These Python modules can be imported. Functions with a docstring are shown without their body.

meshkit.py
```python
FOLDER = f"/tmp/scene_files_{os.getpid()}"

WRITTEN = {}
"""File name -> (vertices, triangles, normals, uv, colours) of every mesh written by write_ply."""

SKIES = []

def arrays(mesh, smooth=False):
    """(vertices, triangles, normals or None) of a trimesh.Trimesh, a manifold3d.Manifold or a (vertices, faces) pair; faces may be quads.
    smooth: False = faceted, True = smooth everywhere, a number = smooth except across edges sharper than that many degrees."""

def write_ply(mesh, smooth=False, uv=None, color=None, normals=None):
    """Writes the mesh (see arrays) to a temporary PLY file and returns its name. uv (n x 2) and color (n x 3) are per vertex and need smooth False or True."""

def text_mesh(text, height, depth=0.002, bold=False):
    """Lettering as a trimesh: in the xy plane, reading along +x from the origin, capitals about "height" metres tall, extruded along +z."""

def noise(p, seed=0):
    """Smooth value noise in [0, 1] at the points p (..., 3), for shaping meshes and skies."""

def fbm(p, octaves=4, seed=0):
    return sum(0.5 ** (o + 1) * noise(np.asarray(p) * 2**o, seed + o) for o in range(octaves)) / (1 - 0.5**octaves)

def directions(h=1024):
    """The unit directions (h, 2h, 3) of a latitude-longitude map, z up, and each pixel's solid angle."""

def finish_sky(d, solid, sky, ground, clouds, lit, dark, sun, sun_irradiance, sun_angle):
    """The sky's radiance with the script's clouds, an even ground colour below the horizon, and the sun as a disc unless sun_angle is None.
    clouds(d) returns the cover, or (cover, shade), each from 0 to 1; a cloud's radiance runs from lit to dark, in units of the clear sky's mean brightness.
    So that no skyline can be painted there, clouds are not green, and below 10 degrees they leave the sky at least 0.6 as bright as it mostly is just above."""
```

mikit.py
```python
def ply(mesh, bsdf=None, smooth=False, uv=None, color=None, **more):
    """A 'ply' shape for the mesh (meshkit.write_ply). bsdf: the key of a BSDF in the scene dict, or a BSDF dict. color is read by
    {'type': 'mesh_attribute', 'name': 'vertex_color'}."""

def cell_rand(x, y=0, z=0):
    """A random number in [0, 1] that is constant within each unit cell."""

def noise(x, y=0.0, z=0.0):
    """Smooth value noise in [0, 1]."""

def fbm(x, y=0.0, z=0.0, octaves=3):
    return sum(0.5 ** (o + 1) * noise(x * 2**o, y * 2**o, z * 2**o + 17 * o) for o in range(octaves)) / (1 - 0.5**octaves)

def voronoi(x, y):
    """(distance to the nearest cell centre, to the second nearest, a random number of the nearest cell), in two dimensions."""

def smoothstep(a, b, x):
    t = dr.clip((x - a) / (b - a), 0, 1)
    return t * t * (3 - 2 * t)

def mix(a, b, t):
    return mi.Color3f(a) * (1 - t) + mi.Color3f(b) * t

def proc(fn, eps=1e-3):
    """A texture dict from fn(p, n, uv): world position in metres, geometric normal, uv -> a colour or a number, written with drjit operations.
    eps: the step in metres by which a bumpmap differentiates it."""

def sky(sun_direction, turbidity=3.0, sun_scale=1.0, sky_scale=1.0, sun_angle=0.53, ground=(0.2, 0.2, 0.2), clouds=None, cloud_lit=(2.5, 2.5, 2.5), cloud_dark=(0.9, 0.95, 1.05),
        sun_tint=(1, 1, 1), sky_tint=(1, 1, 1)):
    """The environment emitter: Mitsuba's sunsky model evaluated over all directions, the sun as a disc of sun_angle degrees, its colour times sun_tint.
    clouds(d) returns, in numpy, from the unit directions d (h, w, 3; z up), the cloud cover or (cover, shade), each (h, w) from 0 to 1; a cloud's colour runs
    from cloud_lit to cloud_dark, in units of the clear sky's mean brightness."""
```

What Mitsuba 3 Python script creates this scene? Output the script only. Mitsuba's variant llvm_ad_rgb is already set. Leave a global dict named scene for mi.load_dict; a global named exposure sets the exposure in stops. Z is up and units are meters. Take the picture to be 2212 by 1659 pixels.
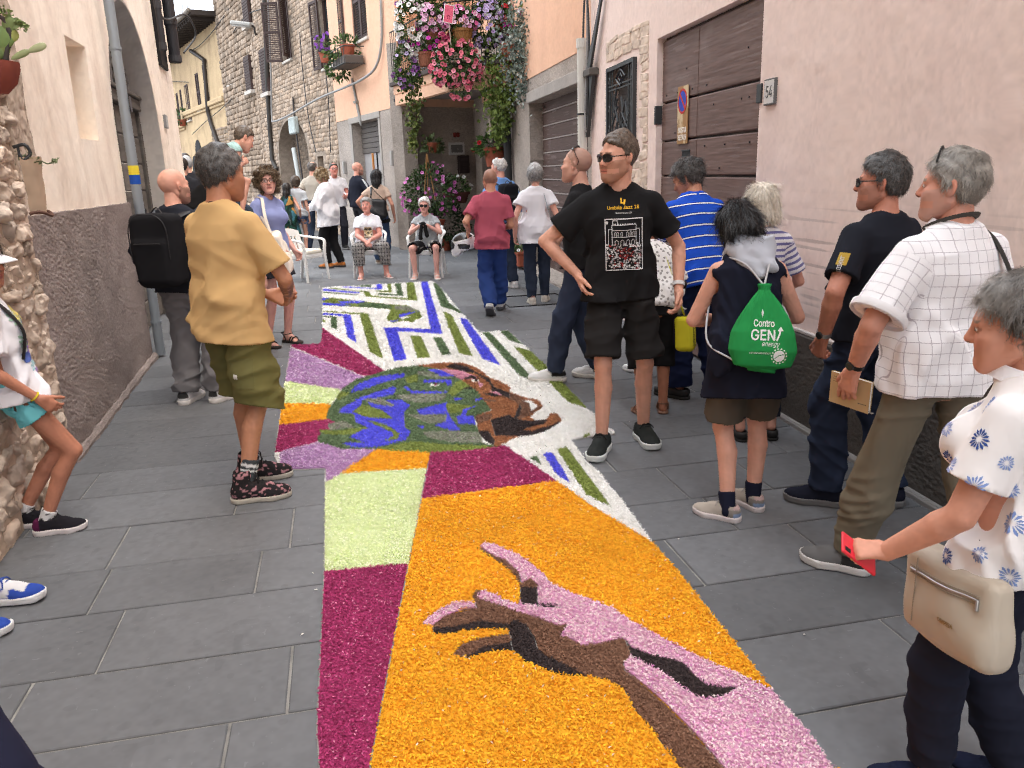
import math,random
import numpy as np,trimesh,shapely
from shapely.geometry import Polygon,LineString,box as sbox
from shapely.ops import unary_union
from concurrent.futures import ThreadPoolExecutor
import mitsuba as mi,drjit as dr
import mikit,meshkit
from mikit import noise,fbm,voronoi,cell_rand,smoothstep,mix

# ------------------------------------------------------------------ camera, sky, exposure
CAM=np.array([0.0,0.0,1.6])
PITCH,ROLL,YAW=math.radians(15.0),math.radians(1.8),math.radians(11.791)
IMG_W,IMG_H,FOC=2212.0,1659.0,1720.0        # survey units: the photograph measured at 2212 x 1659
_fw=np.array([math.sin(YAW)*math.cos(PITCH),math.cos(YAW)*math.cos(PITCH),-math.sin(PITCH)])
_r0=np.array([math.cos(YAW),-math.sin(YAW),0.0]);_u0=np.cross(_r0,_fw)
_rt=math.cos(ROLL)*_r0 - math.sin(ROLL)*_u0
_up=math.sin(ROLL)*_r0 + math.cos(ROLL)*_u0
T=mi.ScalarTransform4f
scene,labels={},{}
scene['camera']={'type':'perspective','fov':2*math.degrees(math.atan(IMG_W/2/FOC)),'fov_axis':'x','near_clip':0.05,'far_clip':3000.0,
                   'to_world':T().look_at(origin=CAM.tolist(),target=(CAM+_fw).tolist(),up=_up.tolist())}
scene['sky']=mikit.sky((0.25,-0.35,0.9),turbidity=4,sun_scale=0.16,sun_angle=40,clouds=lambda d:(1.0,1-np.clip(d[...,2],0,1)**.8),
                         cloud_lit=(3.7,3.85,4.1),cloud_dark=(1.1,1.22,1.42),ground=(0.25,0.24,0.23))
exposure=3.32

# ------------------------------------------------------------------ survey: where a point of the photograph lies in the street
def ray(x,y):
    d=_fw*FOC + _rt*(x-IMG_W/2) + _up*(IMG_H/2-y)
    return d/np.linalg.norm(d)
def G(x,y,z=0.0):
    d=ray(x,y);return CAM + d*((z-CAM[2])/d[2])
def atY(x,y,Y):
    d=ray(x,y);return CAM + d*(Y/d[1])
def atD(x,y,dist):
    d=ray(x,y);return CAM + d*(dist/math.hypot(d[0],d[1]))
class Wall:
    """A vertical plane through two ground points, u metres along it from P, seen from its outer side n."""
    def __init__(s,P,Q,flip=False):
        s.P=np.array([P[0],P[1],0.0]);q=np.array([Q[0],Q[1],0.0])-s.P
        s.len=np.linalg.norm(q);s.t=q/s.len;s.n=np.array([s.t[1],-s.t[0],0.0])
        if s.n@(CAM-s.P) < 0:s.n=-s.n
    def uz(s,x,y,off=0.0):
        d=ray(x,y);o=s.P+s.n*off
        p=CAM+d*((s.n@(o-CAM))/(s.n@d));return np.array([(p-s.P)@s.t,p[2]])
    def p(s,u,z,off=0.0):
        return s.P+s.t*u+s.n*off+np.array([0,0,z])
    def world(s,m):
        """mesh with x along the wall, y up, z outwards -> world"""
        v=np.asarray(m.vertices);w=s.P+v[:,:1]*s.t+v[:,2:3]*s.n+v[:,1:2]*np.array([0,0,1.0])
        f=np.asarray(m.faces)
        if np.linalg.det(np.stack([s.t,[0,0,1.0],s.n])) < 0:f=f[:,::-1]
        return trimesh.Trimesh(w,f,process=False)

# ------------------------------------------------------------------ registry
_taken={}
def key_for(name,parent=None):
    k=(parent+'__' if parent else '')+name
    if k not in _taken:
        _taken[k]=0;return k
    _taken[k] += 1;return '%s_%03d' % (k,_taken[k])
def thing(name,label,cat,group=None):
    k=key_for(name);labels[k]={'label':label,'category':cat}
    if group:labels[k]['group']=group
    return k
def struct(name,mesh,bsdf,smooth=False,uv=None,color=None,**kw):
    k=key_for(name);scene[k]=mikit.ply(mesh,bsdf,smooth,uv,color);labels[k]={'kind':'structure',**kw}
    return k
def part(name,parent,mesh,bsdf,smooth=False,uv=None,color=None,stuff=False,label=None):
    k=key_for(name,parent);scene[k]=mikit.ply(mesh,bsdf,smooth,uv,color)
    d={}
    if stuff:d['kind']='stuff'
    if label:d['label']=label
    if d:labels[k]=d
    return k
def solo(name,mesh,bsdf,label,cat,group=None,smooth=False,uv=None,color=None):
    k=thing(name,label,cat,group);scene[k]=mikit.ply(mesh,bsdf,smooth,uv,color);return k

# ------------------------------------------------------------------ materials
def lin(r,g,b):
    """sRGB 0..255 -> linear"""
    c=np.array([r,g,b])/255.0
    return np.where(c <= 0.04045,c/12.92,((c+0.055)/1.055)**2.4)
_mats={}
def mat(col,rough=0.8,metal=0.0,spec=0.3,coat=0.0,name=None):
    col=tuple(round(float(c),4) for c in col);k=(col,rough,metal,spec,coat)
    if k not in _mats:
        n=name or 'mat_%d' % len(_mats);_mats[k]=n
        b={'type':'principled','base_color':{'type':'rgb','value':list(col)},'roughness':rough,'metallic':metal,'specular':spec}
        if coat:b['clearcoat']=coat;b['clearcoat_gloss']=0.9
        scene[n]={'type':'twosided','nested':b}
    return _mats[k]
VC={'type':'mesh_attribute','name':'vertex_color'}
def vcmat(name,rough=0.8,spec=0.3,sheen=0.0):
    b={'type':'principled','base_color':VC,'roughness':rough,'specular':spec}
    if sheen:b['sheen']=sheen
    scene[name]={'type':'twosided','nested':b}
    return name
def procmat(name,fn,rough=0.85,spec=0.25,bump=None,scale=1.0,eps=1e-3):
    b={'type':'principled','base_color':mikit.proc(fn),'roughness':rough,'specular':spec}
    if bump is not None:
        b={'type':'bumpmap','arbitrary':mikit.proc(bump,eps),'scale':scale,'bsdf':b}
    scene[name]={'type':'twosided','nested':b}
    return name
VSKIN=vcmat('skin_mat',0.5,0.35)
VHAIR=vcmat('hair_mat',0.45,0.4)
VCLOTH=vcmat('cloth_mat',0.9,0.15)
VMATTE=vcmat('matte_mat',0.85,0.2)
VPETAL=vcmat('petal_mat',0.75,0.2)
VLEAF=vcmat('leaf_mat',0.6,0.3)

# ------------------------------------------------------------------ mesh helpers
def cat(ms):
    ms=[m for m in ms if m is not None and len(m.faces)]
    V,F,n=[],[],0
    for m in ms:
        V.append(np.asarray(m.vertices));F.append(np.asarray(m.faces)+n);n += len(V[-1])
    return trimesh.Trimesh(np.vstack(V),np.vstack(F),process=False)
def tm(v,f):
    f=np.asarray(f,int)
    if f.shape[1] == 4:f=np.vstack([f[:,[0,1,2]],f[:,[0,2,3]]])
    return trimesh.Trimesh(np.asarray(v,float),f,process=False)
def bbox(lo,hi,bev=0.0):
    """box from corner to corner, its edges chamfered by bev"""
    lo,hi=np.minimum(lo,hi).astype(float),np.maximum(lo,hi).astype(float)
    if bev <= 0:
        m=trimesh.creation.box(hi-lo);m.apply_translation((lo+hi)/2);return m
    b=min(bev,0.45*float((hi-lo).min()));pts=[]
    for i in range(8):
        c=np.array([(lo,hi)[(i >> k) & 1][k] for k in range(3)]);s=np.array([1 if (i >> k) & 1 else -1 for k in range(3)])
        for k in range(3):
            o=np.ones(3);o[k]=0;pts.append(c-s*b*o)
    return trimesh.convex.convex_hull(np.array(pts))
def frame(z,up=(0,0,1)):
    z=np.asarray(z,float);z=z/np.linalg.norm(z)
    x=np.cross(up,z)
    if np.linalg.norm(x) < 1e-4:x=np.cross((1,0,0),z)
    x /= np.linalg.norm(x);return np.stack([x,np.cross(z,x),z],1)
def tube(pts,r,n=8,closed=False,flat=1.0):
    """round bar along points; r one number or one per point; flat squeezes it"""
    pts=np.asarray(pts,float);m=len(pts);r=np.broadcast_to(r,(m,))
    tg=np.gradient(pts,axis=0) if not closed else np.roll(pts,-1,0)-np.roll(pts,1,0)
    tg /= np.maximum(np.linalg.norm(tg,axis=1,keepdims=True),1e-9)
    x=np.cross(tg[0],[0.31,0.2,0.93]);x /= np.linalg.norm(x);V=[]
    a=np.arange(n)/n*2*math.pi
    for i in range(m):
        x=x-tg[i]*(x@tg[i]);x /= np.linalg.norm(x);y=np.cross(tg[i],x)
        V.append(pts[i]+r[i]*(np.cos(a)[:,None]*x+flat*np.sin(a)[:,None]*y))
    V=np.vstack(V);F=[]
    k=np.arange(n)
    for i in range(m if closed else m-1):
        j=(i+1) % m
        F.append(np.stack([i*n+k,i*n+(k+1) % n,j*n+(k+1) % n,j*n+k],1))
    F=np.vstack(F);F=np.vstack([F[:,[0,1,2]],F[:,[0,2,3]]])
    if not closed:
        V=np.vstack([V,pts[:1],pts[-1:]])
        F=np.vstack([F,np.stack([(k+1) % n,k,k*0+m*n],1),np.stack([(m-1)*n+k,(m-1)*n+(k+1) % n,k*0+m*n+1],1)])
    return trimesh.Trimesh(V,F,process=False)
def curve(pts,n=24):
    """smooth curve through the points (Catmull-Rom)"""
    p=np.asarray(pts,float);p=np.vstack([2*p[0]-p[1],p,2*p[-1]-p[-2]]);out=[]
    per=max(2,n//(len(p)-3))
    for i in range(1,len(p)-2):
        for t in np.arange(per)/per:
            out.append(0.5*(2*p[i]+(p[i+1]-p[i-1])*t+(2*p[i-1]-5*p[i]+4*p[i+1]-p[i+2])*t*t+(3*p[i]-p[i-1]-3*p[i+1]+p[i+2])*t**3))
    return np.array(out+[p[-2]])
def lathe(prof,n=20):
    prof=np.asarray(prof,float);a=np.arange(n)/n*2*math.pi
    V=np.vstack([np.stack([r*np.cos(a),r*np.sin(a),a*0+z],1) for r,z in prof]);k=np.arange(n);F=[]
    for i in range(len(prof)-1):
        F.append(np.stack([i*n+k,i*n+(k+1) % n,(i+1)*n+(k+1) % n,(i+1)*n+k],1))
    return tm(V,np.vstack(F))
def move(m,R=None,t=None):
    v=np.asarray(m.vertices)
    if R is not None:v=v@np.asarray(R).T
    if t is not None:v=v+np.asarray(t)
    return trimesh.Trimesh(v,m.faces,process=False)
def poly(pts):
    p=Polygon(pts)
    return p if p.is_valid else p.buffer(0)
def extrude(shape,h):
    ms=[]
    for g in getattr(shape,'geoms',[shape]):
        if g.geom_type == 'Polygon' and g.area > 1e-7:ms.append(trimesh.creation.extrude_polygon(g,h,engine='earcut'))
    return cat(ms)
def rot(ax,deg):
    a=math.radians(deg);c,s=math.cos(a),math.sin(a)
    return np.array({'x':[[1,0,0],[0,c,-s],[0,s,c]],'y':[[c,0,s],[0,1,0],[-s,0,c]],'z':[[c,-s,0],[s,c,0],[0,0,1]]}[ax])
def unit(v):
    v=np.asarray(v,float);return v/np.linalg.norm(v)
def vnormals(V,F):
    n=np.zeros_like(V);fn=np.cross(V[F[:,1]]-V[F[:,0]],V[F[:,2]]-V[F[:,0]])
    for k in range(3):np.add.at(n,F[:,k],fn)
    return n/np.maximum(np.linalg.norm(n,axis=1,keepdims=True),1e-12)
# ------------------------------------------------------------------ figures: distance fields turned into one skin
def smin(a,b,k):
    if k <= 0:return np.minimum(a,b)
    h=np.maximum(k-np.abs(a-b),0)/k
    return np.minimum(a,b)-h*h*(k*0.25)
class Field:
    def __init__(s):s.ops=[];s.lo=np.full(3,9.);s.hi=np.full(3,-9.)
    def _grow(s,lo,hi):s.lo=np.minimum(s.lo,lo);s.hi=np.maximum(s.hi,hi)
    def add(s,fn,lo,hi,k=0.02):s.ops.append(('u',fn,np.asarray(lo),np.asarray(hi),k));s._grow(lo,hi);return s
    def cut(s,fn,lo=None,hi=None,k=0.0):s.ops.append(('s',fn,lo,hi,k));return s
    def warp(s,fn):s.ops.append(('d',fn,None,None,0));return s
    def cone(s,a,b,ra,rb,k=0.02):
        a,b=np.asarray(a,float),np.asarray(b,float);r=max(ra,rb)
        return s.add(f_cone(a,b,ra,rb),np.minimum(a,b)-r,np.maximum(a,b)+r,k)
    def ell(s,c,rad,R=None,k=0.02):
        c=np.asarray(c,float);r=max(rad);e=np.asarray(rad,float) if R is None else np.abs(np.asarray(R))@np.asarray(rad,float)
        return s.add(f_ell(c,rad,R),c-e,c+e,k)
    def cutcone(s,a,b,ra,rb,k=0.0):
        a,b=np.asarray(a,float),np.asarray(b,float);r=max(ra,rb)+k
        return s.cut(f_cone(a,b,ra,rb),np.minimum(a,b)-r,np.maximum(a,b)+r,k)
    def at(s,p):
        x,y,z=np.asarray(p,np.float32).T;D=np.full(x.shape,0.5,np.float32)
        for op,fn,lo,hi,k in s.ops:
            if op == 'u':D=smin(D,fn(x,y,z),k)
            elif op == 's':D=-smin(-D,fn(x,y,z),k)
            else:D=D+fn(x,y,z)
        return D
    def mesh(s,res):
        pad=2.5*res+0.012;lo=s.lo-pad;n=np.ceil((s.hi+pad-lo)/res).astype(int)+1
        ax=[(lo[i]+res*np.arange(n[i])).astype(np.float32) for i in range(3)]
        D=np.full(n,0.12,np.float32)
        for op,fn,l,h,k in s.ops:
            if op == 'd':
                m=np.abs(D) < 0.05;i=np.nonzero(m)
                D[i] += fn(ax[0][i[0]],ax[1][i[1]],ax[2][i[2]]);continue
            if l is None:sl=(slice(None),)*3
            else:
                g=max(k,0.01)+2.2*res+(0.03 if op == 'u' else 0)
                i0=np.clip(np.floor((np.asarray(l)-g-lo)/res).astype(int),0,n);i1=np.clip(np.ceil((np.asarray(h)+g-lo)/res).astype(int)+1,0,n)
                if (i1 <= i0).any():continue
                sl=tuple(slice(a,b) for a,b in zip(i0,i1))
            v=fn(ax[0][sl[0],None,None],ax[1][None,sl[1],None],ax[2][None,None,sl[2]])
            D[sl]=smin(D[sl],v,k) if op == 'u' else -smin(-D[sl],v,k)
        return nets(D,lo,res)
def nets(D,lo,res):
    D=D.copy();D[[0,-1]]=0.1;D[:,[0,-1]]=0.1;D[:,:,[0,-1]]=0.1
    S=D < 0;C=[(i,j,k) for i in (0,1) for j in (0,1) for k in (0,1)]
    n=D.shape;cnt=np.zeros((n[0]-1,n[1]-1,n[2]-1),np.int8)
    for i,j,k in C:cnt += S[i:n[0]-1+i,j:n[1]-1+j,k:n[2]-1+k]
    act=(cnt > 0) & (cnt < 8);I=np.argwhere(act);idx=np.full(act.shape,-1,np.int32);idx[act]=np.arange(len(I))
    dv={c:D[I[:,0]+c[0],I[:,1]+c[1],I[:,2]+c[2]] for c in C};acc=np.zeros((len(I),3));num=np.zeros(len(I))
    for a in C:
        for ax in range(3):
            if a[ax]:continue
            b=list(a);b[ax]=1;b=tuple(b);da,db=dv[a],dv[b];m=(da < 0) != (db < 0)
            t=da[m]/(da[m]-db[m]);q=np.tile(np.array(a,float),(m.sum(),1));q[:,ax] += t;acc[m] += q;num[m] += 1
    V=lo+res*(I+acc/num[:,None]);F=[]
    for ax in range(3):
        o=[(1,2),(2,0),(0,1)][ax];sl=[slice(None)]*3;sl2=[slice(None)]*3;sl[ax]=slice(0,-1);sl2[ax]=slice(1,None)
        A,B=S[tuple(sl)],S[tuple(sl2)];E=np.argwhere(A != B)
        if not len(E):continue
        flip=A[tuple(E.T)];q=[]
        for da,db in ((-1,-1),(0,-1),(0,0),(-1,0)):
            c=E.copy();c[:,o[0]] += da;c[:,o[1]] += db;q.append(idx[tuple(c.T)])
        q=np.stack(q,1);q[~flip]=q[~flip][:,::-1];F.append(q)
    F=np.vstack(F);F=F[(F >= 0).all(1)]
    return V,np.vstack([F[:,[0,1,2]],F[:,[0,2,3]]])
def f_cone(a,b,ra,rb):
    ba=b-a;l2=float(ba@ba)+1e-9
    def f(x,y,z):
        x,y,z=x-a[0],y-a[1],z-a[2]
        t=np.clip((x*ba[0]+y*ba[1]+z*ba[2])/l2,0,1)
        return np.sqrt((x-t*ba[0])**2+(y-t*ba[1])**2+(z-t*ba[2])**2)-(ra+(rb-ra)*t)
    return f
def f_ell(c,rad,R=None):
    M=np.eye(3) if R is None else np.asarray(R).T;r=rad
    def f(x,y,z):
        x,y,z=x-c[0],y-c[1],z-c[2]
        q=[M[i,0]*x+M[i,1]*y+M[i,2]*z for i in range(3)]
        k0=np.sqrt(sum((q[i]/r[i])**2 for i in range(3)));k1=np.sqrt(sum((q[i]/r[i]**2)**2 for i in range(3)))+1e-6
        return k0*(k0-1)/k1
    return f
def f_plane(p,n):
    n=unit(n)
    return lambda x,y,z:(x-p[0])*n[0]+(y-p[1])*n[1]+(z-p[2])*n[2]
def waves(seed,freq,amp,n=5,stretch=(1,1,1)):
    r=np.random.default_rng(seed);K=r.normal(size=(n,3));K=K/np.linalg.norm(K,axis=1,keepdims=True)*freq*r.uniform(0.6,1.5,(n,1))*np.array(stretch);ph=r.uniform(0,6.28,n)
    W=r.normal(size=(n,3))*3
    def f(x,y,z):
        s=0
        for i in range(n):
            s=s+np.sin(K[i,0]*x+K[i,1]*y+K[i,2]*z+ph[i]+0.8*np.sin(W[i,0]*x+W[i,1]*y+W[i,2]*z+2*i))
        return (s*(amp/math.sqrt(n/2))).astype(np.float32)
    return f
def folds(seed,freq,amp,stretch=(1,1,1)):
    """cloth folds: long rounded ridges of uneven strength, outwards only"""
    r=np.random.default_rng(seed);st=np.array(stretch);K=[]
    for q in range(3):
        k=r.normal(size=3)*st;K.append(k/np.linalg.norm(k)*freq*r.uniform(.75,1.3))
    ph=r.uniform(0,6.28,6);w1=waves(seed+1,7,1.0,4);w2=waves(seed+2,11,1.0,4)
    def f(x,y,z):
        g=w1(x,y,z);h=w2(x,y,z);o=0
        for q in range(3):
            m=np.clip(.35+.65*np.sin(1.3*(g if q != 1 else h)+ph[q]),0,1);c=.5+.5*np.cos(K[q][0]*x+K[q][1]*y+K[q][2]*z+1.3*h+ph[q+3]);o=o+m*c**3
        return -(amp*1.5*o).astype(np.float32)
    return f
def ik(a,t,l1,l2,hint):
    a,t=np.asarray(a,float),np.asarray(t,float);d=t-a;L=np.linalg.norm(d);D=min(max(L,abs(l1-l2)+1e-3),l1+l2-1e-3);u=d/max(L,1e-6)
    t2=a+u*D;x=(l1*l1-l2*l2+D*D)/(2*D);h=math.sqrt(max(l1*l1-x*x,0));v=np.asarray(hint,float);v=v-u*(v@u);v=v/max(np.linalg.norm(v),1e-6)
    return a+u*x+v*h,t2

class Body:
    """Joints of a figure 1.75 m tall, facing +y, right hand at +x. Everything in metres before the figure is scaled to its height."""
    def __init__(s,sex='m',fat=0.0,**p):
        s.sex,s.fat,s.p=sex,fat,p;fem=sex == 'f'
        s.pel=np.array(p.get('pelvis',(0,0,0.925)),float)
        s.hipyaw=p.get('hipyaw',0.0);lean=p.get('lean',3);side=p.get('side',0);s.twist=p.get('twist',0)
        Rh=rot('z',s.hipyaw);hw=0.088
        s.hip={'L':s.pel+Rh@[-hw,0,0],'R':s.pel+Rh@[hw,0,0]}
        s.Rt=Rh@rot('x',-lean)@rot('y',side)                  # torso frame: right, front, up
        s.L=0.525*p.get('torso',1.0)
        s.neck=s.pel+s.Rt@[0,-0.012,s.L]
        s.Rs=s.Rt@rot('z',s.twist)
        sw=(0.150 if fem else 0.168)*p.get('shoulders',1.0);sh=s.L-0.098
        dz=p.get('shrug',(0,0))
        s.sho={'L':s.pel+s.Rt@[0,0,sh]+s.Rs@[-sw,0,dz[0]],'R':s.pel+s.Rt@[0,0,sh]+s.Rs@[sw,0,dz[1]]}
        s.ank={'L':np.array(p.get('footL',(-0.1,0.0,0.085))[:3],float),'R':np.array(p.get('footR',(0.1,0.0,0.085))[:3],float)}
        s.footyaw={'L':p.get('yawL',8),'R':p.get('yawR',-8)};s.footpitch={'L':p.get('pitchL',0),'R':p.get('pitchR',0)}
        s.knee,s.elb,s.wri,s.hd,s.hn={},{},{},{},{}
        for i in 'LR':
            sg=-1 if i == 'L' else 1
            s.knee[i],s.ank[i]=ik(s.hip[i],s.ank[i],0.44,0.425,p.get('knee'+i,(0.12*sg,1,0)))
            w=p.get('hand'+i)
            if w is None:w=s.sho[i]+np.array([sg*0.075,0.03,-0.535])
            s.elb[i],s.wri[i]=ik(s.sho[i],w,0.295,0.255,p.get('elbow'+i,(sg*0.5,-1,-0.2)))
            s.hd[i]=unit(p.get('dir'+i,s.wri[i]-s.elb[i]));n=np.array(p.get('palm'+i,(-sg,0.15,0)),float)
            n=n-s.hd[i]*(n@s.hd[i]);s.hn[i]=unit(n)
        hy,hp,hr=p.get('head',(0,0,0))
        s.Rhead=s.Rs@rot('x',lean*0.75)@rot('z',hy)@rot('x',-hp)@rot('y',hr)
        s.headc=s.neck+s.Rs@rot('x',lean*0.3-hp*0.4)@[0,0.03,0.142]+np.array(p.get('headshift',(0,0,0)))
        s.arm_r=(0.047,0.040,0.041,0.026) if not fem else (0.042,0.035,0.035,0.023)
        s.arm_r=tuple(r*(1+0.35*max(fat,-0.6)) for r in s.arm_r);s.arm_r=tuple(r*p.get('arms',1.0) for r in s.arm_r)
        s.leg_r=tuple(r*.95*(1+0.3*fat)*p.get('legs',1.0) for r in ((0.082,0.056,0.057,0.036) if not fem else (0.084,0.055,0.054,0.034)))
        # torso profile: height above the hips / half width / half depth / forward offset
        if fem:P=[(-0.10,.10,.07,0),(-0.03,.162,.108,-.012),(.06,.168,.112,-.012),(.17,.138,.098,.0),(.27,.136,.098,.004),(.36,.15,.102,.0),(.43,.148,.088,-.012),(.49,.10,.062,-.016),(.54,.05,.05,-.012)]
        else:P=[(-0.10,.10,.07,0),(-0.03,.152,.104,-.008),(.06,.158,.108,-.006),(.17,.148,.106,.004),(.27,.156,.112,.006),(.36,.174,.118,.0),(.43,.155,.094,-.01),(.49,.095,.064,-.016),(.54,.055,.055,-.012)]
        P=np.array(P);P[:,0] *= s.L/0.525;P[:,1:3] *= .94;b=np.exp(-((P[:,0]-0.14)/0.13)**2)
        P[:,1] *= 1+0.28*fat*(0.5+0.7*b);P[:,2] *= 1+0.3*fat*(0.5+b);P[:,3] += (0.035*max(fat,0)+p.get('belly',0.0))*b
        P[:,2] += 0.7*p.get('belly',0.0)*b
        s.prof=P
    def tloc(s,x,y,z):
        x,y,z=x-s.pel[0],y-s.pel[1],z-s.pel[2];M=s.Rt.T
        return [M[i,0]*x+M[i,1]*y+M[i,2]*z for i in range(3)]
    def torso(s,off=0.0,loose=0.0,lo=-0.12,hi=None,prof=None,power=2.4):
        """distance to the trunk, grown by off; loose hangs the cloth straight down from the chest; cut below lo and above hi"""
        P=(s.prof if prof is None else prof).copy();P[:,1:3] += off
        if loose:
            c=P[5]
            for i in range(0,5):
                P[i,1]=max(P[i,1],P[i,1]*(1-loose)+loose*(c[1]*0.97));P[i,2]=max(P[i,2],P[i,2]*(1-loose)+loose*(c[2]*1.02))
        tw=math.radians(s.twist)
        def f(x,y,z):
            u,v,w=s.tloc(x,y,z)
            a=np.interp(w,P[:,0],P[:,1]).astype(np.float32);b=np.interp(w,P[:,0],P[:,2]).astype(np.float32);o=np.interp(w,P[:,0],P[:,3]).astype(np.float32)
            if tw:
                t=np.clip(w/s.L,0,1)*tw;c,sn=np.cos(t),np.sin(t);u,v=u*c+v*sn,v*c-u*sn
            q=((np.abs(u)/a)**power+(np.abs(v-o)/b)**power)**(1/power)
            d=(q-1)*np.minimum(a,b)
            d=np.maximum(d,P[0,0]-0.0-w) if lo is None else np.maximum(d,lo-w)
            return np.maximum(d,w-(P[-1,0] if hi is None else hi))
        return f
    def torso_box(s,off=0.03,lo=-0.12,hi=0.56):
        c=[s.pel+s.Rt@[x,y,z] for x in (-.25,.25) for y in (-.2,.22) for z in (lo,hi)];c=np.array(c)
        return c.min(0)-off,c.max(0)+off
    def bust(s,F,off=0.0,k=0.04):
        if s.sex == 'f':
            b=s.p.get('bust',1.0)
            for sg in (-1,1):
                c=s.pel+s.Rt@rot('z',s.twist*0.7)@[sg*0.068,0.083+0.012*b,s.L*0.62];r=0.056*b+off;F.ell(c,(r*1.05,r*0.9,r),s.Rt,k)
    def skin(s,res,feet=False,hands=True):
        F=Field();lo,hi=s.torso_box()
        F.add(s.torso(-0.012,hi=0.50),lo,hi,0.03)
        for i in 'LR':
            a,l=s.arm_r,s.leg_r;sg=-1 if i == 'L' else 1
            F.cone(s.neck+s.Rs@[sg*0.03,0,-0.03],s.sho[i]+s.Rs@[-sg*0.03,-0.005,0.0],0.043,0.043,0.04)
            F.cone(s.sho[i],s.elb[i],a[0],a[1]*0.93,0.025)
            m=s.elb[i]*0.75+s.wri[i]*0.25
            F.cone(s.elb[i],m,a[1]*0.90,a[2]*.96,0.008).cone(m,s.wri[i],a[2]*.96,a[3],0.006)
            F.cone(s.hip[i],s.knee[i],l[0]*0.90,l[1]*.95,0.03)
            u=unit(s.ank[i]-s.knee[i]);q=s.Rt[:,1];back=-(unit(np.array([math.sin(-math.radians(s.footyaw[i])),math.cos(math.radians(s.footyaw[i])),0])))
            m=s.knee[i]*0.68+s.ank[i]*0.32+back*0.016
            F.cone(s.knee[i],m,l[1]*0.86,l[2]*.93,0.014).cone(m,s.ank[i],l[2]*.93,l[3],0.010)
            if feet:
                Rf=rot('z',s.footyaw[i])@rot('x',s.footpitch[i]);o=s.ank[i]
                F.cone(o+Rf@[0,-.03,-.045],o+Rf@[0,.08,-.052],.033,.027,.03).cone(o+Rf@[0,0,-.01],o+Rf@[0,.09,-.05],.033,.024,.03)
                for t in range(5):
                    x=(0.03-0.015*t)*(-sg);F.cone(o+Rf@[x*0.8,.075,-.055],o+Rf@[x*1.05,.135-.006*t*(1+.2*t),-.064],.016,.0105 if t else .0125,.008)
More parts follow.
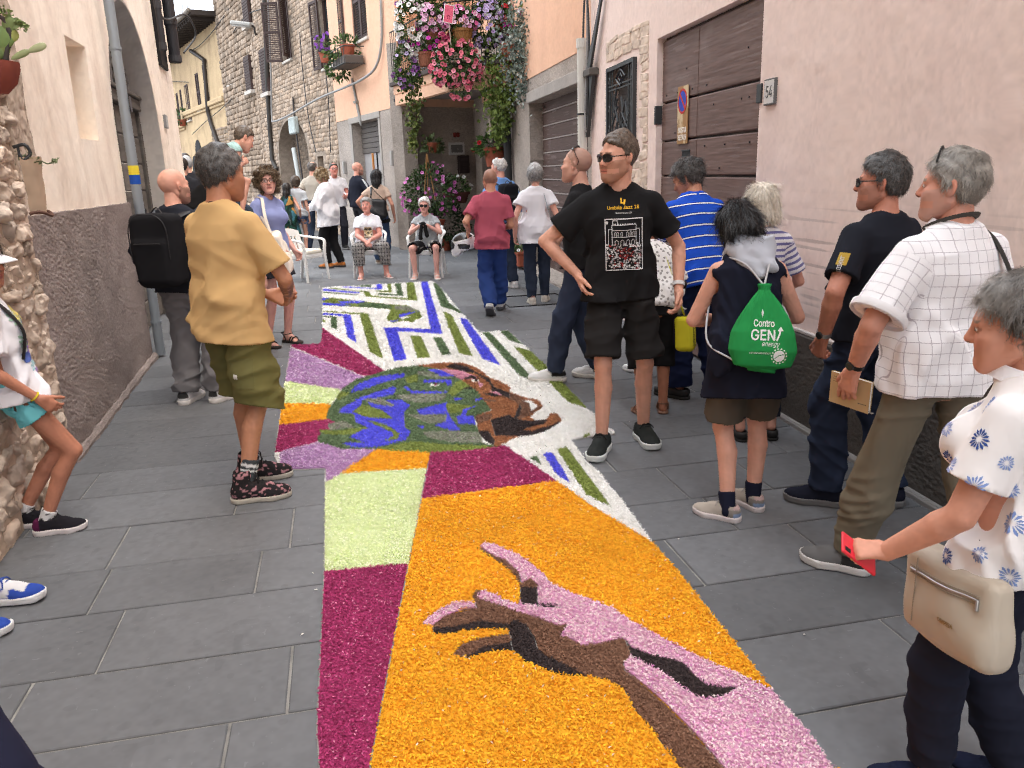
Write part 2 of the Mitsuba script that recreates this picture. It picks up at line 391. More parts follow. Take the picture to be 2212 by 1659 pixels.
        F.cone(s.neck+s.Rs@[0,-0.005,-0.04],s.headc+s.Rhead@[0,-0.022,-0.06],0.058 if s.sex == 'm' else 0.049,0.053 if s.sex == 'm' else 0.045,0.03)
        ms=[F.mesh(res)]
        if hands:
            for i in 'LR':
                h=s.hand_field(i);hr=max(0.0042,res*0.5);ms.append(h.mesh(hr))
        return ms
    def hand_field(s,i):
        H=Field();w,d,n=s.wri[i],s.hd[i],s.hn[i];t=np.cross(d,n) if i == 'R' else np.cross(n,d)
        c=s.p.get('curl'+i,28);sp=s.p.get('spread'+i,1.0);g=0.93 if s.sex == 'f' else 1.03
        f0=s.elb[i];H.cone(w-unit(w-f0)*0.035,w,s.arm_r[3]*0.98,s.arm_r[3]*0.92,0.015)
        for q,(o,L,r) in enumerate(((.030,.070,.0088),(.0105,.078,.009),(-.009,.072,.0086),(-.027,.057,.0078))):
            b=w+(d*0.088+t*o*sp-d*abs(o-0.008)*0.25)*g;H.cone(w+d*0.012*g+t*o*0.45*g,b,0.0145*g,0.0115*g,0.014)
            a,p=0.0,b
            for sgm,fr in enumerate((0.45,0.31,0.24)):
                a += math.radians((c+4*q)*(0.8,1.15,0.75)[sgm]);dd=d*math.cos(a)+n*math.sin(a)+t*(0.35*o/0.03*0.25*sp)
                p2=p+unit(dd)*L*fr*g;H.cone(p,p2,r*g*(1-0.08*sgm),r*g*(0.92-0.08*sgm),0.004 if sgm else 0.008);p=p2
        b=w+(d*0.022+t*0.020)*g;ta=s.p.get('thumb'+i,(0.72,0.55,0.35));td=unit(d*ta[0]+t*ta[1]+n*ta[2])
        p1=b+td*0.045*g;p2=p1+unit(td+0.35*d)*0.034*g;p3=p2+unit(td+0.6*d+0.2*n)*0.024*g
        H.cone(w+d*0.01,b,0.016*g,0.016*g,0.012).cone(b,p1,0.0155*g,0.0115*g,0.012).cone(p1,p2,0.0108*g,0.0098*g,0.004).cone(p2,p3,0.0098*g,0.008*g,0.003)
        return H
    # -------------------------------------------------------------- clothes
    def shirt(s,off=0.014,loose=0.5,hem=-0.06,sleeve=0.55,flare=0.022,neck=0.075,fold=0.009,seed=1,sleeveless=False,vneck=0.0,stretch=(1.2,1.2,0.55),slack=0.0):
        """sleeve: fraction of the upper arm covered (above 1: forearm too)"""
        off,loose,flare=off*.72,loose*.62,flare*.5;F=Field();lo,hi=s.torso_box(0.05,hem-0.06);F.add(s.torso(off,loose,hem-0.03,0.515),lo,hi,0.03);late=[]
        s.bust(F,off*0.8)
        a=s.arm_r;tor=s.Rt
        if hem < 0.08:
            for i in 'LR':
                q=(s.hip[i]-s.pel)*0.92+s.pel;F.cone(q+s.Rt@[0,0,0.10],q+unit(s.knee[i]-s.hip[i])*(0.03-hem),s.leg_r[0]*.92+off+.014,s.leg_r[0]*1.0+off+.026,0.03)
        for i in 'LR':
            sg=-1 if i == 'L' else 1
            F.cone(s.neck+s.Rs@[sg*0.035,-.002,-0.035],s.sho[i]+s.Rs@[-sg*0.03,-.004,0.0],0.043+off*0.9,0.044+off*0.9,0.035)
            if sleeveless:
                F.cone(s.sho[i]+s.Rs@[-sg*.05,0,.0],s.sho[i]+s.Rs@[-sg*.035,0,-.01],a[0]+off*0.4,a[0]+off*0.4,0.03)
                F.cutcone(s.sho[i]+s.Rs@[sg*.005,0,.03],s.sho[i]+s.Rs@[sg*.012,0,-.085],a[0]+0.008,a[0]+0.006,0.004)
                continue
            e=s.elb[i];fr=min(sleeve,1.0);end=s.sho[i]*(1-fr)+e*fr
            r1=a[0]*(1-fr)+a[1]*fr+off+flare
            F.cone(s.sho[i],end,a[0]+off,r1,0.025)
            if sleeve > 1:
                e2=e*(2-sleeve)+s.wri[i]*(sleeve-1);F.cone(e,e2,r1,a[2]*0.8+off+flare*0.5,0.02);d=unit(s.wri[i]-e);end=e2
            else:d=unit(e-s.sho[i])
            box_lo,box_hi=end-0.13,end+0.13
            late.append((lambda x,y,z,P=f_plane(end,-d),C=f_cone(s.sho[i]*0.6+end*0.4,end+d*0.10,0.085+flare,0.105+flare):np.maximum(P(x,y,z),C(x,y,z)),np.minimum(box_lo,end+d*.1-.12),np.maximum(box_hi,end+d*.1+.12)))
        if fold:
            fl=folds(seed,27,fold*1.25,stretch);f2=folds(seed+50,55,fold*0.6,stretch)
            def wf(x,y,z):
                u,v,w=s.tloc(x,y,z);m=np.clip(1.2-w/0.5,0.30,1.0);return (fl(x,y,z)+f2(x,y,z))*m
            F.warp(wf)
        if slack:F.warp(waves(seed+9,14,slack,4))
        hp=s.pel+s.Rt@[0,0,hem];HP=f_plane(hp,s.Rt[:,2]);F.cut(lambda x,y,z:HP(x,y,z)+0.004*np.sin(14*x+9*y),None,None,0)
        for c_,l_,h_ in late:F.cut(c_,l_,h_,0.0)
        for i in 'LR':
            if not sleeveless:F.cutcone(s.sho[i]*0.45+s.elb[i]*0.55,s.elb[i] if sleeve <= 1 else s.elb[i]*0.3+s.wri[i]*0.7,a[1]+0.006,a[1]+0.006)
        nb=s.neck+s.Rs@[0,0.012,0.012];F.cutcone(nb+s.Rs@[0,0.012,0],nb+s.Rs@[0,0.03+vneck*0.3,0.12],neck-0.012,neck+0.03)
        if vneck:F.cutcone(nb+s.Rs@[0,0.07,-vneck],nb+s.Rs@[0,0.09,0.05],0.01,0.07)
        return F
    def trousers(s,off=0.010,waist=0.07,length=2.0,flare=0.012,fold=0.006,seed=2,cuff=None,seat=0.0):
        """length: 1 = knee, 2 = ankle"""
        F=Field();lo,hi=s.torso_box(0.05,-.14,waist+.03);F.add(s.torso(min(off,.006),0,-0.11,waist),lo,hi,0.03);late=[]
        l=s.leg_r
        for i in 'LR':
            h=s.hip[i];k=s.knee[i];a=s.ank[i]
            fr=min(length,1.0);r1=(l[0]*(1-fr)+l[1]*fr)+off+flare*fr
            F.cone(h+unit(k-h)*0.03,h*(1-fr)+k*fr,l[0]*.90+min(off,.008)+seat*.5+0.002,r1,0.03)
            if length > 1:
                fr=length-1;e=k*(1-fr)+a*fr;r2=max(l[2]*(1-fr)+l[3]*fr,l[3])+off+flare
                m=k*0.6+a*0.4;
                if fr > 0.5:F.cone(k,m,r1,l[2]+off+flare*0.9,0.012).cone(m,e,l[2]+off+flare*0.9,r2,0.008)
                else:F.cone(k,e,r1,r2,0.012)
                d=unit(a-k)
            else:e=h*(1-length)+k*length;d=unit(k-h)
            late.append((lambda x,y,z,P=f_plane(e,-d),C=f_cone(e-d*0.12,e+d*0.12,0.13,0.15):np.maximum(P(x,y,z),C(x,y,z)),e-0.28,e+0.28))
        if fold:
            f1=folds(seed,26,fold,(.8,.8,1.0));f2=folds(seed+31,58,fold*0.6,(0.5,0.5,1.6))
            def wf(x,y,z):
                w=s.tloc(x,y,z)[2];return (f1(x,y,z)+f2(x,y,z))*np.clip((.0-w)/.09,0,1)
            F.warp(wf)
        for c_,l_,h_ in late:F.cut(c_,l_,h_,0.0)
        for i in 'LR':
            h,k,a=s.hip[i],s.knee[i],s.ank[i]
            if length <= 1:e=h*(1-length)+k*length;d=unit(k-h);r=l[0]*(1-length)+l[1]*length
            else:e=k*(2-length)+a*(length-1);d=unit(a-k);r=l[2]*(2-length)+l[3]*(length-1)
            F.cutcone(e-d*0.10,e+d*0.05,r+0.006+flare*0.3,r+0.007+flare*0.5)
        return F

# ------------------------------------------------------------------ head
def head_field(sex='m',ears=True):
    F=Field();f=sex == 'f'
    F.ell((0,-.014,.028),(.076,.098,.09),k=.02)
    F.ell((0,.028,-.045),(.056 if f else .060,.064,.074),k=.035)
    F.cone((-.012,.074,-.098),(.012,.074,-.098),.019 if f else .023,.019 if f else .023,.03)
    for sg in (-1,1):
        F.cone((sg*.051,.0,-.055),(sg*.018,.072,-.1),.016 if f else .02,.015,.035)
        F.ell((sg*.043,.058,-.022),(.024,.024,.02),k=.03)
        F.ell((sg*.032,.066,-.052),(.022,.024,.03),k=.03)
        if ears:F.ell((sg*.079,-.006,-.006),(.009,.019,.032),rot('z',sg*22)@rot('x',12),k=.008)
        if ears:F.cut(f_ell((sg*.088,-.002,-.002),(.007,.010,.018),rot('z',sg*22)),np.array([sg*.088-.02,-.03,-.03]),np.array([sg*.088+.02,.03,.03]),.004)
    F.cone((-.036,.077,.022),(.036,.077,.022),.013,.013,.02)
    for sg in (-1,1):F.cut(f_ell((sg*.031,.104,.002),(.018,.014,.012)),np.array([sg*.031-.025,.08,-.02]),np.array([sg*.031+.025,.13,.025]),.012)
    for sg in (-1,1):F.ell((sg*.031,.0785,.002),(.0145,.0145,.0125),k=.003)
    F.cone((0,.086,.014),(0,.108,-.026),.0075,.0115,.014)
    for sg in (-1,1):F.cone((sg*.010,.096,-.030),(sg*.004,.104,-.031),.0085,.007,.007)
    F.cone((-.019,.083,-.0605),(.019,.083,-.0605),.0055,.0055,.006).cone((-.007,.088,-.0605),(.007,.088,-.0605),.006,.006,.006)
    F.cone((-.015,.083,-.0715),(.015,.083,-.0715),.0068,.0068,.006).cone((-.004,.086,-.0715),(.004,.086,-.0715),.0065,.0065,.006)
    return F
_heads={}
def head_mesh(sex,res):
    k=(sex,res)
    if k not in _heads:_heads[k]=head_field(sex).mesh(res)
    return _heads[k]
def head_colours(V,skin,lips,brow,iris=(.05,.035,.02),stubble=None,scalp=None,seed=0):
    c=np.tile(np.asarray(skin,float),(len(V),1));x,y,z=V.T
    n=meshkit.fbm(V*22+seed*3,3,seed)[:,None];c=c*(0.86+0.28*n)
    red=(np.exp(-((np.abs(x)-.042)/.02)**2-((z+.028)/.022)**2)*(y > .03)+np.exp(-(x/.016)**2-((z+.03)/.02)**2)*(y > .09)+0.7*(np.abs(x) > .073))[:,None]*0.35
    c=c*(1-red)+c*np.array([1.12,.78,.74])*red
    def put(m,col,w=1.0):c[m]=c[m]*(1-w)+np.asarray(col)*w
    put((np.abs(z+.0655-.0012*np.cos(x*90)) < .0115) & (np.abs(x) < .025-(.25*np.abs(z+.0655))) & (y > .079),lips,0.75)
    put((np.abs(z+.066) < .0018) & (np.abs(x) < .024) & (y > .08),np.asarray(lips)*0.3,0.8)
    bz=.0235+.05*np.maximum(0,.03-np.abs(np.abs(x)-.03))-.0015
    put((np.abs(z-bz) < .0048) & (np.abs(x) > .012) & (np.abs(x) < .049) & (y > .055),brow,0.8)
    ex=np.abs(x)-.031;e2=np.hypot(ex/.0125,(z-.002)/.0062)
    put((e2 < 1) & (y > .08),(.62,.58,.55));put((np.hypot(ex,z-.002) < .0056) & (y > .08),iris)
    put((e2 >= 1) & (e2 < 1.5) & (y > .075),np.asarray(skin)*0.45,0.6)
    put((np.hypot(np.abs(x)-.008,z+.036) < .0045) & (y > .09),np.asarray(skin)*.25,.8)
    if stubble is not None:
        col,w=stubble;m=(z < -.045+.03*np.abs(x)/.06) & (y > -.012) & (np.abs(z+.0655) > .0125);m |= (z < -.03) & (np.abs(x) > .045) & (y > -.01) & (y < .05);put(m,col,w)
    if scalp is not None:
        col,w=scalp;m=hairline(x,y,z) > 0;put(m,col,w)
    return np.clip(c,0.004,0.95)
def hairline(x,y,z,up=0.0,nape=-0.07):
    h=np.interp(y,[-.12,-.06,-.028,-.018,.012,.022,.045,.07,.10],[nape,nape+.004,-.04,-.012,-.008,.03,.052,.072,.078])
    return z-h-up*np.clip((y+.02)/.08,0,1)
def skull(e,dz=0.0):return f_ell((0,-.014,.028+dz),(.076+e,.098+e,.09+e))
def hair_field(style,seed=1,vol=1.0):
    F=Field();r=np.random.default_rng(seed);L,H=np.array([-.16,-.2,-.3]),np.array([.16,.16,.2])
    def cutline(up=0.0,nape=-0.07):F.cut(lambda x,y,z:hairline(x+0*y,y+0*x,z,up,nape)*0.8+0*x,None,None,.012)
    if style in ('short','crop','balding'):
        e={'short':.014,'crop':.008,'balding':.010}[style]*vol
        F.add(skull(e),L*.6,H*.7,0)
        F.add(f_ell((0,-.012,.05),(.07,.09,.072+e*1.6)),L*.6,H*.7,.02)
        cutline(0.004 if style != 'balding' else .0)
        if style == 'balding':F.cut(f_ell((0,-.02+.01,.125),(.05,.075,.05)),L,H,.01)
        F.warp(waves(seed,60,.0022*vol,6,(1,1,.8)));F.warp(waves(seed+3,190,.0016*vol,6))
    elif style == 'wavy':
        F.add(skull(.02*vol),L*.7,H*.8,0)
        for i in range(46):
            d=r.normal(size=3);d /= np.linalg.norm(d);p=np.array([0,-.014,.028])+d*np.array([.078,.1,.094])
            if hairline(*p[:,None])[0] > -0.002:F.ell(p,tuple(r.uniform(.016,.026,3)*vol),k=.012)
        cutline(0.006);F.warp(waves(seed,75,.005,6));F.warp(waves(seed+3,170,.0022,6))
    elif style == 'curly':
        F.add(skull(.02),L*.7,H*.8,0)
        for i in range(130):
            d=r.normal(size=3);d /= np.linalg.norm(d);p=np.array([0,-.02,.0])+d*np.array([.10,.112,.125])*r.uniform(.9,1.06)
            if p[1] > .035 and p[2] < .07 or p[2] < -.11:continue
            F.ell(p,tuple(r.uniform(.016,.030,3)),k=.008)
        F.cut(f_ell((0,.075,-.03),(.062,.075,.095)),L,H,.01)
        F.warp(waves(seed,110,.006,6));F.warp(waves(seed+3,220,.003,6))
    elif style in ('bob','long','fbob'):
        F.add(skull(.022*vol),L*.7,H*.8,0)
        if style == 'bob':F.cone((0,-.03,.03),(0,-.045,-.07),.098,.085*vol,.03)
        elif style == 'fbob':F.cone((0,-.03,.04),(0,-.035,-.055),.105,.098*vol,.03)
        else:
            F.cone((0,-.03,.03),(0,-.06,-.10),.092,.08,.03).cone((0,-.06,-.1),(0,-.075,-.30),.078,.055,.03)
            F.lo[2] -= .1
        F.cut(f_ell((0,.085,-.035),(.06,.085,.10)),L*2,H,.012)
        F.cut(lambda x,y,z:(z+(.105 if style == 'bob' else .10 if style == 'fbob' else .33)+.02*np.sin(x*60)+0*y),None,None,.01)
        F.warp(waves(seed,60,.004,6,(1.6,1.6,.25)));F.warp(waves(seed+3,190,.0025,6,(1.5,1.5,.2)))
    return F
def strands(V,N,col,n,length,width,seed,crown=(0,-.05,.12),lift=.15,wave=.0,gravity=.3):
    """loose hairs lying over the hair as thin ribbons; V, N in the head's frame"""
    r=np.random.default_rng(seed);i=r.integers(0,len(V),n);p=V[i].copy();nn=N[i]
    f=p-np.asarray(crown);f[:,2] -= gravity*.1;f += r.normal(size=f.shape)*.02;f -= nn*(f*nn).sum(1,keepdims=True);f /= np.maximum(np.linalg.norm(f,axis=1,keepdims=True),1e-6)
    L=length*r.uniform(.5,1.3,(n,1));K=4;side=np.cross(nn,f);W=width*r.uniform(.6,1.3,(n,1));vs,ph=[],r.uniform(0,6,(n,1))
    p=p-nn*.001
    for k in range(K):
        t=k/(K-1);q=p+f*L*t+nn*(lift*L*t*(1-.8*t))+side*np.sin(ph+t*4)*wave*L-np.array([0,0,1])*(gravity*L*t*t*.4)
        w=W*(1-.75*t)*.5;vs += [q-side*w,q+side*w]
    V2=np.stack(vs,1).reshape(-1,3);b=np.arange(n)[:,None]*2*K;F=[]
    for k in range(K-1):F.append(b+np.array([[2*k,2*k+1,2*k+3]]));F.append(b+np.array([[2*k,2*k+3,2*k+2]]))
    C=np.repeat(np.clip(np.asarray(col)[i]*r.uniform(.6,1.7,(n,1)),.003,.9),2*K,0)
    return V2,np.vstack(F),C
# ------------------------------------------------------------------ shoes, in the foot's frame (toe +y, ankle above the origin, sole at z = 0)
_shoe_cache={}
def shoe_parts(kind,res=0.007):
    k=(kind,res)
    if k in _shoe_cache:return _shoe_cache[k]
    def foot2d(grow=0.0):
        pts=[((0,-.035),.036),((.0,.04),.034),((.004,.11),.046),((-.004,.155),.038)]
        def f(x,y):
            d=9.
            for (a,ra),(b,rb) in zip(pts[:-1],pts[1:]):
                ba=(b[0]-a[0],b[1]-a[1]);t=np.clip(((x-a[0])*ba[0]+(y-a[1])*ba[1])/(ba[0]**2+ba[1]**2),0,1)
                d=np.minimum(d,np.hypot(x-a[0]-t*ba[0],y-a[1]-t*ba[1])-(ra+(rb-ra)*t))
            return d-grow
        return f
    th={'sneaker':.034,'hitop':.026,'loafer':.02,'sandal':.024,'slip':.022,'flip':.018}[kind]
    def sole(x,y,z):
        rise=np.clip((y-.12)/.1,0,1)**2*.016*(kind in ('sneaker',));d=foot2d(.008)(x,y);zz=z-rise
        w=np.maximum(np.abs(zz-th/2)-th/2,0*d);d=d-.12*np.clip(zz,0,.03)
        return np.maximum(d,np.abs(zz-th/2)-th/2)
    S=Field();S.add(sole,(-.06,-.09,-.005),(.06,.21,.055));out={'sole':S.mesh(res)}
    if kind in ('sneaker','hitop','loafer','slip'):
        U=Field();lowc=kind in ('loafer','slip')
        U.cone((0,-.036,.05),(0,.09,.044),.039,.036,.02).ell((.001,.135,.034),(.044,.066,.034),k=.02)
        U.ell((.002,.10,.032),(.047,.06,.03),k=.02)
        U.cone((0,.02,.06),(0,.085,.055),.034,.028,.03)
        top=.075 if lowc else (.105 if kind == 'sneaker' else .165)
        U.cone((0,-.03,.05),(0,-.024 if kind != 'hitop' else -.012,top-.03),.040,.041 if kind != 'hitop' else .046,.02)
        if not lowc:U.cone((0,.01,.08),(0,.055,.062),.035,.028,.02)
        U.cut(lambda x,y,z:z-th*.75+0*x+0*y,None,None,0)
        sl=.25 if kind == 'sneaker' else 0.1
        U.cut(lambda x,y,z:(top-z)+sl*(np.clip(y,-.05,.05)-0*.02)+0*x,(-.1,-.1,top-.04),(.1,.075,top+.1),.004)
        U.cutcone((0,-.015,th+.02),(0,-.012,.25),.033,.037)
        out['upper']=U.mesh(res)
        if kind in ('sneaker','hitop'):
            ls=[]
            for q in range(5 if kind == 'sneaker' else 7):
                y=.105-.016*q;z=.068+.0085*q if kind == 'sneaker' else .066+.0135*q
                ls.append(tube(curve([(-.024,y-.006,z-.012),(-.008,y,z+.002),(.010,y+.003,z+.002),(.026,y-.004,z-.012)],9),.0032,5))
            for sg in (-1,1):ls.append(tube(curve([(0,.03,ls and .11 if kind == 'sneaker' else .15),(sg*.022,.05,.105 if kind == 'sneaker' else .14),(sg*.04,.055,.085 if kind == 'sneaker' else .12)],9),.003,5))
            m=cat(ls);out['laces']=(np.asarray(m.vertices),np.asarray(m.faces))
    else:
        st=[]
        def strap(p,r=.009):st.append(tube(curve(p,12),r,6,flat=.45))
        if kind == 'sandal':
            strap([(-.05,.095,.02),(-.03,.10,.055),(.0,.105,.064),(.03,.10,.055),(.05,.085,.02)]);strap([(-.05,.06,.02),(-.03,.07,.06),(0,.085,.068),(.03,.095,.055),(.05,.10,.02)])
            strap([(-.042,.01,.03),(-.044,-.02,.085),(-.03,-.06,.095),(0,-.075,.095),(.03,-.06,.095),(.044,-.02,.085),(.042,.01,.03)]);strap([(-.042,.0,.085),(-.02,.045,.095),(.02,.045,.095),(.042,.0,.085)])
        else:
            strap([(-.047,.04,.02),(-.03,.07,.055),(.004,.12,.05)],.010);strap([(.047,.04,.02),(.03,.07,.055),(.004,.12,.05)],.010);strap([(-.045,.05,.025),(-.02,.075,.064),(.02,.075,.064),(.045,.05,.025)],.012)
        m=cat(st);out['upper']=(np.asarray(m.vertices),np.asarray(m.faces))
    _shoe_cache[k]=out;return out
# ------------------------------------------------------------------ a dressed figure
SKIN={'fair':lin(212,168,150),'mid':lin(200,150,128),'tan':lin(165,110,86),'brown':lin(140,92,70),'pink':lin(205,146,128)}
def mottle(V,col,seed=0,amp=.10,freq=9.0):
    n=meshkit.fbm(np.asarray(V)*freq+seed*7.3,3,seed)[:,None]-.5
    return np.clip(np.asarray(col)*(1+2*amp*n),.002,.95)
class Figure:
    """spec: label, pos (ground), heading (degrees clockwise from up the street), H, body, skin, face, hair, wear, shoes, res"""
    def __init__(s,**k):
        s.k=k;s.b=Body(k.get('sex','m'),k.get('fat',0.0),**k.get('body',{}));s.sc=k['H']/1.75;a=math.radians(k['heading'])
        s.R=np.array([[math.cos(a),math.sin(a),0],[-math.sin(a),math.cos(a),0],[0,0,1.0]]);s.pos=np.array([k['pos'][0],k['pos'][1],k.get('z',0.0)])
        s.res=k.get('res',.011)/s.sc;s.fields={};s.out=[];s.seed=sum(map(ord,k['label'])) % 997
    def W(s,v):return s.pos+(np.asarray(v)*s.sc)@s.R.T
    def Wd(s,v):return np.asarray(v)@s.R.T
    def emit(s,name,V,F,matname,color=None,uv=None,parent=None,smooth=True,label=None,stuff=False):
        s.out.append((name,parent,tm(s.W(V),F),matname,smooth,uv,color,label,stuff))
    def headW(s,V):return s.b.headc+np.asarray(V)@s.b.Rhead.T*s.hs
    def build(s):
        k,b=s.k,s.b
        if 'aim' in k:s.pos=s.pos+CAM+ray(*k['aim'][:2])*k['aim'][2]-s.W(b.headc)
        if 'aimx' in k:
            for _ in range(4):
                w=s.W(b.headc);d=ray(k['aimx'],700);t=math.hypot(w[0]-CAM[0],w[1]-CAM[1])/math.hypot(d[0],d[1]);s.pos[:2] += (CAM+d*t-w)[:2]
        s.hs=k.get('headsize',1.0)*(0.97 if b.sex == 'f' else 1.0);skin=np.asarray(SKIN.get(k.get('skin','mid'),k.get('skin')) if isinstance(k.get('skin','mid'),str) else k['skin'])
        shoes=k.get('shoes');bare=shoes and shoes[0] in ('sandal','flip')
        ms=b.skin(s.res,feet=bare or not shoes,hands=k.get('hands',True))
        skin=skin*np.array([1.10,1.16,1.2]);V=[m[0] for m in ms];C=[mottle(v,mottle(v,skin,1,.14,14),2,.10,75) for v in V]
        if k.get('limbs'):
            for i,v in enumerate(V):C[i]=k['limbs'](b,v,C[i])
        hm=head_mesh(b.sex,k.get('head_res',max(.0042,s.res*.5)));hv=s.headW(hm[0])
        f=k.get('face',{});hc=head_colours(hm[0],skin*f.get('tone',1.0),f.get('lips',skin*np.array([.85,.5,.5])),f.get('brow',(.04,.03,.02)),stubble=f.get('stubble'),scalp=f.get('scalp'),seed=s.seed)
        V.append(hv);C.append(hc);Fs,n=[],0
        for v,ff in zip(V,[m[1] for m in ms]+[hm[1]]):Fs.append(ff+n);n += len(v)
        s.emit('',np.vstack(V),np.vstack(Fs),VSKIN,np.vstack(C))
        if k.get('hair'):
            h=k['hair'];fld=hair_field(h['style'],s.seed,h.get('vol',1.0));v,ff=fld.mesh(max(.004,s.res*.55));col=np.asarray(h['col'],float)
            nrm=vnormals(v,ff);st=meshkit.fbm(v*np.array([90,90,30])+s.seed,3,s.seed)[:,None];c=np.clip(col*(.45+1.1*st),.003,.9)
            if 'col2' in h:
                w=np.clip(h['mix'](v),0,1)[:,None];c=c*(1-w)+np.asarray(h['col2'])*(.5+st)*w
            n=h.get('n',0)
            if n:
                v2,f2,c2=strands(v,nrm,c,n,h.get('len',.05),h.get('w',.0028),s.seed,lift=h.get('lift',.12),wave=h.get('wave',.04),gravity=h.get('grav',.3),crown=h.get('crown',(0,-.05,.12)))
                ff=np.vstack([ff,f2+len(v)]);v=np.vstack([v,v2]);c=np.vstack([c,c2])
            s.emit('hair',s.headW(v),ff,VHAIR,c)
        for w in k.get('wear',[]):
            name,kind,args,col=w[:4];opt=w[4] if len(w) > 4 else {};a=dict(args);a.setdefault('seed',s.seed+len(name))
            fld=getattr(b,kind)(**a);s.fields[name]=fld
            if 'fix' in opt:opt['fix'](b,fld)
            v,ff=fld.mesh(opt.get('res',k.get('cloth_res',k.get('res',.011)*.9)/s.sc));uv=None;c=None;m=VCLOTH
            if isinstance(col,str):m=col;uv=s.cloth_uv(v,sleeves=kind == 'shirt',legs=kind == 'trousers')
            elif callable(col):c=np.clip(col(b,v),.002,.92)
            else:c=mottle(v,col,s.seed,opt.get('amp',.09),opt.get('freq',7))
            s.emit(name,v,ff,m,c,uv)
        if shoes and shoes[0] != 'none':
            kind,up,so=shoes[:3];lc=shoes[3] if len(shoes) > 3 else None;P=shoe_parts(kind,max(.006,s.res*.7));g=k.get('shoe',1.05)*(0.93 if b.sex == 'f' else 1.0)
            for i in 'LR':
                Rf=rot('z',b.footyaw[i])@rot('x',b.footpitch[i])
                def put(v):
                    v=np.array(v)*np.array([-1 if i == 'L' else 1,1,1]);return b.ank[i]+(v*g-np.array([0,0,.085]))@Rf.T
                fl=(lambda q:q[:,::-1]) if i == 'L' else (lambda q:q)
                nm={'sandal':'sandal','flip':'flip_flop','slip':'slipper'}.get(kind,'shoe')
                v,ff=P['upper'];c=np.clip(up(v),.003,.9) if callable(up) else mottle(v,up,s.seed,.12,20)
                s.emit(nm,put(v),fl(ff),VCLOTH if kind not in ('loafer',) else VSKIN,c)
                v,ff=P['sole'];c=np.clip(so(v),.003,.9) if callable(so) else mottle(v,so,s.seed,.1,20);s.emit('sole',put(v),fl(ff),VMATTE,c,parent=-1)
                if 'laces' in P and lc is not None:v,ff=P['laces'];s.emit('laces',put(v),fl(ff),VMATTE,mottle(v,lc,1),parent=-2)
                if len(shoes) > 4:shoes[4](s,i,put,fl)
        for e in k.get('extra',[]):e(s)
        return s
    def cloth_uv(s,v,sleeves=True,legs=False):
        b=s.b;u,w,z=b.tloc(*np.asarray(v,float).T);th=np.arctan2(u,-w+.0);uu=np.where(np.abs(u) < .6,u+0.0,u);U=np.stack([np.sign(u)*np.sqrt(u*u+0.25*np.minimum(np.abs(w),.2)**2*(np.abs(u) > .1)),z],1)
        U[:,0]=u+.35*np.sign(u)*np.maximum(np.abs(u)-.12,0);back=w < 0
        if sleeves:
            for i in 'LR':
                sg=-1 if i == 'L' else 1;d=unit(b.elb[i]-b.sho[i]);q=np.asarray(v)-b.sho[i];t=q@d;r=np.linalg.norm(q-t[:,None]*d,axis=1)
                m=(sg*u > (.135 if b.sex == 'f' else .155)*b.p.get('shoulders',1.0)) & (t > .02) & (r < .11) & (t < .5)
                e1=unit(np.cross(d,[0,1,.2]));e2=np.cross(d,e1);a=np.arctan2(q@e2,q@e1)
                U[m]=np.stack([a[m]*.06+2.0*sg,.40-t[m]],1)
        return U
    def register(s):
        k=s.k;key=thing(k.get('name','person'),k['label'],'person',k.get('group'));s.key=key;last={}
        if k.get('name','person') != 'person':labels[key]['category']='person'
        for name,parent,m,mn,smooth,uv,col,lab,stuff in s.out:
            if name == '':
                scene[key]=mikit.ply(m,mn,smooth,uv,col);continue
            par=key
            if parent in (-1,-2):par=last['shoe']
            elif isinstance(parent,str):par=last.get(parent,key)
            q=part(name,par,m,mn,smooth,uv,col,stuff,lab);last[name]=q
            if name in ('shoe','sandal','flip_flop','slipper'):last['shoe']=q
        return key
    # ------------------------------------------------------------ things worn and prints
    def on_cloth(s,garment,o,n,up,V2,lift=.002,far=.12):
        """lays the flat points V2 (x right, y up, z off the cloth), seen from n, onto a garment; o in the figure's own metres"""
        n=unit(n);up=np.asarray(up,float);up=unit(up-n*(up@n));rt=np.cross(up,n);V2=np.asarray(V2,float);F=s.fields[garment]
        p=np.asarray(o)+V2[:,:1]*rt+V2[:,1:2]*up+n*far;t=np.zeros(len(p));
        for _ in range(26):t += np.clip(F.at(p-n*t[:,None]),-.02,.05)*.8;
        t=np.clip(t,0,far+.15);return p-n*(t-lift-V2[:,2])[:,None]
    def print_on(s,garment,name,o,n,up,mesh,matname,color=None,lift=.002,parent=None,stuff=False,far=.12):
        m=mesh.subdivide_to_size(.012/s.sc,max_iter=12) if len(mesh.faces) < 6000 else mesh
        if isinstance(m,tuple):m=trimesh.Trimesh(*m,process=False)
        v=s.on_cloth(garment,o,n,up,m.vertices,lift,far);rt=None
        c=None if color is None else np.tile(np.asarray(color,float),(len(v),1))
        s.emit(name,v,np.asarray(m.faces),matname,c,parent=garment,smooth=False,stuff=stuff)
    def solid(s,name,m,matname,color=None,parent=None,smooth=30):
        s.emit(name,np.asarray(m.vertices),np.asarray(m.faces),matname,None if color is None else np.tile(np.asarray(color,float),(len(m.vertices),1)),parent=parent,smooth=smooth if color is None else True)
    def head_solid(s,name,m,matname,smooth=30):s.emit(name,s.headW(m.vertices),np.asarray(m.faces),matname,smooth=smooth)
def flat(shape,z=0.0,h=.0012):
    m=extrude(shape,h);m.apply_translation((0,0,z));return m
